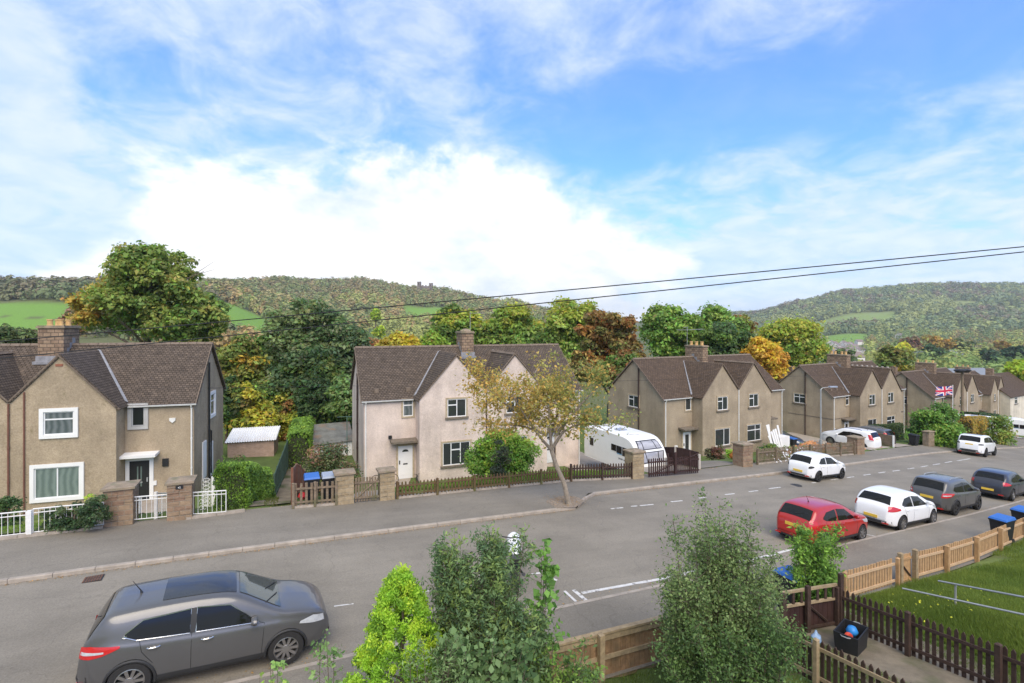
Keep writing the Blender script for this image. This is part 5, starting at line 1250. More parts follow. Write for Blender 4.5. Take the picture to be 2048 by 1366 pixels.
# --- overhead cables
def cable(label, A, B, sag, r=.016):
    A, B = Vector(A), Vector(B); mb = MB(); n = 40
    mb.tube([A.lerp(B, i/n)-Vector((0,0,4*sag*(i/n)*(1-i/n))) for i in range(n+1)], [r*(1.6-.9*i/n) for i in range(n+1)], 6)
    return tag(mb.build('overhead_cable', M['cable']), label, 'cable', 'overhead cables across the street')
cable('upper of the two black cables crossing the sky', at(-420, 718, 30), at(3300, 372, 10.5), .12, .017)
cable('lower of the two black cables crossing the sky', at(-420, 757, 29.6), at(3300, 368, 10.9), .12, .017)
cable('thin telephone wire running across the fronts of the houses', at(-100, 782, 27), at(1925, 740, 57.8), .3, .009)
# --- front garden clutter of the brown pair: planks, rubble, plants
def planks():
    p = at(1555, 903, 44); root = thing('leaning_boards', 'stack of white boards leaning against the corner of the brown house', 'boards', (p.x, p.y, g(p.x, p.y)), .45)
    r_ = rs(8)
    for i in range(7):
        u = i*.22-.6; h_ = r_.uniform(1.3, 2.6); mb = MB(); X = Matrix.Translation((u, 0, 0)) @ Matrix.Rotation(r_.uniform(-.35,.05), 4, 'Y') @ Matrix.Rotation(-.2, 4, 'X'); mb.box(-.1,.1,-.02,.02,0,h_,X); mb.build('board', M['whitestone'], root)
    mb = MB(); mb.box(.6,1.8,.2,1.0,0,1.25); mb.build('white_cabinet', M['whitestone'], root)
planks()
def rubble():
    p = at(1625, 898, 42); x0, y0 = p.x, p.y; r_ = rs(3); mb = MB()
    for i in range(420):
        u, v = r_.normal(0, 1.7), r_.normal(0, .75); hgt = .75*math.exp(-(u*u/5+v*v/1.2)); x, y = u*CS-v*SN, u*SN+v*CS
        X = Matrix.Translation((x, y, g(x0+x, y0+y)-g(x0, y0)+hgt*r_.uniform(.5, 1))) @ Matrix.Rotation(r_.rand()*6, 4, r_.randn(3)); s = r_.uniform(.06, .15)
        mb.mi = 0 if r_.rand() < .6 else (1 if r_.rand() < .6 else 2)
        mb.box(-s*1.3, s*1.3, -s, s, -s*.6, s*.6, X)
    o = mb.build('rubble_heap', [mat('orange_brick', (.50,.23,.09), .9, .3, 9), mat('pale_rubble', (.42,.36,.28), .9, .3, 9), mat('grey_rubble', (.22,.2,.17), .9, .3, 9)], None, None, (x0, y0, g(x0, y0)))
    tag(o, 'heap of orange bricks and rubble behind the weathered picket fence', 'rubble heap', kind='stuff')
rubble()
def bike():
    p = at(752, 960, 31.2); root = thing('bicycle', 'dark bicycle leaning behind the small wooden gate', 'bicycle', (p.x, p.y, g(p.x, p.y)), .3)
    for xx in (0, 1.0):
        mb = MB(); mb.lathe([(.30,-.02),(.33,-.02),(.33,.02),(.30,.02)], 20, Matrix.Translation((xx,0,.33)) @ Matrix.Rotation(PI/2,4,'X'), closed=True); mb.build('wheel', M['tyre'], root)
    mb = MB(); [mb.tube(q, .02, 5) for q in ([(0,0,.33),(.35,0,.85),(.8,0,.85),(1,0,.33)],[(.35,0,.85),(.45,0,.33),(.8,0,.85)],[(0,0,.33),(.45,0,.33)])]; mb.build('frame', M['black'], root)
    mb = MB(); mb.tube([(.8,-.25,1.05),(.78,0,.98),(.8,.25,1.05)], .02, 5); mb.tube([(.8,0,.85),(.78,0,1.0)], .02, 5); mb.build('handlebar', M['black'], root)
    mb = MB(); mb.cbox((.3,0,.98), (.26,.12,.05)); mb.tube([(.35,0,.85),(.32,0,.97)], .015, 5); mb.build('saddle', M['black'], root)
    o = copy_thing(root, at(836, 962, 31.0), 1.9, 'small bicycle propped to the right of the white front door'); o.location.z = g(o.location.x, o.location.y); o.scale = (.62, .62, .62)
bike()
# --- motorbike beyond the blue green shrub
def motorbike():
    x, y = hit(1030, 1160); s, t = to_st(x, y); root = thing('motorbike', 'black and white motorbike parked at the kerb behind the tall shrub', 'motorbike', (x, y, float(zr(s))+.005), SA+1.2)
    for xx in (-.7, .7):
        w = bpy.data.objects.new('wheel', None); C.objects.link(w); w.parent = root; w.location = (xx, 0, .31); X = Matrix.Rotation(PI/2, 4, 'X')
        mb = MB(); mb.lathe([(.22,-.06),(.29,-.06),(.31,0),(.29,.06),(.22,.06)], 22, X, closed=True); mb.build('tyre', M['tyre'], w)
        mb = MB(); mb.lathe([(.2,-.03),(.225,-.03),(.225,.03),(.2,.03)], 22, X, closed=True); [mb.tube([(0,0,0),(.21*math.cos(a),0,.21*math.sin(a))], .012, 4) for a in np.linspace(0, 2*PI, 7)[:-1]]; mb.build('rim', M['rim'], w)
    mb = MB(); mb.lathe([(.02,-.42),(.14,-.3),(.20,0),(.17,.22),(.05,.34)], 14, Matrix.Translation((.12,0,.82)) @ Matrix.Rotation(PI/2,4,'Y')); mb.build('fuel_tank', M['p_white'], root, 50)
    mb = MB(); mb.lathe([(.02,-.25),(.2,-.1),(.22,.1),(.1,.25)], 14, Matrix.Translation((.66,0,.86)) @ Matrix.Rotation(PI/2-.5,4,'Y')); mb.build('front_fairing', M['p_white'], root, 50)
    mb = MB(); mb.slab([(-.75,-.13,.92),(-.05,-.16,.82),(-.05,.16,.82),(-.75,.13,.92)], .1); mb.build('seat', M['black'], root)
    mb = MB(); mb.cbox((.02,0,.5), (.5,.3,.35)); mb.tube([(.7,.1,.31),(.5,.1,.95)], .025, 6); mb.tube([(.7,-.1,.31),(.5,-.1,.95)], .025, 6); mb.tube([(-.7,.1,.31),(0,.1,.45)], .025, 6); mb.build('engine', M['trim'], root)
    mb = MB(); mb.tube([(.45,-.36,1.08),(.5,-.12,1.02),(.5,.12,1.02),(.45,.36,1.08)], .018, 6); mb.build('handlebar', M['black'], root)
    mb = MB(); mb.tube([(0,-.16,.3),(-.75,-.2,.5)], .05, 8); mb.build('exhaust', M['chrome'], root)
motorbike()
# ================================================================== NEAR GARDENS
def gz_near(x, y): return g(x, y)
A, B = ST(4.6, 9.2), ST(7.75, 9.25)
def boardfence(name, label, a, b, h, m, railm, postm):
    ax, ay = ST(*a); bx, by = ST(*b); L_ = math.dist((ax, ay), (bx, by)); z0 = g(ax, ay); dx, dy = (bx-ax)/L_, (by-ay)/L_; zz = lambda u: g(ax+dx*u, ay+dy*u)-z0
    root = thing(name, label, 'fence', (ax, ay, z0), math.atan2(dy, dx)); r_ = rs(4); mb = MB(); u = 0
    while u < L_-.01:
        w = r_.uniform(.11, .15); mb.box(u+.003, min(u+w, L_)-.003, -.01-.006*r_.rand(), .012, zz(u)+.06, zz(u)+h-.02); u += w
    mb.build('boards', m, root)
    for q, hw_ in ((h, .022), (h-.10, .055), (h*.52, .045), (.1, .05)):
        mb = MB(); y0, y1 = (-.07, .05) if q == h else (-.05, -.018)
        for a_, b_ in ((0, L_),):
            mb.add([(a_, y0, zz(a_)+q-hw_), (a_, y1, zz(a_)+q-hw_), (a_, y1, zz(a_)+q+hw_), (a_, y0, zz(a_)+q+hw_), (b_, y0, zz(b_)+q-hw_), (b_, y1, zz(b_)+q-hw_), (b_, y1, zz(b_)+q+hw_), (b_, y0, zz(b_)+q+hw_)], [(0,1,5,4),(1,2,6,5),(2,3,7,6),(3,0,4,7),(0,3,2,1),(4,5,6,7)])
        mb.build('rail', railm, root)
    for k in range(int(L_/1.83)+1):
        u = k*1.83+.25; mb = MB(); mb.box(u-.06, u+.06, -.17, -.052, zz(u)-.5, zz(u)+h+.03); mb.build('post', postm, root)
    return root
boardfence('board_fence', 'close boarded brown fence with greenish rails at the bottom of the picture', (.3, 8.9), (9.2, 9.35), 1.06, M['wood_mid'], M['wood_rail'], M['wood_rail'])
# dark garden gate
def dark_gate():
    a = at(1560, 1300, 12.75); b = at(1672, 1280, 13.35); ax, ay, bx, by = a.x, a.y, b.x, b.y; z0 = g(ax, ay); L_ = math.dist((ax, ay), (bx, by))
    root = thing('garden_gate', 'dark brown garden gate with open slats along its top', 'gate', (ax, ay, z0), math.atan2(by-ay, bx-ax)); h = 1.12; dz = (g(bx, by)-z0)/L_
    mb = MB()
    for i in range(12): u = L_*i/12; mb.box(u+.004, u+L_/12-.004, -.01, .012, .05+dz*u, h*.64+dz*u)
    mb.build('boards', M['wood_dark'], root)
    for q, m_ in ((h-.04, M['wood_rail']), (h*.66, M['wood_rail']), (.12, M['wood_brown'])):
        mb = MB(); mb.add([(0,-.06,q-.03),(0,.0,q-.03),(0,.0,q+.03),(0,-.06,q+.03),(L_,-.06,q-.03+dz*L_),(L_,.0,q-.03+dz*L_),(L_,.0,q+.03+dz*L_),(L_,-.06,q+.03+dz*L_)], [(0,1,5,4),(1,2,6,5),(2,3,7,6),(3,0,4,7),(0,3,2,1),(4,5,6,7)]); mb.build('rail', m_, root)
    mb = MB()
    for i in range(7): u = .12+L_*i/7; mb.box(u-.03, u+.03, -.055, -.02, h*.66+dz*u, h-.05+dz*u)
    mb.build('slats', M['wood_brown'], root)
    mb = MB(); mb.tube([(L_*.45,-.05,h*.6),(L_*.8,-.05,.15)], .03, 4); mb.build('brace', M['wood_brown'], root)
    for u, hh in ((.0, 1.1), (L_*.42, 1.2), (L_+.03, 1.38)):
        mb = MB(); mb.box(u-.055, u+.055, -.15, -.065, -.4+dz*u, hh+dz*u); mb.build('post', M['wood_brown'], root)
dark_gate()
def perp_fence(label, px, py, d, k0, k1, h, rails, pm, n_post):
    base = Vector(((px-1024)/1050*d, d)); A = (base.x+SN*k0, base.y-CS*k0); B = (base.x+SN*k1, base.y-CS*k1)
    return fence('picket_fence', label, A, B, h, M['wood_brown'], .135, .075, n_post, pm, rails, True, gz=lambda x, y: g(x, y)+.0, railm=pm, group='dark picket fences of the near garden')
perp_fence('dark brown picket fence between the garden path and the bright lawn', 1680, 0, 13.3, 0, 6.5, 1.0, (.22,.78), M['wood_brown'], 1.8)
perp_fence('dark picket fence with a pale top rail crossing the bottom right corner', 1600, 0, 11.0, -1.6, 4.5, .95, (.2,.82), M['wood_rail'], 1.8)
# new softwood fence and gate along the pavement at right
def dz_(x, y): s, t = to_st(x, y); return float(zr(s))+.10
fence('picket_fence', 'new orange softwood fence left of its small gate', ST(14.55, 9.78), ST(17.35, 10.0), .82, M['wood_new'], .15, .098, 2.6, rails=(.18,.8), railside=-1, pointed=False, gz=dz_, railm=M['wood_new2'] if 'wood_new2' in M else M['wood_new'], group='new softwood fence along the near pavement')
pts = [(18.35,10.05),(20.3,10.17),(22.6,10.4),(25.0,10.75),(28,11.2),(31,11.6)]
for i, (a, b) in enumerate(zip(pts[:-1], pts[1:])):
    fence('picket_fence', ['panel of new softwood fence right beside the small gate', 'second panel of new softwood fence past the small gate', 'third panel of new softwood fence past the small gate', 'new softwood panel in front of the blue lidded bins', 'last visible new softwood panel at the right edge', 'new softwood panel outside the right edge', 'far new softwood panel outside the right edge'][i], ST(*a), ST(*b), .84, M['wood_new'], .15, .098, 3.5, rails=(.14,.8), pointed=False, gz=dz_, railm=M['wood_new2'], group='new softwood fence along the near pavement', postw=.11)
ng = fence('garden_gate', 'new orange softwood gate with a diagonal dark brace', ST(17.45,10.0), ST(18.3,10.05), .86, M['wood_new'], .075, .072, .85, M['wood_rail'], (.06,.86), False, gz=dz_, group='garden gates', cat='gate', postw=.12, posth=1.0)
mb = MB(); mb.tube([(.08,-.03,.75),(.75,-.03,.12)], .03, 4); mb.build('brace', M['wood_brown'], ng)
# tubular handrail on the lawn
def tube_rail():
    root = thing('handrail', 'galvanised steel handrail with two tubes crossing the lawn', 'handrail', (11.4, 13.5, 0), 0)
    mb = MB(); mb.tube([at(1877,1162,14.3)-Vector((11.4,13.5,0)), at(2130,1210,11.6)-Vector((11.4,13.5,0))], .024, 8); mb.build('upper_tube', M['steel'], root, 50)
    mb = MB(); mb.tube([at(1805,1177,14.5)-Vector((11.4,13.5,0)), at(2130,1247,11.7)-Vector((11.4,13.5,0))], .024, 8); mb.build('lower_tube', M['steel'], root, 50)
    for px, r0, d in ((1911, 1170, 13.9), (2078, 1200, 12.1)):
        mb = MB(); p = at(px, r0, d); zb = g(p.x, p.y); mb.tube([p-Vector((11.4,13.5,0)), (p.x-11.4, p.y-13.5, zb-.3)], .026, 8); mb.build('upright', M['steel'], root, 50)
tube_rail()
# trug with toys and a bag by the gate
p = at(1702, 1318, 12.1); z = g(p.x, p.y)
tub = thing('black_crate', 'black open tub holding toys by the dark picket fence', 'tub', (p.x, p.y, z), SA+.3)
mb = MB(); w, d_, h = .38, .25, .5; o = [(-w,-d_),(w,-d_),(w,d_),(-w,d_)]; k = .88
vs = [(a*k, b*k, 0) for a, b in o]+[(a, b, h) for a, b in o]+[(a*.93, b*.9, h) for a, b in o]+[(a*.8, b*.8, .03) for a, b in o]
mb.add(vs, [(0,3,2,1)]+[(i, (i+1) % 4, (i+1) % 4+4, i+4) for i in range(4)]+[(i+4, (i+1) % 4+4, (i+1) % 4+8, i+8) for i in range(4)]+[(i+8, (i+1) % 4+8, (i+1) % 4+12, i+12) for i in range(4)]+[(12,13,14,15)])
mb.build('tub', M['bin'], tub)
for sx in (-1, 1):
    mb = MB(); mb.tube([(sx*w, -.1, h-.03), (sx*(w+.06), -.05, h-.02), (sx*(w+.06), .05, h-.02), (sx*w, .1, h-.03)], .012, 5); mb.build('handle', M['steel'], tub)
cA, sA = math.cos(SA+.3), math.sin(SA+.3)
def rel(u, v): return p.x+u*cA-v*sA, p.y+u*sA+v*cA
mb = MB(); mb.lathe([(.0001,-.13),(.08,-.1),(.13,0),(.08,.1),(.0001,.13)], 18); x, y = rel(.07, 0); tag(mb.build('toy_ball', mat('blue_ball', (.03,.22,.55), .4), None, 60, (x, y, z+.42)), 'bright blue ball lying in the black tub', 'ball')
mb = MB(); mb.lathe([(.04,-.04),(.09,-.04),(.10,0),(.09,.04),(.04,.04)], 16, Matrix.Rotation(PI/2, 4, 'X') @ Matrix.Rotation(.3, 4, 'Y'), closed=True); x, y = rel(-.25, -.02); tag(mb.build('toy_ring', mat('orange_red_plastic', (.6,.07,.03), .5), None, 60, (x, y, z+.42)), 'red ring toy leaning out of the black tub', 'toy')
p3 = at(1632, 1312, 12.3); z3 = g(p3.x, p3.y)
bag = MB(); bag.lathe([(.09,0),(.13,.1),(.11,.25),(.04,.31),(.02,.37)], 12, Matrix.Diagonal((1,.7,1,1))); tag(bag.build('plastic_bag', M['bluelid2'] if 'bluelid2' in M else mat('pale_blue_bag', (.25,.36,.52), .3, .4, 14), None, 60, (p3.x, p3.y, z3)), 'pale blue plastic bag standing against the dark gate', 'bag')
# two caravans beyond the hedges
for px, d, lb, a in ((1955, 64, 'white caravan showing above the brown hedge', -.9), (2010, 74, 'farther white caravan before the cream house', -.9)):
    o = copy_thing(cv, (0,0,0), PA+PI+.5, lb); x = (px-1024)/1050*d; o.location = (x, d, ground_z(x, d)+.1)
    for ch in kids(o):
        if ch.name.startswith('badge'): bpy.data.objects.remove(ch, do_unlink=True)
LEAFK = 2.3
# ================================================================== VEGETATION
def leafmesh(name, P, Nn, size, col, m, parent=None, aspect=.55, loc=None, seed=0, flat=.5, fold=True):
    r = rs(seed+7); n = len(P)
    Nn = Nn+r.randn(n, 3)*flat; Nn /= np.linalg.norm(Nn, axis=1)[:, None]+1e-9
    a = r.randn(n, 3); T = np.cross(Nn, a); T /= np.linalg.norm(T, axis=1)[:, None]+1e-9; B = np.cross(Nn, T)
    s = (np.ones(n)*size*(.5+1.0*r.rand(n)**1.3))[:, None]
    V = np.stack([P-T*s, P+B*s*aspect-T*s*.15, P+T*s, P-B*s*aspect-T*s*.15], 1)
    if fold: V[:, 1] += Nn*s*.18; V[:, 3] += Nn*s*.18
    me = bpy.data.meshes.new(name); me.vertices.add(4*n); me.vertices.foreach_set('co', V.reshape(-1).astype(np.float32))
    me.loops.add(4*n); me.loops.foreach_set('vertex_index', np.arange(4*n, dtype=np.int32))
    me.polygons.add(n); me.polygons.foreach_set('loop_start', np.arange(0, 4*n, 4, dtype=np.int32)); me.polygons.foreach_set('loop_total', np.full(n, 4, dtype=np.int32))
    me.update(); me.validate()
    c = np.ones((n, 4, 4)); c[..., :3] = np.clip(col*LEAFK, .003, .8)[:, None, :]
    ca = me.color_attributes.new('Col', 'FLOAT_COLOR', 'POINT'); ca.data.foreach_set('color', c.reshape(-1).astype(np.float32))
    me.materials.append(m); return link(name, me, parent, loc)
def clumps(r, n, rad, rc=(.22, .36), top=.0, fill=.4):
    """clump centres through an ellipsoid of radii rad, denser near its surface"""
    u = r.randn(n, 3); u /= np.linalg.norm(u, axis=1)[:, None]; k = fill+(1-fill)*r.rand(n)**.6
    c = u*k[:, None]*.82; c[:, 2] = np.where(c[:, 2] < top, c[:, 2]*.8, c[:, 2])
    return c*np.array(rad), (rc[0]+(rc[1]-rc[0])*r.rand(n))*np.mean(rad)
def on_clumps(r, C_, R_, n, squash=.75):
    w = R_**2; i = r.choice(len(C_), n, p=w/w.sum()); u = r.randn(n, 3); u /= np.linalg.norm(u, axis=1)[:, None]
    u[:, 2] = np.where(r.rand(n) < .6, np.abs(u[:, 2]), u[:, 2]); k = (.55+.55*r.rand(n)**.7)
    k = np.where(r.rand(n) < .2, k*(1.1+.6*r.rand(n)), k); d = u*np.array([1, 1, squash]); P = C_[i]+d*R_[i][:, None]*k[:, None]
    return P, u, i
def pal(r, n, cols, w=None):
    cols = np.array(cols); i = r.choice(len(cols), n, p=w); return cols[i]
G1, G2, G3 = (.105,.150,.028), (.068,.108,.024), (.15,.185,.035)
DG, OL, YL, OR_, BR = (.035,.062,.022), (.125,.135,.032), (.26,.23,.03), (.33,.15,.022), (.155,.085,.03)
def trunk_mesh(r, h, r0, spread, n=7, lean=(0, 0), top=.85):
    mb = MB(); pts = [Vector((lean[0]*k/6, lean[1]*k/6, h*top*k/6))+Vector((r.uniform(-.03,.03)*h*(k > 0), r.uniform(-.03,.03)*h*(k > 0), 0)) for k in range(7)]
    mb.tube([pts[0]-Vector((0, 0, .6))]+pts, [r0*1.25]+[r0*(1-.8*k/6) for k in range(7)], 9)
    for i in range(n):
        k = r.uniform(.25, .85); b = pts[0].lerp(pts[-1], k); b = pts[int(k*6)].lerp(pts[min(6, int(k*6)+1)], (k*6) % 1)
        a = 2*PI*(i*.382+r.rand()*.1); L_ = spread*r.uniform(.55, .95); e = b+Vector((math.cos(a)*L_, math.sin(a)*L_, L_*r.uniform(.35, .9)))
        m_ = b.lerp(e, .5)+Vector((0, 0, L_*.08)); q = r0*(1-.8*k)*.62; mb.tube([b, m_, e], [q, q*.6, q*.2], 6)
        for j in range(3):
            s = m_.lerp(e, r.rand()*.8); a2 = a+r.uniform(-1, 1); l2 = L_*.4; mb.tube([s, s+Vector((math.cos(a2)*l2, math.sin(a2)*l2, l2*r.uniform(.1,.9)))], [q*.35, q*.08], 4)
    return mb
def tree(label, px, top, bot, hw, d, cols, w=None, n=9000, ls=.24, seed=1, name='tree', cat='tree', zb=None, nc=60, rc=(.2,.34), tint=None, group='trees behind the houses', bark='bark', dy=.8, m='leaf', tr=1.0, lobes=None):
    r = rs(seed); x = (px-1024)/1050*d; z0 = g(x, d) if zb is None else zb
    zt, zl = 7-(top-652)/1050*d, 7-(bot-652)/1050*d; zl = max(zl, z0+.3)
    rx = hw*d/1050; rz = (zt-zl)/2; zc = (zt+zl)/2
    if cat == 'shrub' and d < 60: zl = z0-.35*(zt-z0); rz = (zt-zl)/2; zc = (zt+zl)/2
    root = thing(name, label, cat, (x, d, z0), 0, group)
    if lobes:
        Cs, Rs = [], []
        for (lx, ly, lz, lrx, lrz) in lobes:
            c_, R_ = clumps(r, max(8, int(nc/len(lobes))), (lrx*rx, lrx*rx*dy, lrz*rz), rc); Cs.append(c_+np.array([lx*rx, ly*rx, lz*rz])); Rs.append(R_)
        Cc, Rc = np.concatenate(Cs), np.concatenate(Rs)
    else: Cc, Rc = clumps(r, nc, (rx, rx*dy, rz), rc)
    P, U, i = on_clumps(r, Cc, Rc, n)
    cc = pal(r, len(Cc), cols, w)
    if tint: cc = tint(Cc/np.array([rx, rx*dy, rz]), cc, r)
    col = cc[i]*(.72+.56*r.rand(n))[:, None]*(1+.12*r.randn(n, 3))
    P[:, 2] += zc-z0
    leafmesh('crown', P, U*.6+np.array([0, 0, .5]), ls, col, M[m], root, seed=seed)
    h = zt-z0; shr = cat == 'shrub'; trunk_mesh(r, h*(.7 if shr else 1), (.05 if shr else max(.12, h*.022))*tr, rx*(.5 if shr else .8), 8 if rx > 2 else 5).build('trunk', M[bark], root, 60)
    return root
def t_sycamore(q, c, r):     # orange on its left flank, green elsewhere
    k = np.clip(-q[:, 0]*1.5-.65+r.rand(len(q))*.3, 0, .55)[:, None]*(np.abs(q[:, 2]-.1) < .5)[:, None]
    return c*(1-k)+np.array((.30,.17,.03))*k
tree('big olive sycamore turning orange on its left side behind the first house', 298, 478, 712, 144, 62, [(.11,.155,.033), (.13,.16,.038), (.085,.125,.03), (.165,.175,.04)], [.3,.35,.2,.15], 42000, .26, 11, nc=230, rc=(.15,.27), tint=t_sycamore, tr=1.1,
     lobes=[(-.5,0,-.25,.58,.7),(.45,0,-.3,.62,.7),(0,0,.05,.8,.85),(-.08,0,.5,.5,.5),(.1,0,.4,.65,.55),(.68,.1,-.5,.4,.5)])
tree('tall dark green broadleaf tree between the first two houses', 612, 566, 800, 100, 52, [(.075,.11,.04),(.10,.13,.05),(.055,.085,.035)], None, 34000, .2, 12, nc=190, rc=(.15,.26), lobes=[(0,0,.2,.85,.8),(-.1,0,-.1,.95,.7),(.15,0,-.35,.95,.6),(0,0,-.6,.8,.4)])
tree('dark evergreen mass at the foot of the tall tree', 620, 690, 870, 82, 47, [DG, (.05,.075,.03), (.06,.085,.02)], None, 15000, .2, 13, nc=70)
tree('yellowing shrub beside the corrugated shed', 505, 752, 868, 46, 43, [(.25,.24,.035), (.14,.16,.03), YL, (.1,.09,.03)], [.35,.35,.15,.15], 9000, .17, 14, name='shrub', cat='shrub')
tree('feathery dark conifer between the sheds', 632, 752, 862, 38, 44, [DG, (.03,.05,.02)], None, 9000, .16, 15, name='conifer')
tree('broad green thicket filling the gap behind the corrugated shed', 545, 745, 878, 62, 46, [(.075,.115,.03), G2, OL, (.2,.2,.03)], [.35,.3,.2,.15], 17000, .19, 161, nc=80, name='shrub', cat='shrub')
tree('yellow flecked thicket left of the dark conifer', 585, 770, 872, 40, 45, [(.2,.2,.03), (.11,.14,.03), BR], [.4,.4,.2], 10000, .16, 162, nc=60, name='shrub', cat='shrub')
tree('low green thicket behind the mossy roofed shed', 665, 790, 880, 40, 44, [(.055,.09,.03), G2], None, 9000, .17, 163, nc=50, name='shrub', cat='shrub')
tree('pale green feathery tree left of the pink house', 690, 738, 868, 34, 42, [(.10,.15,.05), G2], None, 8000, .16, 16)
tree('green tree with bare pale stems by the first house gable', 478, 668, 800, 52, 50, [(.10,.125,.03), OL, (.28,.19,.03)], [.5,.3,.2], 9000, .2, 17, bark='bark_pale')
tree('dark round tree right of the first house', 452, 740, 872, 30, 42, [G2, DG, OL], None, 7000, .18, 18)
tree('orange tinted thicket above the first house gable', 462, 700, 790, 34, 60, [(.17,.13,.03), OL, G1], None, 6000, .24, 19)
tree('dark tree against the tall one, in front of the field', 560, 640, 770, 46, 60, [G2, (.08,.10,.035)], None, 9000, .24, 20)
tree('deep green tree just left of the pink house', 700, 640, 790, 42, 50, [(.06,.09,.04), (.09,.12,.05)], None, 9000, .2, 21)
tree('golden yellow bush peeping over the pink house roof', 805, 662, 730, 48, 66, [YL, (.3,.24,.03), (.22,.19,.03)], None, 6000, .25, 22, name='shrub', cat='shrub')
tree('bright green bush beside the golden one over the roof', 868, 664, 730, 36, 66, [G3, (.14,.21,.03)], None, 5000, .25, 23, name='shrub', cat='shrub')
tree('brown leaved shrub over the left end of the pink house roof', 745, 676, 730, 32, 70, [BR, (.2,.12,.04)], None, 3000, .25, 24, name='shrub', cat='shrub')
t_yt = lambda q, c, r: np.where(((q[:, 2] > .25) & (r.rand(len(q)) < .6))[:, None], np.array((.18,.20,.03)), c)
tree('rounded green tree with yellow top left of the chimney', 915, 604, 735, 62, 82, [G1, G2, (.12,.17,.035)], None, 15000, .3, 25, nc=80, tint=t_yt)
tree('rounded green tree with yellow top right of the chimney', 1030, 602, 740, 64, 80, [G1, G2, (.12,.17,.035)], None, 15000, .3, 26, nc=80, tint=t_yt)
tree('tall yellow green tree standing above its neighbours', 1146, 583, 740, 64, 84, [(.15,.20,.045), G1, (.20,.24,.05)], None, 14000, .3, 27, nc=80, tint=t_yt)
tree('russet brown beech between the pink and brown houses', 1218, 608, 790, 96, 66, [(.16,.09,.028),(.13,.095,.03),(.10,.10,.03),(.19,.10,.028)], [.35,.25,.25,.15], 26000, .26, 28, nc=130, rc=(.13,.25), lobes=[(-.05,0,.35,.75,.6),(.2,0,-.3,.8,.6),(-.5,0,-.35,.5,.5)])
tree('lower green tree in front of the russet beech', 1252, 700, 800, 60, 60, [G2, OL, BR], [.5,.3,.2], 9000, .22, 29)
tree('bright green tree behind the brown house chimney', 1345, 598, 740, 66, 84, [(.13,.20,.04), G1, (.10,.165,.035)], None, 17000, .3, 30, nc=90)
tree('fresh green tree right of the brown house chimney', 1432, 602, 745, 58, 86, [(.12,.19,.04), G2, (.15,.20,.045)], None, 14000, .3, 31, nc=80)
tree('darker tree hugging the right end of the brown house roof', 1452, 640, 760, 60, 78, [(.05,.085,.03), G2], None, 13000, .28, 32)
tree('thin russet topped tree by the orange one', 1487, 622, 700, 24, 90, [BR, OL], None, 4000, .28, 33)
tree('bright orange autumn tree behind the brown house gable', 1530, 668, 775, 44, 74, [(.36,.21,.025),(.30,.18,.03),(.38,.25,.03)], None, 11000, .25, 34, nc=60)
tree('broad yellow green tree left of the far hillside', 1583, 629, 760, 74, 98, [(.13,.17,.03), G1, (.2,.21,.035)], None, 20000, .34, 35, nc=100, tint=t_yt)
tree('dark olive tree above the fourth roof', 1786, 694, 790, 48, 118, [(.075,.085,.02), G2, OL, (.16,.13,.02)], [.3,.3,.25,.15], 10000, .4, 36, nc=60)
tree('dark scrub at the far left behind the first house', 20, 652, 730, 60, 60, [(.07,.09,.035), (.05,.07,.03)], None, 8000, .25, 37, name='shrub', cat='shrub')
tree('reddish thin hedgerow tree left of the big sycamore', 150, 604, 690, 26, 95, [(.2,.12,.08), (.14,.11,.05)], None, 2500, .3, 38)
tree('bright lime tree at the right edge over the roofs', 2045, 722, 770, 34, 100, [(.20,.25,.03)], None, 5000, .36, 39)
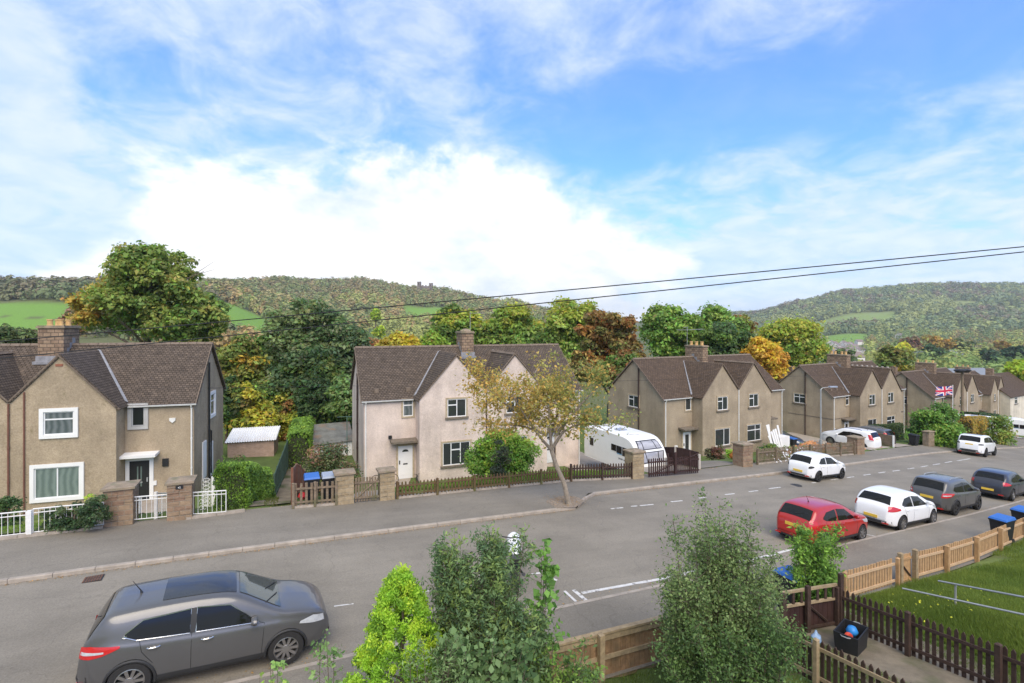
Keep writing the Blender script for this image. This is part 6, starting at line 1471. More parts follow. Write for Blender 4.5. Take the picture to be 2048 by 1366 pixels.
# hedges and garden bushes
def hedge(label, a, b, w, h, cols, n, ls, seed, wts=None, h1=None, name='hedge', lumpy=.12, loc_z=None):
    """clipped hedge from (s,t) a to b: leaves over a box with soft edges"""
    r = rs(seed); A, B = np.array(ST(*a)), np.array(ST(*b)); L_ = np.linalg.norm(B-A); d = (B-A)/L_; q = np.array([-d[1], d[0]])
    root = thing(name, label, 'hedge', (A[0], A[1], g(*A)), 0); z0 = g(*A); h1 = h1 or h
    k = r.rand(n); u = r.rand(n)*L_; hh = h+(h1-h)*u/L_; side_ = r.rand(n); v = np.where(side_ < .4, -w/2, np.where(side_ < .6, w/2, (r.rand(n)-.5)*w)); z = np.where(side_ < .6, r.rand(n), 1.)
    e = r.rand(n); u = np.where(e < .06, 0, np.where(e < .12, L_, u)); v = np.where(e < .12, (r.rand(n)-.5)*w, v)
    z = np.where(e < .12, r.rand(n), z)
    lump = (vnoise(u*1.0+9, v+z*2, 1.6, seed)-.5)*lumpy*2.2
    corner = np.maximum(0, np.abs(v)/(w/2)-.7)*np.maximum(0, z-.75)*1.2
    zz = z*hh*(1-corner)+np.where(z == 1, lump, 0); v = v*(1-corner*.8)+np.sign(v)*lump*(z < 1); v += r.randn(n)*.03
    X = A[0]+d[0]*u+q[0]*v; Y = A[1]+d[1]*u+q[1]*v; Z = G(X, Y)+zz
    P = np.stack([X-A[0], Y-A[1], Z-z0], -1); U = np.stack([q[0]*np.sign(v)*(z < 1), q[1]*np.sign(v)*(z < 1), (z == 1)*1.+.3], -1)
    ci = (vnoise(X, Y+Z, 2.2, seed+1)+r.rand(n)*.35); idx = np.minimum((ci/1.35*len(cols)).astype(int), len(cols)-1)
    col = np.array(cols)[idx]*(.7+.6*r.rand(n))[:, None]
    leafmesh('foliage', P, U, ls, col, M['leaf'], root, seed=seed)
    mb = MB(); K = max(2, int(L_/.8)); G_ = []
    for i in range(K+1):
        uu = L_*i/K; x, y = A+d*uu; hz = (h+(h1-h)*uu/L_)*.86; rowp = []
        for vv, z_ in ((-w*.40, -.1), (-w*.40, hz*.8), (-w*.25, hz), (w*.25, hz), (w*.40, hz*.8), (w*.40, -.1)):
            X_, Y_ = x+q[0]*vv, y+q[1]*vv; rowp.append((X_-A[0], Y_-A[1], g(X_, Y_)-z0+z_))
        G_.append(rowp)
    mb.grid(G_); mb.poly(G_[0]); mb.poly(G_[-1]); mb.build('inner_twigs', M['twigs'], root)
    return root
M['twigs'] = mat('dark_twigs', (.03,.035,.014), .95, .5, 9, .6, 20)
PRIV = [(.095,.16,.028),(.125,.20,.032),(.07,.125,.025),(.16,.23,.036)]
hedge('clipped privet hedge running back from the pavement beside the dirt path', (-1.6,22.15), (-.8,30.0), 1.1, 1.55, PRIV, 34000, .055, 51, h1=2.0)
hedge('dark hedge in the neighbouring yard behind the green fence', (1.2,37.5), (1.8,44), 1.5, 2.4, PRIV, 9000, .09, 52)
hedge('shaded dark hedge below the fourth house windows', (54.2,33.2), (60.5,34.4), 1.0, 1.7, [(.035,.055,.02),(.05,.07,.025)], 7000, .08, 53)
hedge('copper brown clipped hedge behind the white off road car', (68.5,32.3), (83.5,36.6), 1.4, 2.6, [(.22,.13,.03),(.17,.14,.03),(.26,.17,.035),(.13,.15,.03)], 12000, .09, 54)
hedge('dark green hedge at the far right beyond the brown hedge', (80,37), (92,40), 2.0, 2.9, [(.03,.05,.022),(.04,.065,.025)], 8000, .12, 55)
def bush(label, px, top, bot, hw, d, cols, n, ls, seed, w=None, name='shrub', zb=None, **k):
    return tree(label, px, top, bot, hw, d, cols, w, n, ls, seed, name=name, cat='shrub', zb=zb, group=None, nc=k.pop('nc', 45), **k)
bush('large rounded green bush in the pink house garden', 1003, 848, 975, 78, 28.0, PRIV+[(.09,.16,.028)], 24000, .075, 61, nc=90, rc=(.16,.28))
bush('dark ivy patch growing over the round bush', 1000, 862, 900, 18, 26.4, [(.04,.05,.03),(.06,.06,.035)], 2500, .05, 62, nc=16)
bush('huge unclipped green hedge by the telegraph pole', 1872, 805, 905, 50, 50.5, [(.09,.16,.03),(.12,.20,.035),(.065,.12,.028)], 30000, .13, 63, nc=80, rc=(.2,.34), name='hedge_bush')
bush('dark green cotoneaster climbing through the white railing', 150, 984, 1072, 74, 16.85, [(.030,.052,.022),(.045,.07,.03),(.06,.085,.035)], 14000, .035, 64, nc=70, rc=(.18,.34), lobes=[(.5,0,.30,.5,.62),(.0,0,.12,.55,.55),(-.55,0,.02,.5,.5)])
bush('dark green bush under the first house window at the left edge', 12, 975, 1060, 34, 19.6, [(.04,.07,.025),(.06,.10,.03)], 7000, .045, 65, nc=30)
bush('sprig of lime green leaves above the cotoneaster', 183, 978, 1010, 12, 17.4, [(.26,.32,.04),(.2,.28,.04)], 700, .035, 66, nc=12)
bush('small shrub with rosy tinge by the first house side gate', 470, 898, 935, 26, 29.5, [(.07,.11,.03),(.12,.09,.05)], 3500, .06, 67)
bush('brown and green bramble thicket left of the pink house', 660, 872, 985, 56, 28.5, [(.075,.09,.035),(.12,.085,.045),(.05,.07,.03),(.16,.10,.055)], 16000, .065, 68, nc=70, w=[.35,.25,.3,.1])
bush('dark red leaved shrub below the brown house window', 1432, 888, 925, 22, 38, [(.10,.05,.035),(.06,.06,.03)], 2500, .07, 69)
bush('lime green shrub below the brown house window', 1466, 895, 922, 15, 37.5, [(.16,.26,.035)], 1800, .07, 70)
bush('orange red shrub against the mottled pier', 1474, 902, 933, 16, 35.5, [(.26,.10,.03),(.3,.16,.04)], 1800, .06, 71)
bush('green shrub behind the flowery picket fence', 1540, 884, 925, 22, 37, [(.05,.09,.025),(.09,.13,.03)], 2500, .07, 72)
bush('green bushes by the far caravans', 1998, 815, 852, 26, 58, [(.10,.15,.035),(.16,.18,.04)], 4500, .12, 73)
def daisies():
    r = rs(2); x, y = hit(1570, 922, .1); n = 260; P = np.stack([r.randn(n)*.9, r.randn(n)*.35+.5, r.rand(n)*1.1], -1); z = g(x, y)
    root = thing('white_flower_bush', 'loose white daisies hanging over the weathered picket fence', 'flowers', (x, y-.2, z), SA)
    leafmesh('leaves', P, np.tile([0,-.5,.5], (n,1)), .07, pal(r, n, [(.07,.11,.03),(.12,.15,.04)]), M['leaf'], root, seed=3)
    P2_ = P[:70]*np.array([1,1,.9])+np.array([.1,-.65,.15]); leafmesh('petals', P2_, np.tile([0,-1.,.6], (70,1)), .06, np.tile([.75,.74,.68], (70,1)), M['leaf'], root, aspect=.9, seed=4, flat=.2)
daisies()
# pavement tree
def street_tree():
    x, y = hit(1136, 1008, .115); z = float(zr(to_st(x, y)[0]))+.11; d = y; r = rs(21)
    root = thing('street_tree', 'leaning street tree with thin autumn crown growing from the pavement', 'tree', (x, y, z))
    q = lambda px, row, dd=0: at(px, row, d+dd)-Vector((x, y, z))
    mb = MB(); mb.tube([q(1138,1012), q(1136,1000), q(1128,965), q(1112,930), q(1103,900)], [.15,.12,.10,.092,.088], 10)
    limbs = [([1103,900],[1085,880],[1062,850],[1040,815],[1018,780]), ([1103,900],[1100,865],[1098,820],[1080,780],[1068,745]), ([1100,880],[1108,850],[1120,810],[1130,770],[1135,748]),
             ([1106,895],[1125,865],[1150,850],[1180,845],[1215,862]), ([1112,870],[1140,835],[1165,805],[1190,780],[1205,765]), ([1095,870],[1070,860],[1035,850],[1000,850],[970,840]), ([1068,850],[1045,830],[1000,800],[975,775],[960,760])]
    tips = []
    for i, L_ in enumerate(limbs):
        dd = r.uniform(-1.6, 1.6); pts = [q(a, b, dd*k/4) for k, (a, b) in enumerate(L_)]; mb.tube(pts, [.075,.055,.04,.026,.012], 7)
        for k in range(13):
            t_ = r.uniform(.3, 1)*3.99; s = pts[int(t_)].lerp(pts[min(4, int(t_)+1)], t_ % 1); e = s+Vector((r.uniform(-1,1), r.uniform(-1,1), r.uniform(-.5,.9)))*.95
            mb.tube([s, s.lerp(e, .5)+Vector((0,0,.08)), e], [.018,.011,.005], 4); tips += [s.lerp(e, .5), e, s.lerp(e, .8)]
            for j in range(2): e2 = e+Vector((r.uniform(-1,1), r.uniform(-1,1), r.uniform(-.6,.6)))*.5; mb.tube([s.lerp(e,.6), e2], [.008,.003], 3); tips.append(e2)
    mb.build('trunk', M['bark_pale'], root, 60)
    T = np.array([tuple(t) for t in tips]); n = 14000; i = r.randint(0, len(T), n); P = T[i]+r.randn(n, 3)*.18
    px = 1024+1050*(P[:, 0]+x)/(P[:, 1]+y); row = 652+1050*(7-(P[:, 2]+z))/(P[:, 1]+y)
    k = np.clip((px-1040)/120+.25*r.randn(n), 0, 1)[:, None]; col = (1-k)*pal(r, n, [(.27,.17,.045),(.26,.20,.05),(.17,.16,.045)])+k*pal(r, n, [(.15,.165,.045),(.10,.125,.035),(.27,.19,.05)])
    keep = (r.rand(n) < np.where(row > 850, .35, np.where(px < 1150, 1, .75))); 
    leafmesh('crown', P[keep], r.randn(keep.sum(), 3), .065, (col*(.7+.6*r.rand(n))[:, None])[keep], M['leaf'], root, seed=5)
street_tree()
# ---- foreground shrubs, leaf by leaf
def conifer_gold():
    d = 8.45; x = (800-1024)/1050*d; z0 = g(x, d); root = thing('golden_conifer', 'bright yellow green cypress with a pointed top in the near garden', 'conifer', (x, d, z0)); r = rs(31)
    H_ = 7-(1146-652)/1050*d-z0; n = 430; Cc, Rc = [], []
    for i in range(n):
        h = r.rand()**.8; a = r.rand()*2*PI; rad = (1.22*(1-h)**.85+.03)*r.uniform(.74, 1.03); Cc.append((math.cos(a)*rad+.05*(1-h), math.sin(a)*rad, h*H_*.97)); Rc.append(.09+.14*(1-h*.6)*r.rand()**1.3)
    Cc, Rc = np.array(Cc), np.array(Rc); N_ = 80000; i = r.randint(0, n, N_)
    # each clump is a fan of upright sprays
    up = np.array([0,0,1.]); out = Cc*np.array([1,1,0]); out /= np.linalg.norm(out, axis=1)[:, None]+1e-6
    k = r.rand(N_)[:, None]; dirn = out[i]*.6+up*.9+r.randn(N_, 3)*.38; dirn /= np.linalg.norm(dirn, axis=1)[:, None]
    P = Cc[i]+dirn*Rc[i][:, None]*k*1.5+r.randn(N_, 3)*.018
    base = pal(r, n, [(.19,.30,.028),(.15,.26,.026),(.24,.34,.03),(.10,.18,.022)]); col = base[i]*(.78+.45*r.rand(N_))[:, None]
    V = leafmesh('foliage', P, r.randn(N_, 3), .026, col, M['leaf'], root, aspect=.42, seed=6)
    trunk_mesh(r, H_, .07, .5, 10).build('trunk', M['bark'], root, 60)
conifer_gold()
def shoots(label, name, px, row_base, d, stems, cols, ls, n_leaf, seed, aspect=.3, droop=.0, zb=None, bark='bark', lr=.16, m='leaf', w=None, side=7):
    """shrub of many upright stems with leaves along them; stems: (px, top row, depth offset)"""
    r = rs(seed); x = (px-1024)/1050*d; z0 = g(x, d) if zb is None else zb; root = thing(name, label, 'shrub', (x, d, z0)); mb = MB(); S = []
    for (sx, tr_, dd) in stems:
        e = at(sx, tr_, d+dd)-Vector((x, d, z0)); b = Vector((e.x*.25+r.uniform(-.1,.1), e.y*.25, 0)); m_ = b.lerp(e, .5)+Vector((e.x*.12, r.uniform(-.08,.08), 0)); L_ = e.length
        pts = [b, b.lerp(m_, .5)+Vector((r.uniform(-.03,.03),0,0)), m_, m_.lerp(e, .5), e]; mb.tube(pts, [.016,.013,.010,.007,.003], 5)
        for k in range(side*4):
            t_ = (.15+.85*r.rand()**.8)*3.99; s = pts[int(t_)].lerp(pts[min(4, int(t_)+1)], t_ % 1); l_ = L_*.16*(1.25-t_/4)*r.uniform(.6, 1.3)+.04; a = r.rand()*2*PI
            q = s+Vector((math.cos(a)*l_, math.sin(a)*l_, l_*r.uniform(.2, 1.0)-droop*l_)); mb.tube([s, q], [.005,.002], 3); S.append((s, q))
        S.append((pts[3], e))
    mb.build('stems', M[bark], root, 60)
    A = np.array([tuple(a) for a, b in S]); B = np.array([tuple(b) for a, b in S]); i = r.randint(0, len(S), n_leaf); k = r.rand(n_leaf)[:, None]**.7
    P = A[i]*(1-k)+B[i]*k+r.randn(n_leaf, 3)*lr*.3; cc = pal(r, len(S), cols, w); col = cc[i]*(.68+.6*r.rand(n_leaf))[:, None]
    leafmesh('leaves', P, r.randn(n_leaf, 3)*.6+np.array([0,0,.7]), ls, col, M[m], root, aspect=aspect, seed=seed, flat=.6)
    return root
r = rs(77)
st_ = [(905+r.uniform(-30,30), 1065+r.uniform(0,60), r.uniform(-.3,.3)) for _ in range(7)]+[(1010+r.uniform(-50,0), 1062+r.uniform(0,90), r.uniform(-.3,.3)) for _ in range(9)]+[(1048,1072,0)]+[(880+r.uniform(0,130), 1150+r.uniform(0,120), r.uniform(-.45,.3)) for _ in range(22)]+[(1000+r.uniform(0,85), 1205+r.uniform(0,80), r.uniform(-.45,.3)) for _ in range(14)]
shoots('tall blue green shrub with narrow leaves in the middle of the near garden', 'garden_shrub', 985, 1366, 8.7, st_, [(.078,.122,.05),(.10,.15,.058),(.06,.098,.045),(.125,.17,.05)], .040, 60000, 41, .34, side=12)
shoots('young maple like shoot with broad fresh leaves right of the tall shrub', 'sapling', 1085, 1366, 8.9, [(1088,1088,0),(1084,1105,.05),(1092,1130,-.05)], [(.09,.17,.035),(.07,.14,.03)], .06, 420, 42, .8, side=5, lr=.1)
st_ = [(1400+r.normal(0,34), 1000+r.uniform(0,120), r.uniform(-.5,.5)) for _ in range(16)]+[(1460+r.normal(0,60), 1040+r.uniform(0,140), r.uniform(-.6,.6)) for _ in range(18)]+[(1330+r.uniform(-20,230), 1130+r.uniform(0,150), r.uniform(-.8,.5)) for _ in range(36)]+[(1502,1025,0),(1410,990,0)]
shoots('airy young birch with tiny leaves standing over the boarded fence', 'birch', 1440, 1366, 10.0, st_, [(.085,.125,.042),(.11,.15,.055),(.065,.10,.035),(.13,.165,.06)], .027, 54000, 43, .62, droop=.35, side=9, lr=.28)['category'] = 'tree'
st_ = [(1625+r.normal(0,26), 1048+abs(r.normal(0,45)), r.uniform(-.4,.3)) for _ in range(24)]+[(1585+r.uniform(0,85), 1120+r.uniform(0,60), r.uniform(-.4,.3)) for _ in range(22)]
shoots('leafy bright green elder bush behind the dark gate post', 'elder_bush', 1625, 1205, 14.0, st_, [(.085,.155,.03),(.06,.12,.025),(.13,.22,.035)], .052, 16000, 44, .38, side=7, lr=.2)
shoots('thin rose stem with rounded leaves in front of the grey car', 'rose_stem', 655, 1366, 8.0, [(652,1258,0),(640,1290,.1),(668,1300,0)], [(.09,.15,.05),(.12,.18,.06)], .036, 330, 45, .75, side=4, lr=.1)
shoots('low sprig of pale green leaves at the bottom left of the near garden', 'rose_stem', 545, 1366, 7.9, [(540,1325,0),(556,1335,0),(520,1345,.1)], [(.14,.22,.06),(.18,.25,.05)], .04, 240, 46, .75, side=4, lr=.1)
shoots('broad leaved ivy growing at the foot of the tall shrub', 'ivy_clump', 905, 1366, 7.9, [(880+i*12, 1270+r.uniform(0,70), r.uniform(-.2,.2)) for i in range(16)], [(.075,.12,.045),(.10,.15,.06),(.055,.095,.035)], .05, 3000, 47, .8, side=5, lr=.2)
shoots('pale stemmed shrub with slim leaves beside the golden cypress', 'garden_shrub', 850, 1366, 7.6, [(820+i*14, 1285+r.uniform(0,60), r.uniform(-.1,.2)) for i in range(9)], [(.12,.17,.07),(.09,.14,.05)], .036, 2600, 48, .3, side=5)
shoots('low green bush at the foot of the boarded fence', 'low_shrub', 1090, 1366, 8.6, [(1050+i*11, 1275+r.uniform(0,80), r.uniform(-.3,.3)) for i in range(14)], [(.085,.135,.04),(.13,.2,.04),(.06,.10,.03)], .036, 4200, 49, .45, side=6)
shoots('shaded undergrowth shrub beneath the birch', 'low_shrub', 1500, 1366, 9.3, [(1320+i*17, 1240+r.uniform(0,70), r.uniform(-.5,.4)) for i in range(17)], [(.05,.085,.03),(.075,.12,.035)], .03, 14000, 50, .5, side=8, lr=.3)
# ---- grass, weeds and litter (nobody could count them)
def blades(name, label, quads, n, h, seed, cols, wd=.006, cat='grass'):
    r = rs(seed); Q = quads; X = []
    per = n//len(Q)
    for (s0, s1, t0, t1) in Q:
        s = s0+(s1-s0)*r.rand(per); t = t0+(t1-t0)*r.rand(per); X.append(np.stack(ST(s, t), -1))
    X = np.concatenate(X); N_ = len(X); z = G(X[:, 0], X[:, 1])+.02; hh = h*(.4+.9*r.rand(N_))*(.55+.9*vnoise(X[:, 0], X[:, 1], 1.3, seed)); a = r.rand(N_)*2*PI; w = wd*(1+.5*r.rand(N_)); ln = r.randn(N_, 2)*.35*hh[:, None]
    V = np.zeros((N_, 3, 3)); V[:, 0] = np.stack([X[:, 0]-np.cos(a)*w, X[:, 1]-np.sin(a)*w, z], -1); V[:, 1] = np.stack([X[:, 0]+np.cos(a)*w, X[:, 1]+np.sin(a)*w, z], -1); V[:, 2] = np.stack([X[:, 0]+ln[:, 0], X[:, 1]+ln[:, 1], z+hh], -1)
    me = bpy.data.meshes.new(name); me.vertices.add(3*N_); me.vertices.foreach_set('co', V.reshape(-1).astype(np.float32)); me.loops.add(3*N_); me.loops.foreach_set('vertex_index', np.arange(3*N_, dtype=np.int32))
    me.polygons.add(N_); me.polygons.foreach_set('loop_start', np.arange(0, 3*N_, 3, dtype=np.int32)); me.polygons.foreach_set('loop_total', np.full(N_, 3, dtype=np.int32)); me.update()
    k = np.clip(vnoise(X[:, 0], X[:, 1], .9, seed+2)+.25*r.randn(N_), 0, 1)[:, None]; c = np.array(cols[0])*(1-k)+np.array(cols[1])*k; c = c*(.85+.5*r.rand(N_))[:, None]
    c4 = np.ones((N_, 3, 4)); c4[..., :3] = c[:, None, :]; ca = me.color_attributes.new('Col', 'FLOAT_COLOR', 'POINT'); ca.data.foreach_set('color', c4.reshape(-1).astype(np.float32)); me.materials.append(M['leaf'])
    tag(link(name, me), label, cat, kind='stuff')
LG = [(.13,.20,.035),(.22,.28,.048)]
blades('grass', 'bright rough grass of the near lawn behind the new fence', [(15.6,24,5.2,9.6),(15.6,24,5.2,9.6),(17,30,5,9.9),(24,36,7,11.5),(14.6,24,2,7),(14.4,17.5,3,9.6),(14.4,17.5,5,9.6),(15,20,6,9.7)], 340000, .14, 61, LG)
blades('grass', 'grass along the edges of the near garden path', [(11.0,11.6,3,9),(13.5,14.3,3,9.2),(6,11,6.5,9)], 26000, .09, 62, [(.09,.15,.03),(.16,.21,.04)])
blades('grass', 'front lawns across the street behind the railings and fences', [(-20,-6.4,21.5,27),(5,16,23,26.5),(5,16.5,23,30)], 60000, .07, 63, [(.14,.24,.035),(.2,.3,.05)], .014)
blades('weeds', 'weeds along the dirt path and fence feet', [(-2.0,-1.5,22,30),(-.5,0,22,30),(4.7,17,22.72,22.95),(26.5,27.9,24.2,24.5)], 6000, .12, 64, [(.09,.13,.03),(.16,.16,.05)], .012, 'weeds')
def lawn_flowers():
    r = rs(19); n = 60; s = 16.2+r.randn(n)*.9; t = 8.2+r.randn(n)*.5; x, y = ST(s, t); z = G(x, y)+.12+.12*r.rand(n)
    o = leafmesh('meadow_flowers', np.stack([x, y, z], -1), np.tile([0,-.5,1.], (n,1)), .022, np.tile([.42,.36,.03], (n,1)), M['leaf'], None, aspect=.9, seed=4, flat=.3)
    tag(o, 'small yellow flowers dotted in the near lawn', 'flowers', kind='stuff')
lawn_flowers()
def litter():
    r = rs(9); P = []
    for (s0, s1, T, o, n) in ((-8,11.3,Tk,-.14,900),(11.5,28,Tkb,-.18,900),(-4,12,Tf,-.12,300),(12,24,Tf,-.15,500),(-6,40,Tn,.1,500)):
        s = s0+(s1-s0)*r.rand(n); t = T(s)+o-np.sign(-o)*np.abs(r.randn(n))*.16*-1*np.sign(o)*-1; x, y = ST(s, t); z = zr(s)+np.where(T is Tf, .112, .010); P.append(np.stack([x, y, z], -1))
    x0, y0 = hit(1128, 1006); n = 500; q = np.stack([x0+r.randn(n)*.45, y0+r.randn(n)*.4], -1); s = to_st(q[:, 0], q[:, 1])[0]; P.append(np.stack([q[:, 0], q[:, 1], zr(s)+.122], -1))
    P = np.concatenate(P); n = len(P)
    o = leafmesh('fallen_leaves', P, np.tile([0,0,1.], (n,1)), .022, pal(r, n, [(.20,.12,.05),(.28,.17,.06),(.14,.10,.05)]), M['leaf'], None, aspect=.6, flat=.15, seed=8); tag(o, 'fallen leaves along the kerbs and around the street tree', 'fallen leaves', kind='stuff')
litter()
# ---- far woods: crowns too many and too small to count
def woods(name, label, N_, ymin, ymax, pxr, size, seed, cols, wts=None, mask=True, n_leaf=60, keepf=None, cat='wood'):
    r = rs(seed); px = r.uniform(pxr[0], pxr[1], N_*3); y = np.sqrt(r.uniform(ymin**2, ymax**2, N_*3)); x = (px-1024)/1050*y
    k = field_mask(x, y) < .35 if mask else np.ones(len(x), bool)
    if keepf is not None: k &= keepf(px, y, r)
    x, y, px = x[k][:N_], y[k][:N_], px[k][:N_]; n = len(x); z = G(x, y); sz = size*(.55+.8*r.rand(n)); cl = np.clip((vnoise(x, y, .008, seed)*1.1+.13*r.randn(n)), 0, .999)
    cols = np.array(cols); cc = cols[(cl*len(cols)).astype(int)]
    # every crown: leaf masses over an upper half ellipsoid
    u = r.randn(n, n_leaf, 3); u /= np.linalg.norm(u, axis=2)[..., None]; u[..., 2] = np.abs(u[..., 2])*1.0; P = np.stack([x, y, z], -1)[:, None, :]+u*sz[:, None, None]*np.array([.5,.5,.95])*(.85+.25*r.rand(n, n_leaf, 1))
    P[..., 2] += sz[:, None]*.1; col = 1.4*(cc*(.8+.4*r.rand(n, 1)))[:, None, :]*(.92+.16*r.rand(n, n_leaf, 1))
    return P.reshape(-1, 3), u.reshape(-1, 3), np.repeat(sz, n_leaf)*(.085 if ymin < 500 and pxr[0] > 300 else .12), col.reshape(-1, 3)
def build_woods(name, label, parts):
    P = np.concatenate([p[0] for p in parts]); U = np.concatenate([p[1] for p in parts]); S = np.concatenate([p[2] for p in parts]); Cc = np.concatenate([p[3] for p in parts])
    o = leafmesh(name, P, U, S, Cc, M['leaf_far'], None, aspect=.8, seed=4, flat=.10); tag(o, label, 'woodland', kind='stuff')
WG = [(.085,.100,.038),(.10,.095,.042),(.105,.085,.042),(.09,.105,.042),(.12,.105,.045),(.075,.095,.035)]
WL = [(.058,.066,.034),(.07,.072,.038),(.08,.07,.042),(.062,.075,.036)]
build_woods('woodland', 'dark wood along the left skyline above the pasture',
  [woods('','',1500,455,640,(-520,470),12,101,WL), woods('','',200,240,300,(160,700),9,102,WL+[(.15,.11,.05)], keepf=lambda px, y, r: r.rand(len(px)) < .5)])
build_woods('woodland', 'autumn woods covering the hill with the ruined castle',
  [woods('','',5200,560,1180,(400,1250),13,103,WG+[(.135,.10,.045),(.13,.14,.045)]), woods('','',800,180,560,(545,1250),9,104,[(.06,.09,.03),(.10,.10,.035),(.15,.12,.035),(.14,.18,.04),(.045,.065,.03)])])
WR = [(.072,.088,.045),(.085,.085,.05),(.095,.075,.05),(.08,.10,.045),(.11,.125,.05),(.065,.085,.045)]
build_woods('woodland', 'wooded hill along the right skyline',
  [woods('','',9000,950,1950,(1380,2400),17,105,WR+[(.12,.13,.05)])])
build_woods('woodland', 'patchwork of valley trees between the village and the hill',
  [woods('','',1500,420,950,(1450,2400),12,106,[(.05,.07,.03),(.075,.10,.035),(.12,.13,.04),(.12,.09,.04),(.06,.08,.035)], keepf=lambda px, y, r: ~((px > 1640) & (px < 1735) & (y > 400) & (y < 880)) | (r.rand(len(px)) < .07)),
   woods('','',420,170,420,(1560,2400),8,107,[(.05,.075,.03),(.075,.105,.035),(.12,.13,.04)], keepf=lambda px, y, r: r.rand(len(px)) < np.where((px > 1640) & (px < 1735), .2, .75))])
for i, (px, top, bot, hw, d, col, lb) in enumerate([(1862,672,712,40,420,(.22,.15,.04),'broad golden orange tree in the valley'),(1822,672,720,24,400,(.13,.085,.05),'purple brown tree beside the golden one in the valley'),(1806,686,708,16,330,(.34,.33,.04),'small lemon yellow tree in the valley'),
     (1868,688,728,30,340,(.05,.08,.035),'dark green round tree in front of the golden one'),(2003,682,700,14,420,(.18,.13,.04),'small orange tree right of the church'),(1925,676,715,26,430,(.075,.095,.04),'grey green tree left of the church tower'),(1985,700,735,26,300,(.035,.055,.03),'dark yew just right of the church'),
     (2035,690,735,30,300,(.03,.05,.028),'very dark tree at the right edge beyond the church'),(752,618,642,12,360,(.20,.27,.03),'small lime green tree on the slope below the castle'),(757,652,680,13,300,(.22,.28,.03),'second small lime green tree lower on the slope'),(1690,690,735,22,230,(.06,.085,.035),'slim grey green tree behind the fourth chimney'),(1660,700,740,18,200,(.06,.09,.03),'small green tree beside the village roofs')]):
    tree(lb, px, top, bot, hw, d, [col, tuple(c*.75 for c in col)], None, 1600, .012*d*.28, 200+i, nc=24, group='small trees of the valley', m='leaf_far', zb=None)
SKYSAT, SKYVAL, CLOUD, EXPO, HAZE = 1.2, 1.4, 4.6, 1.2, .00013
# ================================================================== SKY, LIGHT, CAMERA
W = bpy.data.worlds.new('World'); bpy.context.scene.world = W; W.use_nodes = True
nt = W.node_tree; N, L = nt.nodes, nt.links; bg = N['Background']
SUN_EL, SUN_AZ = R(46), R(168)        # azimuth clockwise from +Y
sky = N.new('ShaderNodeTexSky'); sky.sky_type = 'NISHITA'; sky.sun_disc = False; sky.sun_elevation = SUN_EL; sky.sun_rotation = SUN_AZ
sky.air_density = 1.0; sky.dust_density = .6; sky.ozone_density = 2.0; sky.altitude = 100
def math_(op, a, b=None, c=None):
    n = N.new('ShaderNodeMath'); n.operation = op
    for i, v in enumerate((a, b, c)):
        if v is None: continue
        if isinstance(v, (int, float)): n.inputs[i].default_value = v
        else: L.new(v, n.inputs[i])
    return n.outputs[0]
tc = N.new('ShaderNodeTexCoord'); sep = N.new('ShaderNodeSeparateXYZ'); L.new(tc.outputs['Generated'], sep.inputs[0])
X, Y, Z = sep.outputs
az = math_('ARCTAN2', X, Y); el = math_('ARCSINE', Z)                 # bearing and elevation of the view ray
def noise(vec, scale, det, rough=.55, dist=0.):
    n = N.new('ShaderNodeTexNoise'); n.inputs['Scale'].default_value = scale; n.inputs['Detail'].default_value = det; n.inputs['Roughness'].default_value = rough; n.inputs['Distortion'].default_value = dist
    L.new(vec, n.inputs['Vector']); return n.outputs['Fac']
def ramp(v, a, b, lo=0., hi=1.):
    n = N.new('ShaderNodeMapRange'); n.interpolation_type = 'SMOOTHSTEP'
    for k, q in zip(('From Min', 'From Max', 'To Min', 'To Max'), (a, b, lo, hi)): n.inputs[k].default_value = q
    L.new(v, n.inputs['Value']); return n.outputs[0]
# cloud layer coordinates: a flat sheet overhead, streaked toward the horizon
zz = math_('ADD', math_('MAXIMUM', Z, 0.0), .22)
cu, cv_ = math_('DIVIDE', X, zz), math_('DIVIDE', Y, zz)
cb = N.new('ShaderNodeCombineXYZ'); L.new(cu, cb.inputs[0]); L.new(math_('MULTIPLY', cv_, 1.0), cb.inputs[1])
n1 = noise(cb.outputs[0], 1.15, 12, .58, .25); n2 = noise(cb.outputs[0], 4.2, 10, .62, .4)
cb2 = N.new('ShaderNodeCombineXYZ'); L.new(az, cb2.inputs[0]); L.new(math_('MULTIPLY', el, 1.7), cb2.inputs[1]); n3 = noise(cb2.outputs[0], 3.6, 12, .60, .2)
def blob(a0, e0, ra, re):
    dx = math_('DIVIDE', math_('SUBTRACT', az, a0), ra); dy = math_('DIVIDE', math_('SUBTRACT', el, e0), re)
    return math_('ADD', math_('MULTIPLY', dx, dx), math_('MULTIPLY', dy, dy))
# thin veil in streaks and wisps, thicker to the left; a clearer blue gap up to the right
veil = math_('ADD', math_('MULTIPLY', n1, .50), math_('MULTIPLY', n2, .50))
left = ramp(az, -.80, .15, .10, 0.); gap = math_('MULTIPLY', ramp(blob(.26, .37, .34, .085), 0., 1.4, 1., 0.), -.13); gap2 = math_('MULTIPLY', ramp(blob(.70, .46, .14, .14), 0., 1.3, 1., 0.), -.12)
low = ramp(el, .03, .30, .26, 0.); puff = ramp(blob(-.78, .30, .09, .13), 0., 1.4, .25, 0.); top_ = ramp(el, .40, .55, 0., .05)
v = math_('ADD', math_('ADD', math_('ADD', veil, left), math_('ADD', gap, gap2)), math_('ADD', low, math_('ADD', puff, top_)))
m_veil = ramp(v, .39, .70, .22, .88)
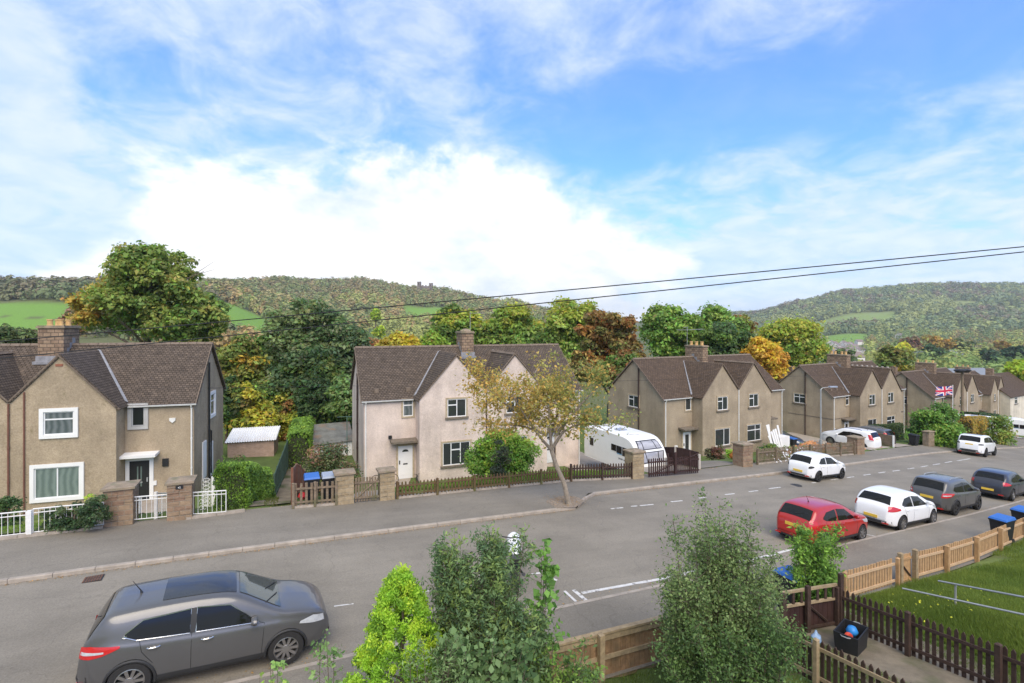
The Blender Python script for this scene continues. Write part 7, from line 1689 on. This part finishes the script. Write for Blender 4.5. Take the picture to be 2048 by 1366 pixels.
# the big cumulus bank, left of centre near the horizon
bk = math_('SUBTRACT', blob(-.20, -.02, .55, .35), math_('MULTIPLY', math_('SUBTRACT', n3, .5), 1.7))
m_bank = ramp(bk, .72, 1.08, 1., 0.)
mask = math_('MAXIMUM', m_veil, m_bank)
# deeper blue than the raw model, as photographed
hs = N.new('ShaderNodeHueSaturation'); hs.inputs['Saturation'].default_value = SKYSAT; hs.inputs['Value'].default_value = SKYVAL; tn = N.new('ShaderNodeMix'); tn.data_type = 'RGBA'; tn.blend_type = 'MULTIPLY'; tn.inputs['Factor'].default_value = 1; L.new(sky.outputs[0], tn.inputs['A']); tn.inputs['B'].default_value = (.72,.80,1.18,1); L.new(tn.outputs['Result'], hs.inputs['Color'])
cl = N.new('ShaderNodeMix'); cl.data_type = 'RGBA'; L.new(ramp(n2, .3, .7), cl.inputs['Factor']); cl.inputs['A'].default_value = (*[c*CLOUD for c in (.63,.79,1.0)], 1); cl.inputs['B'].default_value = (*[c*CLOUD for c in (.86,.94,1.0)], 1)
mx = N.new('ShaderNodeMix'); mx.data_type = 'RGBA'; L.new(mask, mx.inputs['Factor']); L.new(hs.outputs[0], mx.inputs['A']); L.new(cl.outputs['Result'], mx.inputs['B'])
# thicker brighter core
br = N.new('ShaderNodeMix'); br.data_type = 'RGBA'; L.new(math_('MULTIPLY', m_bank, ramp(n3, .3, .6)), br.inputs['Factor']); L.new(mx.outputs['Result'], br.inputs['A']); br.inputs['B'].default_value = (CLOUD*1.2, CLOUD*1.2, CLOUD*1.2, 1)
L.new(br.outputs['Result'], bg.inputs['Color']); bg.inputs['Strength'].default_value = .1
sun = bpy.data.lights.new('sun', 'SUN'); sun.energy = 1.7; sun.angle = R(50); sun.color = (1, .88, .70)
so = bpy.data.objects.new('sun', sun); C.objects.link(so)
dv = Vector((math.sin(SUN_AZ)*math.cos(SUN_EL), math.cos(SUN_AZ)*math.cos(SUN_EL), math.sin(SUN_EL))); so.rotation_euler = dv.to_track_quat('Z', 'Y').to_euler(); so.location = (0, 0, 60)
cam = bpy.data.cameras.new('camera'); co = bpy.data.objects.new('camera', cam); C.objects.link(co); co.location = (0, 0, 7); co.rotation_euler = (R(90), 0, 0)
cam.sensor_width = 36; cam.lens = 1050/2048*36; cam.shift_y = (652-683)/2048; cam.clip_end = 9000; cam.clip_start = .1
sc = bpy.context.scene; sc.camera = co
sc.view_settings.view_transform = 'Standard'; sc.view_settings.look = 'None'; sc.view_settings.exposure = EXPO; sc.view_settings.gamma = 1
sc.cycles.use_denoising = True
sc.cycles.max_bounces = 6; sc.cycles.transparent_max_bounces = 4

# ---- the valley air
hz = MB(); hz.box(-4300, 4300, -4300, 4600, -60, 150); hm = bpy.data.materials.new('valley_haze'); hm.use_nodes = True; hn = hm.node_tree; hn.nodes.clear()
ho = hn.nodes.new('ShaderNodeOutputMaterial'); hv = hn.nodes.new('ShaderNodeVolumePrincipled'); hv.inputs['Color'].default_value = (.88, .93, 1, 1); hv.inputs['Density'].default_value = HAZE; hv.inputs['Anisotropy'].default_value = .2
hn.links.new(hv.outputs[0], ho.inputs['Volume'])
if HAZE: ob = hz.build('haze', hm); ob['kind'] = 'stuff'; ob['label'] = 'thin pale haze filling the valley air'
